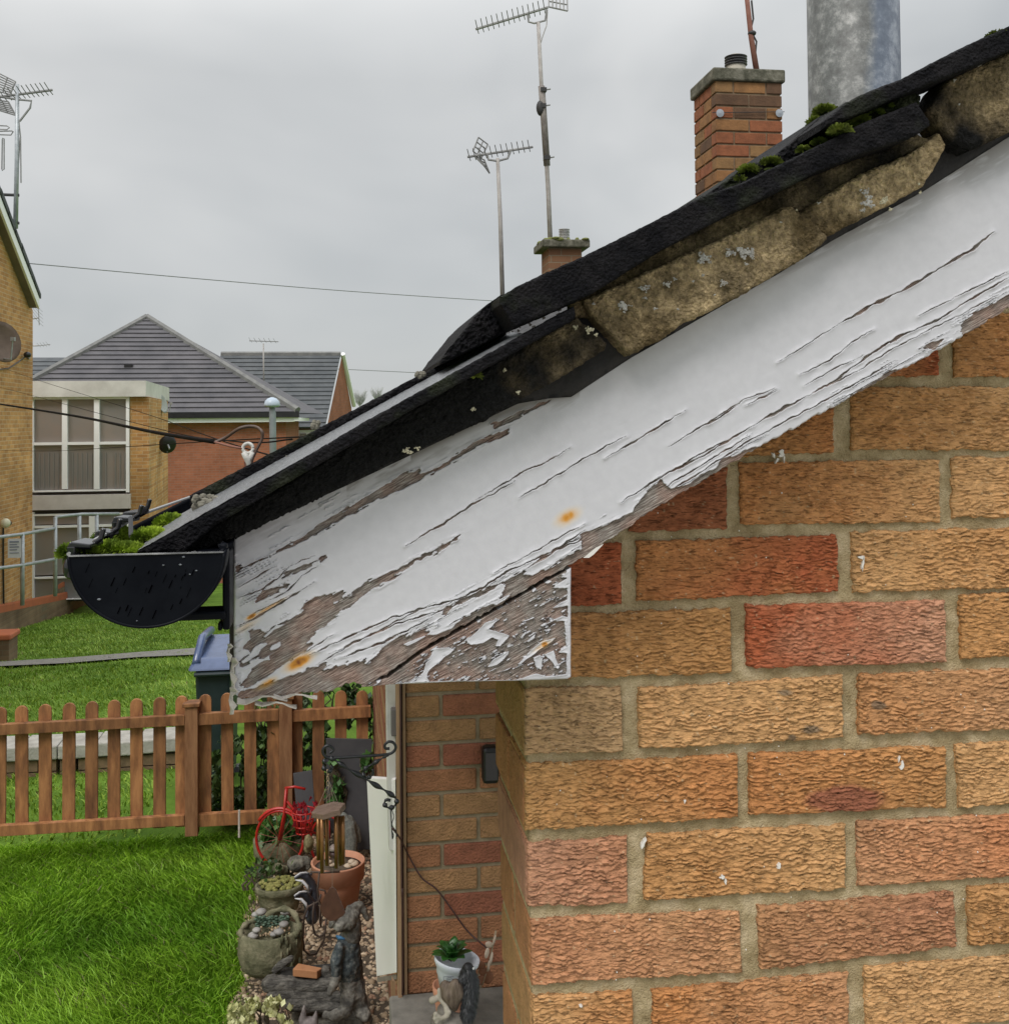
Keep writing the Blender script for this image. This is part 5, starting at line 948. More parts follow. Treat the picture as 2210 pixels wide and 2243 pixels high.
# --- flue and chimneys
Yf = 1.75; a = onY(1869, 100, Yf); rf_ = 104*pm(Yf)
fl_ = MB(); fl_.lathe((a[0], Yf, 0), [(rf_, 2.2), (rf_*1.002, 2.6), (rf_, 3.6)], 48)
def fluemat():
    mt, n, b = _base('weathered_flue'); N = n.nodes.new; K = n.links.new; tc = N('ShaderNodeTexCoord')
    n1 = N('ShaderNodeTexNoise'); n1.inputs['Scale'].default_value = 20; n1.inputs['Detail'].default_value = 10; n1.inputs['Roughness'].default_value = .72; K(tc.outputs['Object'], n1.inputs[0])
    c1 = N('ShaderNodeValToRGB'); K(n1.outputs['Fac'], c1.inputs[0]); e = c1.color_ramp.elements; e[0].position = .40; e[0].color = (.08, .10, .135, 1); e[1].position = .64; e[1].color = (.27, .30, .34, 1); x = e.new(.5); x.color = (.115, .14, .18, 1)
    n2 = N('ShaderNodeTexNoise'); n2.inputs['Scale'].default_value = 40; n2.inputs['Detail'].default_value = 8; n2.inputs['Roughness'].default_value = .75; K(tc.outputs['Object'], n2.inputs[0])
    c2 = N('ShaderNodeValToRGB'); K(n2.outputs['Fac'], c2.inputs[0]); e = c2.color_ramp.elements; e[0].position = .34; e[0].color = (.06, .06, .058, 1); e[1].position = .68; e[1].color = (.30, .30, .29, 1); x = e.new(.5); x.color = (.115, .12, .115, 1)
    n3 = N('ShaderNodeTexNoise'); n3.inputs['Scale'].default_value = 5; n3.inputs['Detail'].default_value = 6; K(tc.outputs['Object'], n3.inputs[0]); s = N('ShaderNodeSeparateXYZ'); K(tc.outputs['Object'], s.inputs[0])
    m_ = N('ShaderNodeMath'); m_.operation = 'MULTIPLY_ADD'; m_.inputs[1].default_value = -9; m_.inputs[2].default_value = 9*(a[0]-.012); K(s.outputs[0], m_.inputs[0])
    ad = N('ShaderNodeMath'); ad.operation = 'ADD'; K(m_.outputs[0], ad.inputs[0]); K(n3.outputs['Fac'], ad.inputs[1]); mr = N('ShaderNodeMapRange'); mr.inputs[1].default_value = .42; mr.inputs[2].default_value = .58; K(ad.outputs[0], mr.inputs[0])
    mx_ = N('ShaderNodeMixRGB'); K(mr.outputs[0], mx_.inputs[0]); K(c1.outputs[0], mx_.inputs[1]); K(c2.outputs[0], mx_.inputs[2]); K(mx_.outputs[0], b.inputs['Base Color'])
    b.inputs['Roughness'].default_value = .5; b.inputs['Metallic'].default_value = .15; bp = N('ShaderNodeBump'); bp.inputs['Strength'].default_value = .4; bp.inputs['Distance'].default_value = .003; K(n2.outputs['Fac'], bp.inputs['Height']); K(bp.outputs[0], b.inputs['Normal']); return mt
o = fl_.build('flue_pipe', fluemat(), None, True); tag(o, 'wide mottled grey metal flue pipe rising behind the mossy verge', 'flue')

M_cb = [mat('chimney_brick_%d' % i, c_, tuple(x*.62 for x in c_), 14, .9, .5, 90, .006) for i, c_ in enumerate([(.28, .135, .05), (.30, .105, .045), (.27, .15, .06), (.14, .075, .04), (.32, .16, .06)])]
for i in range(5): M_cb[i].name = ['brown_chimney_brick', 'red_chimney_brick', 'tan_chimney_brick', 'sooty_chimney_brick', 'orange_chimney_brick'][i]
M_cm = mat('chimney_mortar', (.17, .115, .07), (.26, .19, .12), 20, .95); M_cap = mat('mossy_cap', (.06, .06, .04), (.20, .19, .15), 16, .95, .6, 60, .01, c3=(.12, .115, .085))
def chimney(label, ul, ur, uside, vt, vb, Y, bricks, capover, potu, potv0, potv1, potr, plates=False, moss_=False):
    L0 = onY(ul, vt, Y); R_0 = onY(ur, vt, Y); w_ = R_0[0]-L0[0]; dpt = .44; zt = L0[2]; zb = onY(ul, vb, Y)[2]-.9
    g = G('chimney', label, 'chimney', (L0[0], Y, zb)); core = MB().box(L0[0]+.008, R_0[0]-.008, Y+.008, Y+dpt-.008, zb, zt).build('stack', M_cm if bricks else brickmat('small_stack_brick', 0, (.22, .115, .06), (.16, .085, .05), (.2, .16, .11)), g.t)
    if bricks:
        rows = int((zt-zb)/.0785); hh = (zt-zb)/rows; r = random.Random(5)
        for k in range(min(rows, 24)):
            z1 = zt-k*hh; z0 = z1-hh+.011; cuts = [0, .5, 1] if k % 2 else [0, .27, .76, 1]
            for i in range(len(cuts)-1):
                j = r.uniform(-.002, .002); MB().box(L0[0]+w_*cuts[i]+(.005 if i else 0), L0[0]+w_*cuts[i+1]-(.005 if i < len(cuts)-2 else 0), Y+j, Y+.09, z0, z1-.001).build('brick', r.choice(M_cb), core, bevel=.004)
            cuts = [.21, .55, 1] if k % 2 else [.21, .75, 1]
            for i in range(len(cuts)-1):
                j = r.uniform(-.002, .002); MB().box(L0[0]+j, L0[0]+.06, Y+dpt*cuts[i]+.005, Y+dpt*cuts[i+1]-.005, z0, z1-.001).build('brick', r.choice(M_cb), core, bevel=.004)
    o = capover; MB().box(L0[0]-o, R_0[0]+o, Y-o, Y+dpt+o, zt+.001, zt+.085).build('cap', M_cap, g.t, bevel=.012, disp=0)
    p0 = onY(potu, potv1, Y+dpt/2); p1 = onY(potu, potv0, Y+dpt/2); H = p1[2]-p0[2]; pr_ = potr*pm(Y+dpt/2)
    MB().lathe((p0[0], Y+dpt/2, zt+.08), [(pr_*1.3, 0), (pr_*1.2, .03), (pr_, .05)], 20).build('flaunching', M_cap, g.t, True)
    MB().lathe((p0[0], Y+dpt/2, p0[2]-.03), [(pr_*.88, 0), (pr_*.88, H*.55), (pr_*.6, H*.56), (pr_*.6, H+.02)], 24).build('pot', mat('pot_cream', (.36, .34, .28), (.48, .45, .38), 12, .8) if bricks else mat('pot_white', (.42, .42, .42), (.55, .55, .55), 12, .8), g.t, True)
    for i in range(4 if bricks else 6):
        zz = p0[2]-.03+H*(.55+.145*i) if bricks else p0[2]+H*(.05+.15*i); MB().lathe((p0[0], Y+dpt/2, zz), [(pr_*.8, 0), (pr_*1.04, .006), (pr_*1.04, H*.075), (pr_*.8, H*.085)], 24).build('louvre', mat('louvre_dark', (.05, .05, .055), (.09, .09, .095), 9, .5) if bricks else MATS['pot_white'], g.t, True)
    if plates:
        for u in (1577, 1707): c = onY(u, 247, Y-.012); x = MB().lathe((0, 0, 0), [(.001, -.004), (.022, -.004), (.026, .002), (.001, .006)], 18).build('tie_plate', mat('tie_plate_pale', (.26, .29, .33), (.34, .37, .41), 9, .5), g.t); x.data.transform(Matrix.Translation(Vector(c)) @ Matrix.Rotation(math.pi/2, 4, 'X'))
        MB().tube([onY(1560, 246, Y-.01), onY(1718, 244, Y-.01)], .0025, 6).build('strap', M_dark, g.t)
    if moss_:
        mo = MB(); r = random.Random(8)
        for i in range(60): mo.ell((r.uniform(L0[0]-o, R_0[0]+o*.3), Y-o+r.uniform(0, dpt), zt+.085+r.uniform(-.01, .015)), (r.uniform(.02, .06), r.uniform(.02, .06), r.uniform(.01, .03)), 7, 5)
        x = mo.build('moss', mat('chimney_moss', (.10, .12, .03), (.20, .21, .07), 40, .95), g.t, True); x['kind'] = 'stuff'
    return g.done()
chimney('larger orange brown brick chimney with a ribbed cowl beside the grey flue', 1567, 1712, 1538, 176, 430, 6.6, True, .02, 1612, 117, 156, 25, plates=True)
chimney('small brick chimney with a mossy cap and white banded pot, farther back', 1200, 1276, 1190, 542, 600, 11.6, False, .07, 1236, 499, 522, 12, moss_=True)

# ============================================================ FENCE
M_fence = mat('fence_stain', (.14, .058, .022), (.38, .175, .068), 7, .75, .5, 90, .003, c3=(.26, .112, .042), stretch=(3, 3, .6), var=.24)
fn = G('picket_fence', 'orange brown stained picket fence with rounded pales across the lawn', 'fence', onY(300, 1820, 6.25))
FYf = lambda u: 6.12+.22*(u/800.0)
pales = [-52, -2, 48, 99.5, 150, 200, 249, 299, 349, 397, 449, 498, 548, 598, 649, 696, 745, 793]
Rf = random.Random(2)
for i, u in enumerate(pales):
    Y = FYf(u)+.028; vt = 1550-u*.062 if u < 600 else 1514; vb = 1832-u*.05; w_ = 12.5*pm(Y); c = onY(u, vt, Y); zb = onY(u, vb, Y)[2]; lean = Rf.uniform(-.004, .004); pts = []
    for t_ in np.linspace(0, math.pi, 9): pts.append((c[0]+w_*math.cos(t_)+lean, Y, c[2]-w_+w_*math.sin(t_)))
    pts += [(c[0]-w_, Y, zb), (c[0]+w_, Y, zb)]; MB().prism(pts, (0, .018, 0)).build('pale', M_fence, fn.t, bevel=.0015)
def railx(u0, u1, v0, v1, dh=21):
    A_ = [onY(u0, v0, FYf(u0)), onY(u1, v1, FYf(u1))]; h_ = dh*pm(6.25)
    a_, b_ = A_; MB().hexa([(a_[0], a_[1]-.015, a_[2]-h_), (b_[0], b_[1]-.015, b_[2]-h_), (b_[0], b_[1]+.025, b_[2]-h_), (a_[0], a_[1]+.025, a_[2]-h_), (a_[0], a_[1]-.015, a_[2]), (b_[0], b_[1]-.015, b_[2]), (b_[0], b_[1]+.025, b_[2]), (a_[0], a_[1]+.025, a_[2])]).build('rail', M_fence, fn.t, bevel=.002)
railx(-70, 405, 1590, 1566); railx(-70, 405, 1812, 1785); railx(434, 611, 1563, 1553, 24); railx(434, 611, 1783, 1774, 26); railx(641, 812, 1556, 1546, 24); railx(641, 812, 1772, 1763, 24)
for u, vt, wd in ((419, 1549, 14), (626, 1532, 14)):
    Y = FYf(u)-.03; a_ = onY(u-wd, 1835-u*.05, Y); b_ = onY(u+wd, vt, Y); MB().box(a_[0], b_[0], Y, Y+.075, a_[2]-.05, b_[2]).build('post', mat('fence_post_stain', (.17, .07, .028), (.30, .15, .07), 9, .8, .5, 80, .003, stretch=(3, 3, .5)), fn.t, bevel=.003)
    MB().box(a_[0]-.012, b_[0]+.012, Y-.012, Y+.087, b_[2]+.001, b_[2]+.022).build('post_cap', M_fence, fn.t, bevel=.004)
fn.done()
# thin white marker cane
o = MB().tube([onY(524, 1835, 6.05), onY(524, 1775, 6.05)], .006, 6).build('garden_cane', mat('pale_cane', (.45, .38, .35), (.6, .55, .5), 20, .7), None); tag(o, 'thin pale cane standing in the grass before the fence', 'cane')

# ivy / shrub behind the right of the fence
def leafcloud(name, label, boxes, n, size, cols_, cat, seed=5, stems=True, z0=None):
    r = np.random.default_rng(seed); V = []; Q = []; Cc = []
    tot = sum((b[1]-b[0])*(b[3]-b[2])*b[6] for b in boxes); 
    for (u0, u1, v0, v1, Y0, Y1, dn) in boxes:
        m_ = int(n*(u1-u0)*(v1-v0)*dn/tot)
        for i in range(m_):
            u = r.uniform(u0, u1); v = r.uniform(v0, v1); Y = r.uniform(Y0, Y1)
            if fbm(np.array(u/26.), np.array(v/26.), seed) < .40+.1*r.random(): continue
            p = onY(u, v, Y); d = r.normal(0, 1, 3); d[1] -= .8; d /= np.linalg.norm(d); a_ = np.cross(d, [0, 0, 1.]); a_ /= np.linalg.norm(a_)+1e-9; b_ = np.cross(d, a_); s_ = size*(.5+r.random()); b0 = len(V)
            V += [p-a_*s_*.5, p-b_*s_*.75, p+a_*s_*.5, p+b_*s_*.6-d*s_*.15]; Q.append((b0, b0+1, b0+2, b0+3)); c = cols_[0]+(cols_[1]-cols_[0])*r.random()**1.6; Cc += [c]*4
    g = G(name, label, cat, V[0]); npmesh('foliage', np.array(V), np.array(Q), colmat('leaf_'+name, .45, 60, .25, 0, spec=.5), g.t, False, np.array(Cc)); list(g.t.children)[0]['kind'] = 'stuff'
    if stems:
        st_ = MB()
        for i in range(30):
            b = boxes[i % len(boxes)]; u = r.uniform(b[0], b[1]); Y = (b[4]+b[5])/2; P_ = [onY(u+r.uniform(-12, 12), v, Y) for v in np.linspace(b[3], b[2]+10, 5)]; st_.tube(P_, [.008, .007, .005, .004, .002], 5)
        st_.build('stem', mat('climber_stem', (.06, .05, .03), (.1, .08, .05), 20, .9), g.t)['kind'] = 'stuff'
    return g.done()
LG = (np.array([.018, .045, .012]), np.array([.09, .16, .04]))
leafcloud('climbing_shrub', 'dark leafy climber growing behind the right end of the picket fence', [(462, 610, 1610, 1800, 6.5, 6.9, 1), (555, 615, 1528, 1640, 6.3, 6.7, 1.3), (640, 812, 1520, 1800, 6.6, 7.0, 1.1), (715, 812, 1495, 1560, 6.7, 7.1, .8)], 9000, .030, LG, 'shrub')
leafcloud('ivy_trail', 'small green ivy sprig hanging before the dark leaning sheet', [(716, 752, 1690, 1770, 6.0, 6.1, 1), (795, 815, 1650, 1700, 6.0, 6.1, 1), (722, 740, 1665, 1700, 6.0, 6.1, .7)], 300, .035, (np.array([.03, .09, .02]), np.array([.09, .20, .05])), 'ivy', 8)
# wheelie bin
Y = 7.6; g = G('wheelie_bin', 'dark wheelie bin with a shiny blue lid behind the fence', 'bin', onY(465, 1760, Y)); P8 = lambda u, v, y: onY(u, v, y)
a = P8(420, 1470, Y); b = P8(512, 1470, Y); zb = P8(465, 1800, Y)[2]; ins = .05
MB().hexa([(a[0]+ins, Y+ins, zb), (b[0]-ins, Y+ins, zb), (b[0]-ins, Y+.62, zb), (a[0]+ins, Y+.62, zb), (a[0]+.02, Y, a[2]), (b[0]-.02, Y, a[2]), (b[0]-.02, Y+.68, a[2]), (a[0]+.02, Y+.68, a[2])]).build('body', mat('bin_green_black', (.010, .022, .026), (.02, .035, .04), 8, .5), g.t, bevel=.02)
M_lid = mat('bin_lid_blue', (.045, .075, .17), (.08, .12, .24), 6, .25, spec=.7)
MB().hexa([(a[0]-.03, Y-.05, a[2]+.003), (b[0]+.03, Y-.05, a[2]+.003), (b[0]+.03, Y+.7, a[2]+.01), (a[0]-.03, Y+.7, a[2]+.01), (a[0]+.02, Y+.03, a[2]+.075), (b[0]-.02, Y+.03, a[2]+.075), (b[0]-.02, Y+.66, a[2]+.12), (a[0]+.02, Y+.66, a[2]+.12)]).build('lid', M_lid, g.t, bevel=.02)
MB().tube([(a[0]+.03, Y+.0, a[2]+.05), (a[0]+.03, Y+.3, a[2]+.16), (a[0]+.05, Y+.65, a[2]+.15)], .03, 8).build('lid_rib', M_lid, g.t, True)
MB().tube([(a[0]+.02, Y-.03, a[2]-.02), (b[0]-.02, Y-.03, a[2]-.02)], .016, 8).build('handle', MATS['bin_green_black'], g.t)
for x in (a[0]+.04, b[0]-.04): MB().tube([(x-.025, Y+.58, zb+.1), (x+.025, Y+.58, zb+.1)], .1, 14).build('wheel', M_blackpl, g.t)
g.done()
# dark leaning sheets
M_sheet = mat('dark_slate_sheet', (.032, .032, .036), (.055, .053, .056), 5, .7, .2, 60, .002)
def slab(label, pts, Y0, Y1, m, name='leaning_sheet', th_=.012, cat='sheet'):
    vmax = max(p[1] for p in pts); vmin = min(p[1] for p in pts); P_ = [onY(u, v, Y0+(Y1-Y0)*(vmax-v)/(vmax-vmin)) for u, v in pts]; o = MB().prism(P_, (0, th_, 0)).build(name, m, None, bevel=.002); return tag(o, label, cat)
slab('large dark grey sheet leaning on the fence beside the brick wall', [(714, 1618), (815, 1620), (812, 1862), (752, 1862), (716, 1800)], 6.0, 6.12, M_sheet)
slab('smaller dark grey sheet leaning on the fence behind the red bicycle', [(642, 1695), (684, 1688), (692, 1800), (652, 1806)], 6.0, 6.10, M_sheet)

# ============================================================ PORCH: recess wall, facade, post, ledge
PY_ = 3.31
pw = G('porch_wall', 'shaded tan and red brick porch wall behind the black wire', 'wall', onY(960, 2160, PY_))
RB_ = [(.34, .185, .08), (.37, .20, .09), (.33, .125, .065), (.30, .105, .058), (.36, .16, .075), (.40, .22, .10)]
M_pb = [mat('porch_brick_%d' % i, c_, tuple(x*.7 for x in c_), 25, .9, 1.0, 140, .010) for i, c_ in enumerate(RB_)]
for i, m_ in enumerate(M_pb): m_.name = ['ochre_porch_brick', 'tan_porch_brick', 'red_porch_brick', 'dark_red_porch_brick', 'orange_porch_brick', 'pale_porch_brick'][i]
pa = onY(888, 1500, PY_); pz0 = onY(960, 2166, PY_)[2]
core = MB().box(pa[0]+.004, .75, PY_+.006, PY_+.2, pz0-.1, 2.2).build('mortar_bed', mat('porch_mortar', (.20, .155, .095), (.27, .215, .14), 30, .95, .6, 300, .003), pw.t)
x0 = pa[0]; ztop = onY(960, 1524, PY_)[2]; pitch = .0752; rr = random.Random(12)
cmap = [0, 0, 2, 4, 1, 1, 4, 1, 4, 4, 1, 4, 1, 0]
for k in range(-7, 14):
    z1 = ztop-(k)*pitch+.0; zc = z1-.064
    if z1 < pz0-.02: break
    cuts = [x0, x0+.108, x0+.333, x0+.558] if k % 2 == 0 else [x0, x0+.220, x0+.333+.112, x0+.67]
    for i in range(len(cuts)-1):
        ci = cmap[k % 14]; ci = {(2, 0): 2, (2, 1): 3, (0, 1): 2, (6, 1): 3, (8, 1): 3, (10, 1): 2}.get((k, i), ci)
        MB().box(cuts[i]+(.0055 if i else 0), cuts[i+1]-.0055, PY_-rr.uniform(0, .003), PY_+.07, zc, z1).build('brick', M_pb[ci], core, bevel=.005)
pw.done()
# front facade seen edge on, going back
fc = G('front_wall', 'narrow sliver of brick front wall seen almost edge on beside the picket fence', 'wall', (onY(843, 1600, 4.6)[0], 5, 0))
xf = onY(818, 1600, 7.0)[0]; xf2 = onY(843, 1600, 4.6)[0]; XF = (xf+xf2)/2
core = MB().box(XF+.01, XF+.25, 3.9, 6.9, 0, 2.35).build('mortar_bed', MATS['porch_mortar'], fc.t)
for k in range(30):
    z0 = .05+k*.075
    for j in range(4):
        y0 = 3.92+j*.225*3.3+(.11 if k % 2 else 0); MB().box(XF-.001*((k+j) % 3), XF+.06, y0, y0+.73, z0, z0+.065).build('brick', M_pb[(k*3+j*5) % 6], core)
for k in range(30):
    z0 = .05+k*.075; MB().box(XF-.003+.0015*(k % 2), XF+(.12 if k % 2 else .24), 3.862+.002*(k % 3), 3.899, z0, z0+.064).build('brick', M_pb[(k*3+2) % 6], core, bevel=.004)
fc.done()
M_timber = mat('porch_timber', (.25, .15, .08), (.34, .22, .13), 12, .7, .4, 120, .002, stretch=(4, 4, .5))
g = G('porch_post', 'tall brown timber post at the corner of the porch wall', 'post', onY(872, 2240, PY_-.02))
a = onY(868, 1498, PY_-.03); b = onY(880, 2400, PY_-.03); MB().box(a[0], onY(877, 1500, PY_-.03)[0], PY_-.03, PY_+.06, b[2], a[2]+.1).build('post', M_timber, g.t, bevel=.003)
MB().box(onY(881, 1500, PY_)[0], pa[0]-.001, PY_-.012, PY_+.06, pz0-.02, a[2]+.1).build('edge_strip', mat('edge_strip_tan', (.30, .20, .11), (.24, .15, .08), 20, .8), g.t); g.done()
wire('dark vertical cable down the joint of the timber porch post', [(877, 1490, 3.27), (878, 1700, 3.27), (880, 1950, 3.27), (881, 1958, 3.26), (882, 2180, 3.26)], .0028, mat('maroon_cable', (.035, .012, .010), (.06, .02, .018), 30, .5), name='cable')
g = G('white_porch_frame', 'white painted frame strip with a grey box fixed at its top beside the porch post', 'frame', onY(858, 1865, 3.4)); Y = 3.34
MB().prism([onY(845, 1490, Y), onY(868, 1490, Y), onY(868, 1866, Y), onY(852, 1864, Y), onY(848, 1700, Y)], (0, .05, 0)).build('strip', mat('worn_white_frame', (.55, .55, .52), (.38, .37, .33), 9, .6, .3, 60, .002, lo=.5, hi=.75), g.t, bevel=.003)
a = onY(857, 1613, Y-.03); b = onY(875, 1553, Y-.03); MB().box(a[0], b[0], Y-.035, Y-.002, a[2], b[2]).build('grey_box', mat('grey_box', (.13, .12, .115), None, 5, .6), g.t, bevel=.003)
g.done()
Yp = 3.42
o = MB().hexa([onY(825, 2140, 3.62), onY(869, 2132, 3.3), onY(869, 2132, 3.3)+np.array([.004, .02, 0]), onY(825, 2140, 3.62)+np.array([.01, .02, 0]), onY(803, 1704, 3.62), onY(866, 1708, 3.3), onY(866, 1708, 3.3)+np.array([.004, .02, 0]), onY(803, 1704, 3.62)+np.array([.01, .02, 0])]).build('plastic_board', mat('white_upvc', (.87, .86, .87), (.90, .89, .90), 5, .35, .1, 30, .001), None, bevel=.002); tag(o, 'tall bright white panel beside the brown porch post', 'panel')
g = G('timber_leg', 'thin grey brown timber leg and lip under the white panel', 'post', onY(862, 2243, 3.35))
MB().box(onY(859, 2150, 3.36)[0], onY(867, 2150, 3.36)[0], 3.36, 3.40, onY(860, 2400, 3.36)[2], onY(860, 2150, 3.36)[2]).build('leg', M_timber, g.t)
MB().hexa([onY(826, 2152, 3.6), onY(869, 2146, 3.33), onY(869, 2146, 3.35), onY(830, 2152, 3.64), onY(826, 2142, 3.6), onY(869, 2135, 3.33), onY(869, 2135, 3.35), onY(830, 2142, 3.64)]).build('lip', mat('grey_lip', (.16, .14, .12), (.22, .19, .16), 20, .8), g.t); g.done()
# ledge
za = pz0-.002
o = MB().box(onY(880, 2180, 2.6)[0]-.004, .60, 2.45, 3.30, 0, za).build('concrete_ledge', mat('ledge_concrete', (.12, .115, .10), (.20, .19, .165), 18, .9, .4, 120, .002), None, bevel=.008); tag(o, 'grey concrete ledge at the foot of the porch wall', 'ledge')
g = G('door_lantern', 'black rounded box on the porch wall half hidden by the brick pier', 'box', onY(1075, 1700, PY_))
a = onY(1058, 1721, PY_-.05); b = onY(1094, 1637, PY_-.05); MB().box(a[0], b[0], PY_-.05, PY_-.004, a[2], b[2]).build('case', mat('lantern_black', (.008, .008, .009), None, 5, .4), g.t, bevel=.012); MB().box(a[0]+.008, b[0]-.008, PY_-.054, PY_-.0501, a[2]+.015, b[2]-.015).build('face', mat('lantern_glass', (.02, .02, .022), None, 5, .15), g.t); g.done()
cN = lambda x, y: (480+x/2.437, 1450+y/2.437)
wire('black wire sloping from the scroll bracket down across the porch wall', [(*cN(925, 890), 3.19), (*cN(970, 950), 3.24), (*cN(1012, 1035), 3.28), (*cN(1080, 1152), 3.28), (*cN(1160, 1215), 3.28), (*cN(1240, 1320), 3.28), (*cN(1312, 1422), 3.28), (*cN(1370, 1480), 3.26), (*cN(1430, 1530), 3.22)], .0026, MATS['maroon_cable'], name='cable')

# scroll bracket
g = G('scroll_bracket', 'black wrought iron scroll bracket holding the wind chime', 'bracket', onY(*cN(940, 500), 3.2)); M_iron = mat('wrought_iron', (.008, .010, .012), (.018, .02, .024), 60, .4)
def scr(pts, r, nm, twist=False):
    P_ = [onY(*cN(x, y), 3.2) for x, y in pts]; out = []; n = 6
    for i in range(len(P_)-1):
        p0 = P_[max(i-1, 0)]; p1 = P_[i]; p2 = P_[i+1]; p3 = P_[min(i+2, len(P_)-1)]
        for k in range(n): t = k/n; out.append(.5*((2*p1)+(p2-p0)*t+(2*p0-5*p1+4*p2-p3)*t*t+(3*p1-p0-3*p2+p3)*t**3))
    out.append(P_[-1]); rs = [r*(1.15+.65*math.sin(i*.75)) if twist and 3 < i < len(out)-8 else r for i in range(len(out))]; MB().tube(out, rs, 7).build(nm, M_iron, g.t, True)
scr([(590, 487), (610, 470), (598, 452), (572, 450), (553, 470), (562, 500), (600, 513), (740, 506), (890, 495), (930, 480), (943, 455), (930, 432), (905, 427), (885, 443), (888, 462), (910, 463)], .0042, 'top_bar')
scr([(595, 556), (604, 572), (585, 585), (562, 572), (557, 545), (572, 522), (605, 518), (640, 540), (690, 573), (760, 612), (830, 655), (890, 690), (935, 722), (947, 748), (930, 775), (900, 778), (883, 758), (892, 738), (915, 740)], .0045, 'stay', True)
scr([(905, 496), (870, 515), (825, 543), (785, 566), (768, 592), (778, 613), (803, 616), (820, 600), (820, 575)], .004, 'brace', True)
scr([(915, 775), (918, 830), (922, 900), (925, 945), (930, 925), (922, 905)], .0016, 'hook_wire'); scr([(915, 780), (933, 825), (922, 870), (945, 905), (950, 935)], .0012, 'hook_wire')
g.done()
# wind chime
cZ = lambda x, y: (520+x/5.52, 1650+y/5.52)
Yc = 3.2; g = G('wind_chime', 'wooden wind chime with a hexagonal top and a dark spade shaped sail', 'wind chime', onY(719, 1790, Yc)); M_cw = mat('chime_wood', (.13, .08, .055), (.20, .135, .10), 30, .7, .3, 200, .001, stretch=(1, 6, 6)); M_tube = mat('bronze_tube', (.16, .07, .02), (.26, .13, .045), 30, .3, metal=.5)
cx_ = onY(720, 1776, Yc); hexr = 37*pm(Yc); tilt = Matrix.Rotation(math.radians(-9), 3, 'Y'); hx = []
for zz in (-.0085, .0085):
    for j in range(6): a_ = math.radians(60*j+12); v_ = tilt @ Vector((hexr*math.cos(a_), hexr*.92*math.sin(a_), zz)); hx.append(np.array(v_)+cx_)
MB().add(hx, [(5, 4, 3, 2, 1, 0), (6, 7, 8, 9, 10, 11)]+[(j, (j+1) % 6, (j+1) % 6+6, j+6) for j in range(6)]).build('top', M_cw, g.t, bevel=.002)
for i, (x, yb, dy) in enumerate([(690+7, 1884, -.02), (705, 1912, -.03), (716, 1896, .03), (736, 1902, -.01), (745, 1896, .02), (751, 1893, .0)]):
    MB().tube([onY(x, 1788, Yc+dy), onY(x+1, yb, Yc+dy)], .0058, 10).build('tube', M_tube, g.t, True)
MB().lathe(onY(731, 1870, Yc), [(.004, .006), (.013, .005), (.014, -.004), (.012, -.008), (.003, -.009)], 16).build('striker', mat('striker_dark', (.05, .022, .018), None, 9, .5), g.t, True); MB().lathe(onY(729, 1859, Yc), [(.002, .012), (.010, .004), (.013, -.004)], 14).build('striker', mat('striker_pale', (.34, .28, .25), None, 9, .6), g.t, True)
MB().tube([onY(720, 1718, Yc), onY(723, 1770, Yc)], .0006, 4).build('cord', mat('chime_cord', (.3, .25, .2), None, 9, .8), g.t); MB().tube([onY(728, 1880, Yc), onY(728, 1945, Yc)], .0005, 4).build('cord', MATS['chime_cord'], g.t)
for dx in (-24, -6, 14, 24): MB().tube([onY(721, 1712, Yc), onY(720+dx, 1768, Yc)], .0005, 4).build('cord', MATS['chime_cord'], g.t)
for v, w in ((1692, 2.2), (1706, 2), (1716, 2.4)): MB().tube([onY(718+w*math.cos(t_), v+6*math.sin(t_), Yc+.002*math.cos(t_)) for t_ in np.linspace(0, 6.28, 12)], .0011, 5).build('chain_link', mat('brass_link', (.45, .33, .2), (.55, .42, .28), 50, .3, metal=.6), g.t)
sl = [(728, 1943), (735, 1948), (745, 1972), (757, 2000), (752, 2007), (733, 2018), (722, 2019), (706, 2006), (700, 1990), (712, 1962), (722, 1947)]
MB().prism([onY(u, v, Yc) for u, v in sl], (0, .005, 0)).build('sail', mat('dark_sail_wood', (.055, .018, .010), (.09, .035, .02), 30, .45), g.t, bevel=.0015); g.done()

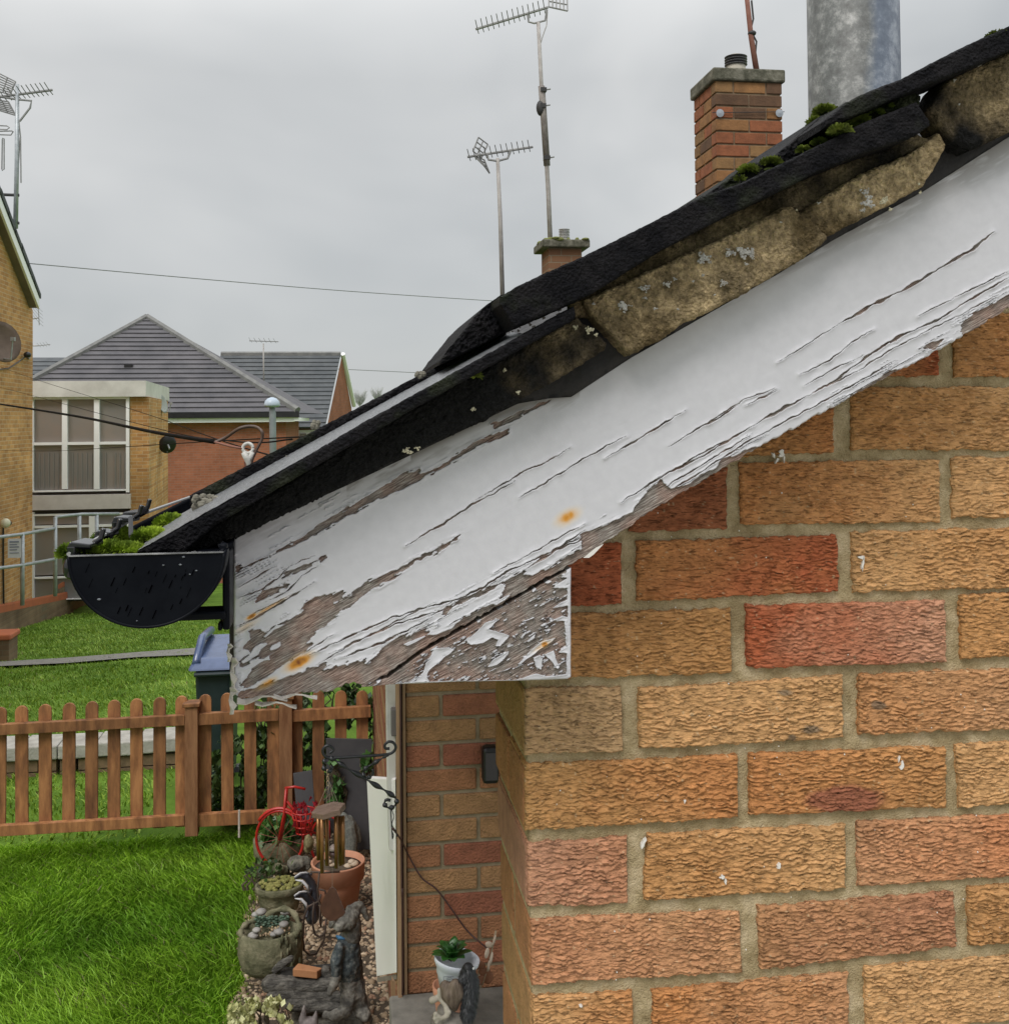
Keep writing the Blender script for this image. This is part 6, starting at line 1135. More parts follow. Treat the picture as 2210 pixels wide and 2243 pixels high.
# ============================================================ GRAVEL BED AND GARDEN THINGS
def gravel(name, n, poly_test, label, seed, size=.011):
    r = np.random.default_rng(seed); y = r.uniform(3.3, 6.4, n*3); x = r.uniform(-1.2, .2, n*3); k = poly_test(x, y); x = x[k][:n]; y = y[k][:n]; n = len(x)
    phi = (1+5**.5)/2; ico = np.array([(-1, phi, 0), (1, phi, 0), (-1, -phi, 0), (1, -phi, 0), (0, -1, phi), (0, 1, phi), (0, -1, -phi), (0, 1, -phi), (phi, 0, -1), (phi, 0, 1), (-phi, 0, -1), (-phi, 0, 1)])/1.9
    F = np.array([(0, 11, 5), (0, 5, 1), (0, 1, 7), (0, 7, 10), (0, 10, 11), (1, 5, 9), (5, 11, 4), (11, 10, 2), (10, 7, 6), (7, 1, 8), (3, 9, 4), (3, 4, 2), (3, 2, 6), (3, 6, 8), (3, 8, 9), (4, 9, 5), (2, 4, 11), (6, 2, 10), (8, 6, 7), (9, 8, 1)])
    s = size*(.5+r.random((n, 1, 1))*1.0)*(.6+.8*r.random((n, 1, 3))); V = ico[None]*(.75+.5*r.random((n, 12, 1)))*s; a = r.uniform(0, 6.28, n); ca, sa = np.cos(a)[:, None], np.sin(a)[:, None]
    X = V[..., 0]*ca-V[..., 1]*sa; Yv = V[..., 0]*sa+V[..., 1]*ca; V = np.stack([X+x[:, None], Yv+y[:, None], V[..., 2]*.8+(r.random((n, 1))*.014+.003)], -1)
    c = mixc((.26, .19, .12), (.56, .45, .32), r.random(n)); c[r.random(n) > .85] = (.38, .24, .16); cc = np.repeat(c[:, None], 12, 1).reshape(-1, 3)
    o = npmesh(name, V.reshape(-1, 3), (F[None]+12*np.arange(n)[:, None, None]).reshape(-1, 3), colmat('gravel_stone', .85, 120, .2, .4, 300, .002), None, False, cc, tris=True); kind(o, 'stuff'); tag(o, label, 'gravel')
gravel('gravel_bed', 9000, lambda x, y: (x > edge(y)-.02) & (x < XF+.02+np.where(y < 3.85, .4, 0)), 'tan gravel bed between the lawn edge and the white panel', 3)
xs_ = np.linspace(-1.3, 0.3, 20); ysx = np.linspace(3.25, 6.5, 40); X, Y2 = np.meshgrid(xs_, ysx, indexing='ij'); X = np.maximum(X, edge(Y2)-.01); o = npmesh('soil', np.stack([X, Y2, 0*X+.016], -1).reshape(-1, 3), gridquads(20, 40), mat('bed_soil', (.05, .038, .025), (.10, .075, .05), 20, .95), None); kind(o, 'structure')

M_stonegrey = mat('weathered_cast_stone', (.065, .062, .052), (.21, .20, .16), 26, .9, .9, 110, .006, c3=(.13, .125, .10)); M_mossst = mat('mossy_cast_stone', (.085, .085, .045), (.24, .22, .14), 20, .92, .9, 80, .006, c3=(.15, .145, .085))
def EL_(mb, u, v, Y, ru, rv, ry=None, rot=None): k = pm(Y); mb.ell(onY(u, v, Y), (ru*k, (ry if ry is not None else ru)*k, rv*k), 14, 10, rot); return mb
def CAP(mb, pts, Y, rs, n=10):
    mb.tube([onY(u, v, Y+(d if d else 0)) for u, v, d in pts], [r*pm(Y) for r in rs], n)
    for (u, v, d), r in zip(pts, rs): mb.ell(onY(u, v, Y+d), r*pm(Y), 10, 8)
    return mb
def GZ(v): return 5707.0/(v-917.0)
# red bicycle planter
Y = 5.82; g = G('bicycle_planter', 'bright red metal bicycle planter with a front basket on the grass edge', 'bicycle', onY(613, 1897, Y)); M_redm = mat('red_gloss', (.50, .022, .018), (.36, .018, .015), 20, .35, spec=.6)
def torus(c, ru, rv, r, m_, nm, d=(1, 0, 0)):
    mb = MB(); d = np.array(d, float); d /= np.linalg.norm(d); mb.tube([c+d*ru*math.cos(t_)+np.array([0, 0, 1.])*rv*math.sin(t_) for t_ in np.linspace(0, 2*math.pi, 33)], r, 8); return mb.build(nm, m_, g.t, True)
cw = onY(613, 1838, Y); wd = (.9, -.2, 0); ru, rv = 51*pm(Y), 59*pm(Y); torus(cw, ru, rv, .0075, M_redm, 'wheel', wd)
for k in range(8): a_ = k*math.pi/8+.2; d_ = np.array([.976*ru*math.cos(a_), -.2*ru*math.cos(a_), rv*math.sin(a_)]); MB().tube([cw-d_, cw+d_], .0012, 4).build('spoke', mat('dull_red_wire', (.25, .06, .04), None, 9, .6), g.t)
MB().tube([onY(611, 1840, Y-.01), onY(622, 1785, Y-.01), onY(627, 1727, Y)], .007, 8).build('fork', M_redm, g.t, True); MB().tube([onY(616, 1840, Y+.02), onY(625, 1785, Y+.02), onY(629, 1727, Y)], .006, 8).build('fork', M_redm, g.t, True)
MB().tube([onY(624, 1727, Y), onY(645, 1724, Y), onY(669, 1729, Y)], .007, 8).build('handlebar', M_redm, g.t, True)
MB().tube([cw+np.array([.976*(ru+.012)*math.cos(a_), -.2*ru*math.cos(a_), (rv+.012)*math.sin(a_)]) for a_ in np.linspace(.15, 2.5, 20)], [.009]*20, 8).build('mudguard', M_redm, g.t, True)
bk = MB(); r_ = random.Random(4)
c = onY(665, 1800, Y-.05)
for j in range(14): a_ = 2*math.pi*j/14; bk.tube([c+np.array([.035*math.cos(a_), .035*math.sin(a_), -.06]), c+np.array([.062*math.cos(a_), .062*math.sin(a_), .055])], .0035, 5)
for z_ in (-.055, -.02, .02, .055): rr_ = .035+.027*(z_+.06)/.115; bk.tube([c+np.array([rr_*math.cos(t_), rr_*math.sin(t_), z_]) for t_ in np.linspace(0, 6.283, 18)], .004, 5)
bk.build('basket', M_redm, g.t, True)
fw = MB()
for j in range(34): p = c+np.array([r_.uniform(-.06, .06), r_.uniform(-.05, .05), r_.uniform(-.03, .09)]); fw.prism([p, p+np.array([r_.uniform(-.02, .02), 0, .03]), p+np.array([.02, .01, r_.uniform(0, .02)])], (0, .004, 0))
fw.build('petals', mat('crimson_petals', (.42, .02, .04), (.28, .015, .03), 30, .6), g.t)
c2 = onY(720, 1845, Y+.18); torus(c2, ru*.8, rv*.95, .0075, M_redm, 'wheel', wd); MB().tube([onY(628, 1755, Y), onY(680, 1822, Y+.08), onY(722, 1838, Y+.18)], .007, 8).build('frame', M_redm, g.t, True); MB().tube([onY(722, 1838, Y+.18), onY(720, 1798, Y+.18)], .007, 8).build('frame', M_redm, g.t, True); g.done()
# stone trough behind the bicycle wheel with grasses
Y = 6.0; g = G('stone_trough', 'mossy grey stone trough seen through the red wheel', 'planter', onY(618, 1890, Y)); mb = MB(); k = pm(Y); c = onY(612, 1890, Y); MB().lathe(c, [(34*k, 0), (46*k, 18*k), (48*k, 52*k), (43*k, 54*k), (41*k, 40*k)], 22, 1.15, .8).build('trough', M_mossst, g.t, True, disp=.012, dsize=.03); g.done()
leafcloud('grass_tuft', 'tuft of fresh green grass in the stone trough behind the red wheel', [(572, 655, 1790, 1852, 5.9, 6.1, 1)], 700, .028, (np.array([.03, .09, .015]), np.array([.10, .22, .04])), 'plant', 15)
# rocks by the bed edge
def rock(label, u, v, Y, ru, rv, seed, m=None):
    mb = MB(); r = random.Random(seed)
    for i in range(4): EL_(mb, u+r.uniform(-.3, .3)*ru, v+r.uniform(-.2, .2)*rv, Y+r.uniform(-.02, .02), ru*r.uniform(.6, .85), rv*r.uniform(.6, .9))
    o = mb.build('rock', m or M_stonegrey, None, True, remesh=.006, disp=.02, dsize=.03); return tag(o, label, 'rock', 'rocks edging the gravel bed')
rock('dark rounded rock behind the oval mossy planter', 655, 1893, 5.5, 26, 20, 3); rock('yellowish mossy rock left of the dark rock by the oval planter', 612, 1905, 5.5, 20, 14, 4, M_mossst); rock('tan lump of rock between the bicycle wheel and the wind chime', 674, 1850, 5.75, 12, 20, 5, mat('yellow_rock', (.16, .14, .06), (.32, .28, .15), 30, .9, .8, 90, .006))
# grey draped figure behind terracotta pot
Y = 5.9; g = G('grey_garden_ornament', 'mottled grey draped ornament standing behind the terracotta pot', 'ornament', onY(768, 1872, Y)); mb = MB(); CAP(mb, [(752, 1790, 0), (765, 1810, 0), (770, 1840, 0), (768, 1872, 0)], Y, [10, 14, 14, 13]); CAP(mb, [(765, 1795, .02), (782, 1820, .03), (787, 1842, .03)], Y, [9, 8, 5]); mb.build('body', mat('speckled_grey', (.10, .11, .10), (.24, .25, .22), 60, .85, .6, 150, .004), g.t, True, remesh=.006); g.done()
# terracotta pot
Y = 5.38; g = G('terracotta_pot', 'wide terracotta pot with pebbles on its soil beneath the wind chime', 'plant pot', onY(741, 1978, Y)); k = pm(Y); c = onY(741, 1974, Y); s_ = k
MB().lathe(c, [(42*s_, 0), (49*s_, 45*s_), (50*s_, 48*s_), (55*s_, 49*s_), (57*s_, 82*s_), (58*s_, 84*s_), (56*s_, 86*s_), (52*s_, 84*s_), (50*s_, 72*s_), (.0005, 72*s_)], 40).build('pot', mat('terracotta', (.42, .19, .11), (.52, .26, .165), 12, .8, .15, 90, .001), g.t, True)
mb = MB(); EL_(mb, 741, 1890, Y, 50, 4); o = MB().lathe((c[0], c[1], c[2]+74*s_), [(50*s_, 0), (20*s_, .006), (.001, .008)], 24).build('soil', MATS['bed_soil'], g.t, True)
for u, v, r in ((775, 1892, 8), (762, 1898, 7), (770, 1888, 6), (728, 1895, 5), (722, 1888, 4)): mb = MB(); EL_(mb, u, v, Y-.02, r*1.3, r*.8); mb.build('pebble', mat('cream_pebble', (.42, .33, .23), (.5, .42, .32), 20, .7), g.t, True)
g.done()
# oval mossy planter
Y = 5.3; g = G('oval_planter', 'oval stone planter filled with yellow green moss', 'planter', onY(610, 1992, Y)); k = pm(Y); c = onY(612, 1990, Y)
MB().lathe(c, [(40*k, 0), (43*k, 20*k), (46*k, 36*k), (50*k, 38*k), (51*k, 50*k), (47*k, 52*k), (45*k, 46*k), (.001, 46*k)], 30, 1, .8).build('tub', M_mossst, g.t, True, disp=.006, dsize=.03)
mb = MB(); r_ = random.Random(6)
for i in range(70): a_ = r_.uniform(0, 6.28); d_ = r_.random()**.5*42*k; mb.ell(c+np.array([d_*math.cos(a_), d_*.8*math.sin(a_), 50*k+.006*r_.random()+.012*(1-d_/(42*k))]), (.018*r_.uniform(.5, 1), .018*r_.uniform(.5, 1), .009), 7, 5)
x = mb.build('moss', mat('yellow_moss', (.12, .13, .03), (.30, .28, .09), 60, .95, 1, 200, .004), g.t, True); x['kind'] = 'stuff'; g.done()
# round nest like planter
Y = 4.72; g = G('round_planter', 'large round stone planter like a split log, holding pebbles and blue green succulents', 'planter', onY(592, 2130, Y)); k = pm(Y); c = onY(592, 2124, Y)
MB().lathe(c, [(48*k, 0), (62*k, 14*k), (68*k, 40*k), (66*k, 66*k), (62*k, 82*k), (56*k, 84*k), (53*k, 70*k), (.001, 68*k)], 40, 1, .82).build('bowl', M_mossst, g.t, True, disp=.012, dsize=.04)
mb = MB(); mb.tube([c+np.array([61*k*math.cos(a_), 50*k*math.sin(a_), 82*k+.012*math.sin(a_*1.0)+(.035 if .2 < a_ < 1.8 else 0)*math.sin((a_-.2)/1.6*3.14)]) for a_ in np.linspace(-.6, 3.5, 30)], [.012+.004*math.sin(i*1.7) for i in range(30)], 8)
for i in range(60): a_ = r_.uniform(-1.2, 1.3); z_ = r_.uniform(10, 84)*k; mb.ell(c+np.array([65*k*math.cos(a_), 53*k*math.sin(a_), z_]), (.006, .012, .02), 6, 4)
mb.build('bark_rim', M_mossst, g.t, True)
for u, v, r in ((555, 2050, 9), (562, 2038, 7), (612, 2040, 10), (622, 2025, 8), (600, 2046, 7), (572, 1998, 9), (626, 1999, 9), (560, 2004, 7)): mb = MB(); EL_(mb, u, v, Y-.02 if v > 2015 else Y+.15, r*1.3, r*.75); mb.build('pebble', mat('grey_pebble', (.20, .19, .18), (.34, .33, .31), 9, .6), g.t, True)
sc_ = MB()
for i in range(160): p = onY(r_.uniform(560, 632), r_.uniform(2008, 2030), Y+r_.uniform(-.01, .06)); a_ = r_.uniform(0, 6.28); sc_.ell(p, (.008, .004, .005), 6, 4)
x = sc_.build('succulents', mat('blue_green_succulent', (.04, .08, .05), (.11, .17, .12), 60, .6), g.t, True); x['kind'] = 'stuff'
sc_ = MB()
for i in range(60): sc_.ell(onY(r_.uniform(565, 635), r_.uniform(2030, 2052), Y-.02+r_.uniform(-.01, .03)), r_.uniform(.003, .006), 6, 4)
x = sc_.build('chippings', mat('warm_chippings', (.36, .28, .14), (.5, .36, .26), 60, .8), g.t); x['kind'] = 'stuff'; g.done()
# two badger ornaments
M_bd = mat('badger_black', (.018, .02, .026), (.045, .048, .06), 20, .35); M_bw = mat('badger_white', (.55, .56, .58), None, 9, .5)
def badger(label, hu, hv, sc, Y, bodyv):
    g = G('badger_figurine', label, 'figurine', onY(hu+25, bodyv, Y)); mb = MB(); f = lambda x, y: (hu+x*sc, hv+y*sc)
    CAP(mb, [(*f(-20, 4), -.03), (*f(-6, -2), -.01), (*f(8, 0), 0), (*f(18, 16), .01), (*f(24, 34), .01)], Y, [3*sc, 6*sc, 9*sc, 11*sc, 12*sc]); CAP(mb, [(*f(24, 34), .01), (*f(24, 60), 0)], Y, [12*sc, 15*sc]); CAP(mb, [(*f(14, 36), -.02), (*f(10, 56), -.05)], Y, [5*sc, 4*sc]); mb.ell(onY(*f(18, -6), Y+.02), 3.5*sc*pm(Y)); mb.ell(onY(*f(12, -8), Y-.02), 3.0*sc*pm(Y))
    mb.build('body', M_bd, g.t, True, remesh=.0045)
    MB().tube([onY(*f(-22, 1), Y-.045), onY(*f(-8, -8.5), Y-.03), onY(*f(6, -10), Y-.015), onY(*f(15, -6), Y-.01)], [.003, .004, .004, .002], 6).build('stripe', M_bw, g.t, True); MB().tube([onY(*f(-20, 8), Y-.05), onY(*f(-4, 10), Y-.045), onY(*f(8, 22), Y-.05), onY(*f(12, 34), Y-.05)], [.002, .006, .007, .003], 6).build('cheek', M_bw, g.t, True); return g.done()
badger('taller black and white badger figurine in front of the terracotta pot', 665, 1921, .92, 5.12, 2010); badger('lower black and white badger figurine overlapping its taller twin', 663, 1962, .85, 5.02, 2025)
mb = MB(); EL_(mb, 685, 2000, 5.08, 16, 24); CAP(mb, [(676, 1975, 0), (684, 2010, 0)], 5.08, [12, 15]); o = mb.build('figurine_base', M_bd, None, True, remesh=.006); tag(o, 'dark rounded base carrying the two badger figurines', 'ornament')
# iron loop stand
Y = 4.86; g = G('iron_plant_stand', 'thin rusty iron stand of looping wires beside the badgers', 'plant stand', onY(690, 2090, Y)); M_ir = mat('rusty_iron', (.045, .03, .022), (.09, .06, .045), 40, .7)
c6 = lambda x, y: (520+x/5.95, 1950+y/5.95)
for pts in ([cZ(880, 1440), cZ(1050, 1445), cZ(1240, 1435)], [cZ(990, 1450), cZ(970, 1650), cZ(985, 1800), c6(1085, 200), c6(1080, 400)], [cZ(990, 1650), cZ(1060, 1665), cZ(1070, 1720)], [c6(1090, 60), c6(1060, 150), c6(920, 220), c6(870, 350), c6(860, 500), c6(855, 650), c6(870, 790), c6(940, 850), c6(1030, 830), c6(1080, 740), c6(1130, 650), c6(1150, 500), c6(1155, 380)], [c6(1000, 160), c6(985, 300), c6(985, 480), c6(1010, 580), c6(1070, 610), c6(1120, 580), c6(1150, 520)], [c6(1080, 200), c6(1075, 400), c6(1090, 480)], [c6(1110, 715), c6(1170, 720)]):
    MB().tube([onY(u, v, Y) for u, v in pts], .0045, 7).build('wire_loop', M_ir, g.t, True)
g.done()
# log trough with brick and leaning animal statue
Y = 4.42; g = G('log_trough', 'dark stone trough shaped like stacked logs', 'planter', onY(650, 2215, Y)); M_log = mat('log_stone', (.035, .032, .028), (.16, .15, .13), 22, .85, .9, 70, .008, c3=(.085, .08, .07), stretch=(1, 3, 3))
def log(pts, rs, dy=0): mb = MB(); CAP(mb, [(*c6(x, y), dy) for x, y in pts], Y, rs, 14); return mb.build('log', M_log, g.t, True, remesh=.006, disp=.012, dsize=.02)
log([(430, 1230), (650, 1240), (900, 1260), (1230, 1230)], [19, 18, 17, 14]); log([(460, 1380), (700, 1370), (1000, 1400), (1330, 1400)], [15, 14, 13, 12], -.02); log([(480, 1060), (560, 980), (690, 900)], [7, 9, 8], .08); log([(560, 1090), (800, 1100), (1150, 1090)], [10, 10, 9], .10); log([(1150, 1060), (1190, 1150)], [12, 14], .04)
mb = MB(); a = onY(*c6(560, 1260), Y); b = onY(*c6(1240, 1060), Y+.1); MB().box(a[0], b[0], Y, Y+.12, a[2]-.03, onY(*c6(800, 1190), Y)[2]).build('bed', mat('dark_bed', (.02, .02, .018), None, 9, .9), g.t)
log([(700, 1500), (1000, 1520), (1330, 1560)], [13, 12, 12], -.05); MB().box(onY(*c6(700, 1500), Y)[0], onY(*c6(1640, 1500), Y)[0], Y-.06, Y+.12, 0, .05).build('plinth', M_stonegrey, g.t, bevel=.01, disp=0); g.done()
P4 = [c6(715, 1010), c6(770, 945), c6(1020, 975), c6(1115, 1010), c6(1045, 1065), c6(730, 1035)]
Yb = 4.40; p = [onY(*c6(722, 1030), Yb), onY(*c6(1040, 1062), Yb), onY(*c6(1110, 1018), Yb+.07), onY(*c6(790, 955), Yb+.09)]; zt = np.mean([q_[2] for q_ in p])
o = MB().hexa([q_-np.array([0, 0, .03]) for q_ in p]+[q_ for q_ in p]).build('loose_brick', mat('orange_brick_piece', (.50, .24, .11), (.42, .19, .085), 30, .85, .3, 200, .001), None, bevel=.003); tag(o, 'small clean orange brick lying in the log trough', 'brick')
g = G('animal_statue', 'weathered stone animal statue leaning over the logs with a blue grey coat', 'statue', onY(780, 2236, 4.36)); Y = 4.36
M_st = mat('statue_stone', (.05, .048, .044), (.24, .23, .20), 30, .85, .8, 90, .006, c3=(.12, .115, .10)); M_coat = mat('statue_coat', (.022, .032, .038), (.19, .20, .19), 42, .8, .8, 90, .005, c3=(.06, .075, .08), lo=.38, hi=.66)
mb = MB(); cp = lambda pts, rs: CAP(mb, [(*c6(x, y), d) for x, y, d in pts], Y, rs, 12)
cp([(1560, 230, .02), (1500, 330, 0), (1430, 420, -.02), (1330, 480, -.05)], [9, 17, 20, 11]); cp([(1470, 240, 0), (1600, 200, .02)], [8, 9]); cp([(1640, 260, .02), (1690, 370, .02)], [8, 5]); cp([(1240, 420, -.05), (1220, 470, -.05)], [7, 6]); cp([(1500, 450, 0), (1480, 600, 0)], [20, 23])
mb.build('head', M_st, g.t, True, remesh=.005, disp=.008, dsize=.015)
mb = MB(); cp([(1450, 660, 0), (1430, 800, 0), (1430, 950, 0), (1460, 1080, .02)], [24, 29, 32, 30]); cp([(1330, 760, -.05), (1290, 920, -.06), (1290, 1090, -.06)], [11, 13, 11]); mb.build('coat', M_coat, g.t, True, remesh=.005, disp=.010, dsize=.02)
mb = MB(); cp([(1290, 1140, -.06), (1250, 1230, -.07), (1200, 1350, -.08)], [11, 10, 6]); mb.build('arm', M_st, g.t, True, remesh=.004, disp=.006, dsize=.015)
mb = MB(); cp([(1500, 1150, .02), (1560, 1350, .0), (1610, 1540, 0), (1670, 1640, -.03)], [24, 20, 17, 13]); cp([(1450, 1200, 0), (1460, 1400, -.02), (1400, 1580, -.03), (1250, 1640, -.05)], [22, 19, 15, 11]); cp([(1300, 1650, -.04), (1150, 1630, -.04)], [11, 8]); mb.build('legs', M_st, g.t, True, remesh=.005, disp=.010, dsize=.02)
MB().tube([onY(*c6(1290, 600), Y-.075), onY(*c6(1330, 625), Y-.09), onY(*c6(1400, 640), Y-.10)], [.004, .008, .003], 8).build('collar', mat('collar_blue', (.03, .12, .24), None, 9, .6), g.t, True); g.done()
# fox ear ornament at the bottom
Y = 4.1; g = G('fox_ornament', 'purple grey pointed eared animal ornament cut by the bottom edge', 'figurine', onY(675, 2300, Y)); mb = MB(); cp2 = lambda pts, rs: CAP(mb, [(*c6(x, y), d) for x, y, d in pts], Y, rs, 10)
cp2([(870, 1500, 0), (865, 1600, 0), (850, 1700, 0)], [2, 6, 9]); cp2([(1030, 1580, 0), (1015, 1660, 0), (1000, 1740, 0)], [2, 6, 9]); cp2([(930, 1800, 0), (930, 1950, -.02)], [22, 20]); cp2([(930, 2000, 0), (930, 2250, 0)], [20, 26]); mb.build('body', mat('purple_grey_stone', (.10, .085, .085), (.24, .21, .20), 30, .8, .5, 90, .004), g.t, True, remesh=.005); g.done()
for i, (x0_, x1_) in enumerate(((1080, 1360), (1370, 1700))):
    a = onY(*c6(x0_, 1720), 4.28); b = onY(*c6(x1_, 1680), 4.28); o = MB().box(a[0], b[0], 4.22, 4.34, 0, b[2]*.0+.035).build('edging_stone', mat('edging_tan', (.20, .175, .13), (.30, .27, .21), 20, .9), None, bevel=.008); tag(o, ('left' if i == 0 else 'right')+' of two tan edging stones at the foot of the animal statue', 'stone', 'edging stones')
# pale variegated shrub at the bottom
leafcloud('pale_shrub', 'pale yellow leaved low shrub at the bottom of the gravel bed', [(500, 640, 2205, 2290, 4.05, 4.3, 1), (535, 620, 2188, 2215, 4.15, 4.3, .6)], 2600, .016, (np.array([.32, .33, .12]), np.array([.62, .62, .34])), 'shrub', 21)
leafcloud('edge_plants', 'dark green weeds between the bicycle and the lawn edge', [(540, 600, 1900, 1950, 5.3, 5.6, .7), (560, 640, 1880, 1930, 5.4, 5.7, .8)], 500, .018, LG, 'plant', 31)

# things on the ledge
cL = lambda x, y: (840+x/5.32, 1880+y/5.32)
Y = 3.06; g = G('potted_succulent', 'leafy green succulent in a ribbed white plastic pot on the porch ledge', 'potted plant', onY(990, 2160, Y)); k = pm(Y)
c = onY(992, 2160, Y); pr_ = [(30, 0), (38, 24), (40, 27), (41, 38), (45, 44), (49, 52), (50, 60), (48.5, 61), (46, 56), (40, 46), (.1, 46)]; tl_ = Matrix.Translation(Vector(c)) @ Matrix.Rotation(math.radians(9), 4, 'Y') @ Matrix.Translation(-Vector(c))
o = MB().lathe(c, [(a_*k, b_*k) for a_, b_ in pr_], 36).build('pot', mat('white_plastic_pot', (.52, .56, .62), (.60, .63, .68), 9, .4), g.t, True); o.data.transform(tl_)
def leaf(p, d, L_, w_, m_):
    d = np.array(d, float); d /= np.linalg.norm(d); s_ = np.cross(d, [0, 0, 1.]); s_ /= np.linalg.norm(s_)+1e-9; n_ = np.cross(s_, d); V = []; nn = 7
    for i in range(nn):
        t_ = i/(nn-1); w2 = w_*math.sin(math.pi*min(1, .12+t_*.88))**.6; base = p+d*L_*t_+n_*L_*.22*math.sin(t_*2.2); V += [base-s_*w2+n_*w2*.25, base, base+s_*w2+n_*w2*.25]
    F = []
    for i in range(nn-1):
        for j in range(2): F.append((i*3+j, i*3+j+1, i*3+j+4, i*3+j+3))
    o = MB().add(V, F).build('leaf', m_, g.t, True); so = o.modifiers.new('s', 'SOLIDIFY'); so.thickness = .0012; su = o.modifiers.new('u', 'SUBSURF'); su.levels = 1; su.render_levels = 1
M_lf = mat('succulent_leaf', (.012, .055, .010), (.03, .12, .018), 30, .35, spec=.6); rl = random.Random(3); cp_ = onY(990, 2106, Y)
for ring, (n_, L_, w_, el) in enumerate([(9, .062, .017, .25), (8, .055, .017, .6), (6, .045, .014, 1.0), (3, .038, .011, 1.4)]):
    for j in range(n_): a_ = 2*math.pi*j/n_+ring*.4+rl.uniform(-.2, .2); leaf(cp_+np.array([0, 0, .004*ring]), (math.cos(a_)*math.cos(el), math.sin(a_)*math.cos(el), math.sin(el)), L_*rl.uniform(.8, 1.2), w_*rl.uniform(.8, 1.15), M_lf)
# printed label on the pot: outlined box with small marks
def potline(x0_, y0_, x1_, y1_): a_ = onY(*cL(x0_, y0_), Y-41*k); b_ = onY(*cL(x1_, y1_), Y-41*k); MB().tube([a_, b_], .0006, 4).build('print', mat('pot_print', (.10, .11, .14), None, 9, .6), g.t)
for q_ in ((700, 1385, 705, 1455), (700, 1385, 860, 1382), (735, 1395, 738, 1450), (750, 1395, 790, 1392), (750, 1395, 752, 1440), (752, 1418, 780, 1416), (752, 1440, 790, 1437), (790, 1412, 850, 1409), (800, 1428, 850, 1426)): potline(*q_)
g.done()
Y = 3.10; k = pm(Y); c = onY(985, 2215, Y); o = MB().lathe(c, [(26*k, -.02), (30*k, .01), (36*k, .055), (37*k, .075), (33*k, .075), (30*k, .02)], 28).build('clay_pot', MATS['terracotta'], None, True); tag(o, 'small orange clay pot just showing under the white plastic pot', 'plant pot')
mb = MB(); mb.tube([(c[0], Y, za-.002), (c[0], Y, c[2]-.018)], .055, 20); o = mb.build('pot_stand', M_stonegrey, None); tag(o, 'low grey stone stand under the clay pot on the porch ledge', 'stand')
g = G('bristly_bird_ornament', 'black bristly bird ornament with a long tail hanging in front of the white pot', 'ornament', onY(1025, 2240, 2.92)); Y = 2.92; mb = MB()
CAP(mb, [(*cL(930, 1400), 0), (*cL(985, 1290), 0), (*cL(1020, 1420), 0), (*cL(1010, 1600), 0), (*cL(985, 1780), 0), (*cL(975, 1880), 0)], Y, [9, 13, 15, 17, 15, 8]); mb.build('body', mat('bristle_core', (.008, .009, .011), None, 9, .6), g.t, True, remesh=.005)
r = np.random.default_rng(2); V = []; Q = []
for i in range(5200):
    t_ = r.random()*5; j = int(t_); pts = [(930, 1400, 9), (985, 1290, 13), (1020, 1420, 15), (1010, 1600, 17), (985, 1780, 15), (975, 1880, 8)]; f_ = t_-j; x = pts[j][0]*(1-f_)+pts[j+1][0]*f_; y = pts[j][1]*(1-f_)+pts[j+1][1]*f_; rad = (pts[j][2]*(1-f_)+pts[j+1][2]*f_)*pm(Y); a_ = r.uniform(0, 6.28); d_ = np.array([math.cos(a_), math.sin(a_), r.normal(0, .2)]); p = onY(*cL(x, y), Y)+d_*rad; o_ = d_*.5+np.array([0, 0, -1.])+r.normal(0, .25, 3); o_ /= np.linalg.norm(o_); s_ = np.cross(o_, d_)*.0009; b = len(V); V += [p-s_, p+s_, p+o_*.011+s_*.3, p+o_*.011-s_*.3]; Q.append((b, b+1, b+2, b+3))
o = npmesh('bristles', np.array(V), np.array(Q), mat('bristle_black', (.010, .011, .013), (.05, .055, .06), 90, .4), g.t, False); o['kind'] = 'stuff'; MB().ell(onY(*cL(1050, 1290), Y-.04), .0032).build('eye', M_bw, g.t, True); g.done()
g = G('stone_fairy_ornament', 'brown and cream ornament with folded leaf shapes and a ruffled rim on the ledge', 'ornament', onY(985, 2240, 2.95)); Y = 2.93; mb = MB(); cq = lambda mb, pts, rs: CAP(mb, [(*cL(x, y), d) for x, y, d in pts], Y, rs, 12)
cq(mb, [(720, 1500, 0), (760, 1580, 0), (820, 1680, 0), (830, 1740, 0)], [13, 19, 15, 9]); cq(mb, [(840, 1480, -.01), (870, 1580, -.01), (840, 1700, -.01)], [13, 15, 8]); cq(mb, [(920, 1470, 0), (920, 1600, 0)], [8, 9]); mb.build('folded_leaves', mat('brown_leaf_stone', (.085, .06, .042), (.20, .155, .115), 26, .7, .5, 80, .004, stretch=(3, 3, .7)), g.t, True, remesh=.005)
mb = MB(); cq(mb, [(650, 1540, 0), (660, 1640, 0), (720, 1720, -.01), (740, 1780, -.02)], [5, 6, 5, 7]); cq(mb, [(570, 1660, 0), (610, 1640, 0)], [8, 7])
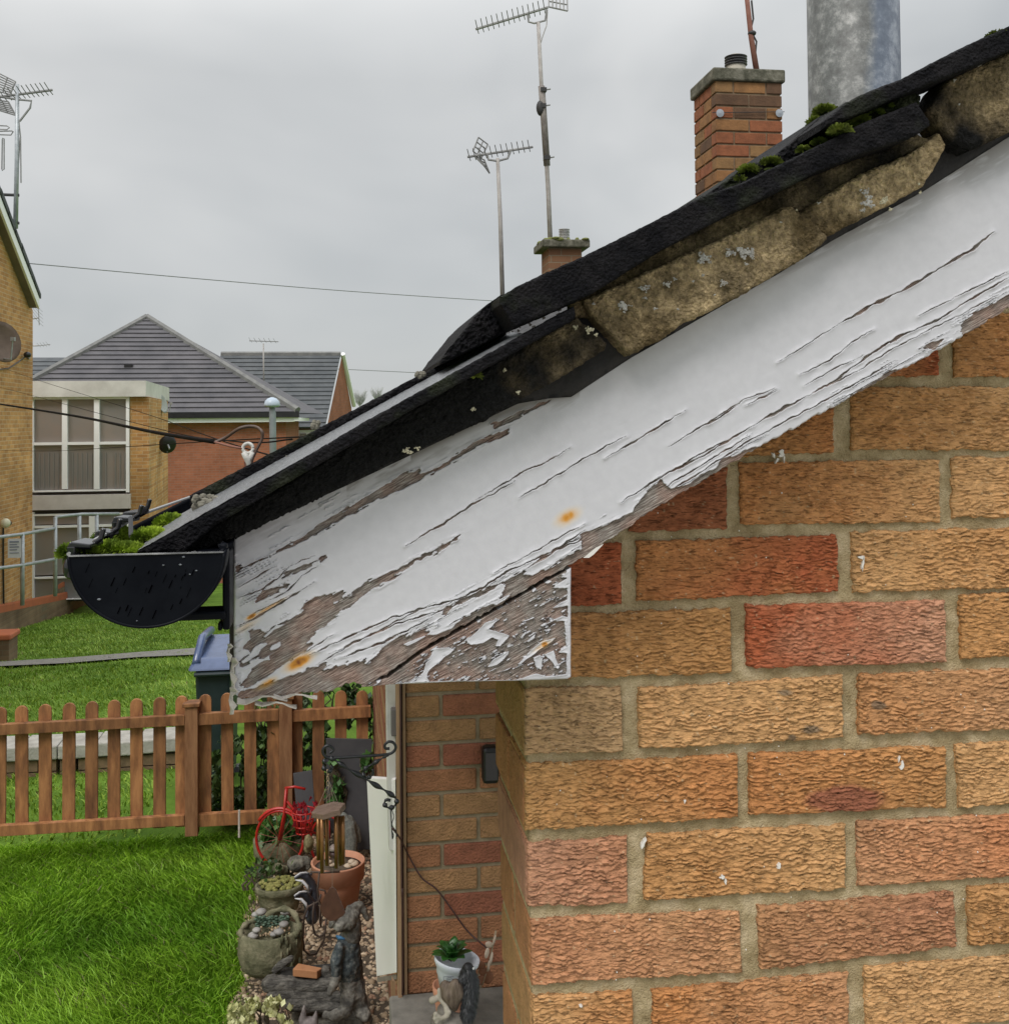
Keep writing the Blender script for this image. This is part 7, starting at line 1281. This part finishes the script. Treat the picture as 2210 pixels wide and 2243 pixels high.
for (x, y) in ((610, 1820), (640, 1850), (675, 1870), (710, 1860), (745, 1840), (765, 1800), (600, 1870), (620, 1910)): mb.ell(onY(*cL(x, y), Y-.03), 5.5*pm(Y), 8, 6)
mb.build('ruffle', mat('cream_stone', (.30, .27, .21), (.42, .39, .32), 30, .85, .4, 90, .002), g.t, True, remesh=.003)
mb = MB(); cq(mb, [(700, 1780, .02), (730, 1900, .02), (800, 1960, .0)], [16, 22, 28]); cq(mb, [(880, 1900, 0), (900, 2100, 0)], [16, 22]); cq(mb, [(760, 2100, 0), (780, 2400, 0)], [30, 34]); mb.build('body', mat('taupe_stone', (.14, .125, .105), (.26, .24, .21), 20, .8, .4, 90, .003), g.t, True, remesh=.006); g.done()
g = G('dried_flower_stem', 'dried stem with pale papery pods leaning in the corner by the brick pier', 'dried flowers', onY(1060, 2160, 3.1)); Y = 3.12
MB().tube([onY(*cL(1150, 1480), Y), onY(*cL(1220, 1260), Y), onY(*cL(1260, 1080), Y), onY(*cL(1310, 850), Y)], .003, 6).build('stem', mat('dry_stem', (.30, .22, .14), None, 20, .8), g.t, True)
for (x, y, a_, b_, ro_) in ((1230, 1010, 9, 7, .4), (1205, 1110, 5, 12, .2), (1290, 960, 3, 12, .3), (1255, 1170, 3.5, 14, .2), (1225, 1260, 3, 12, .1)): mb = MB(); mb.ell(onY(*cL(x, y), Y-.01), (a_*pm(Y), .004, b_*pm(Y)), 12, 8, Matrix.Rotation(ro_, 3, 'Y').to_quaternion()); mb.build('pod', mat('pale_pod', (.36, .28, .21), (.46, .38, .30), 30, .7), g.t, True)
for (x, y) in ((1140, 1420), (1180, 1330), (1230, 1400), (1120, 1250)): mb = MB(); mb.ell(onY(*cL(x, y), Y), (10*pm(Y), .003, 14*pm(Y)), 9, 6, Matrix.Rotation(x*.1, 3, 'Y').to_quaternion()); mb.build('dry_leaf', mat('rust_leaf', (.16, .06, .025), (.24, .10, .05), 30, .7), g.t, True)
g.done()
bpy.context.view_layer.update()
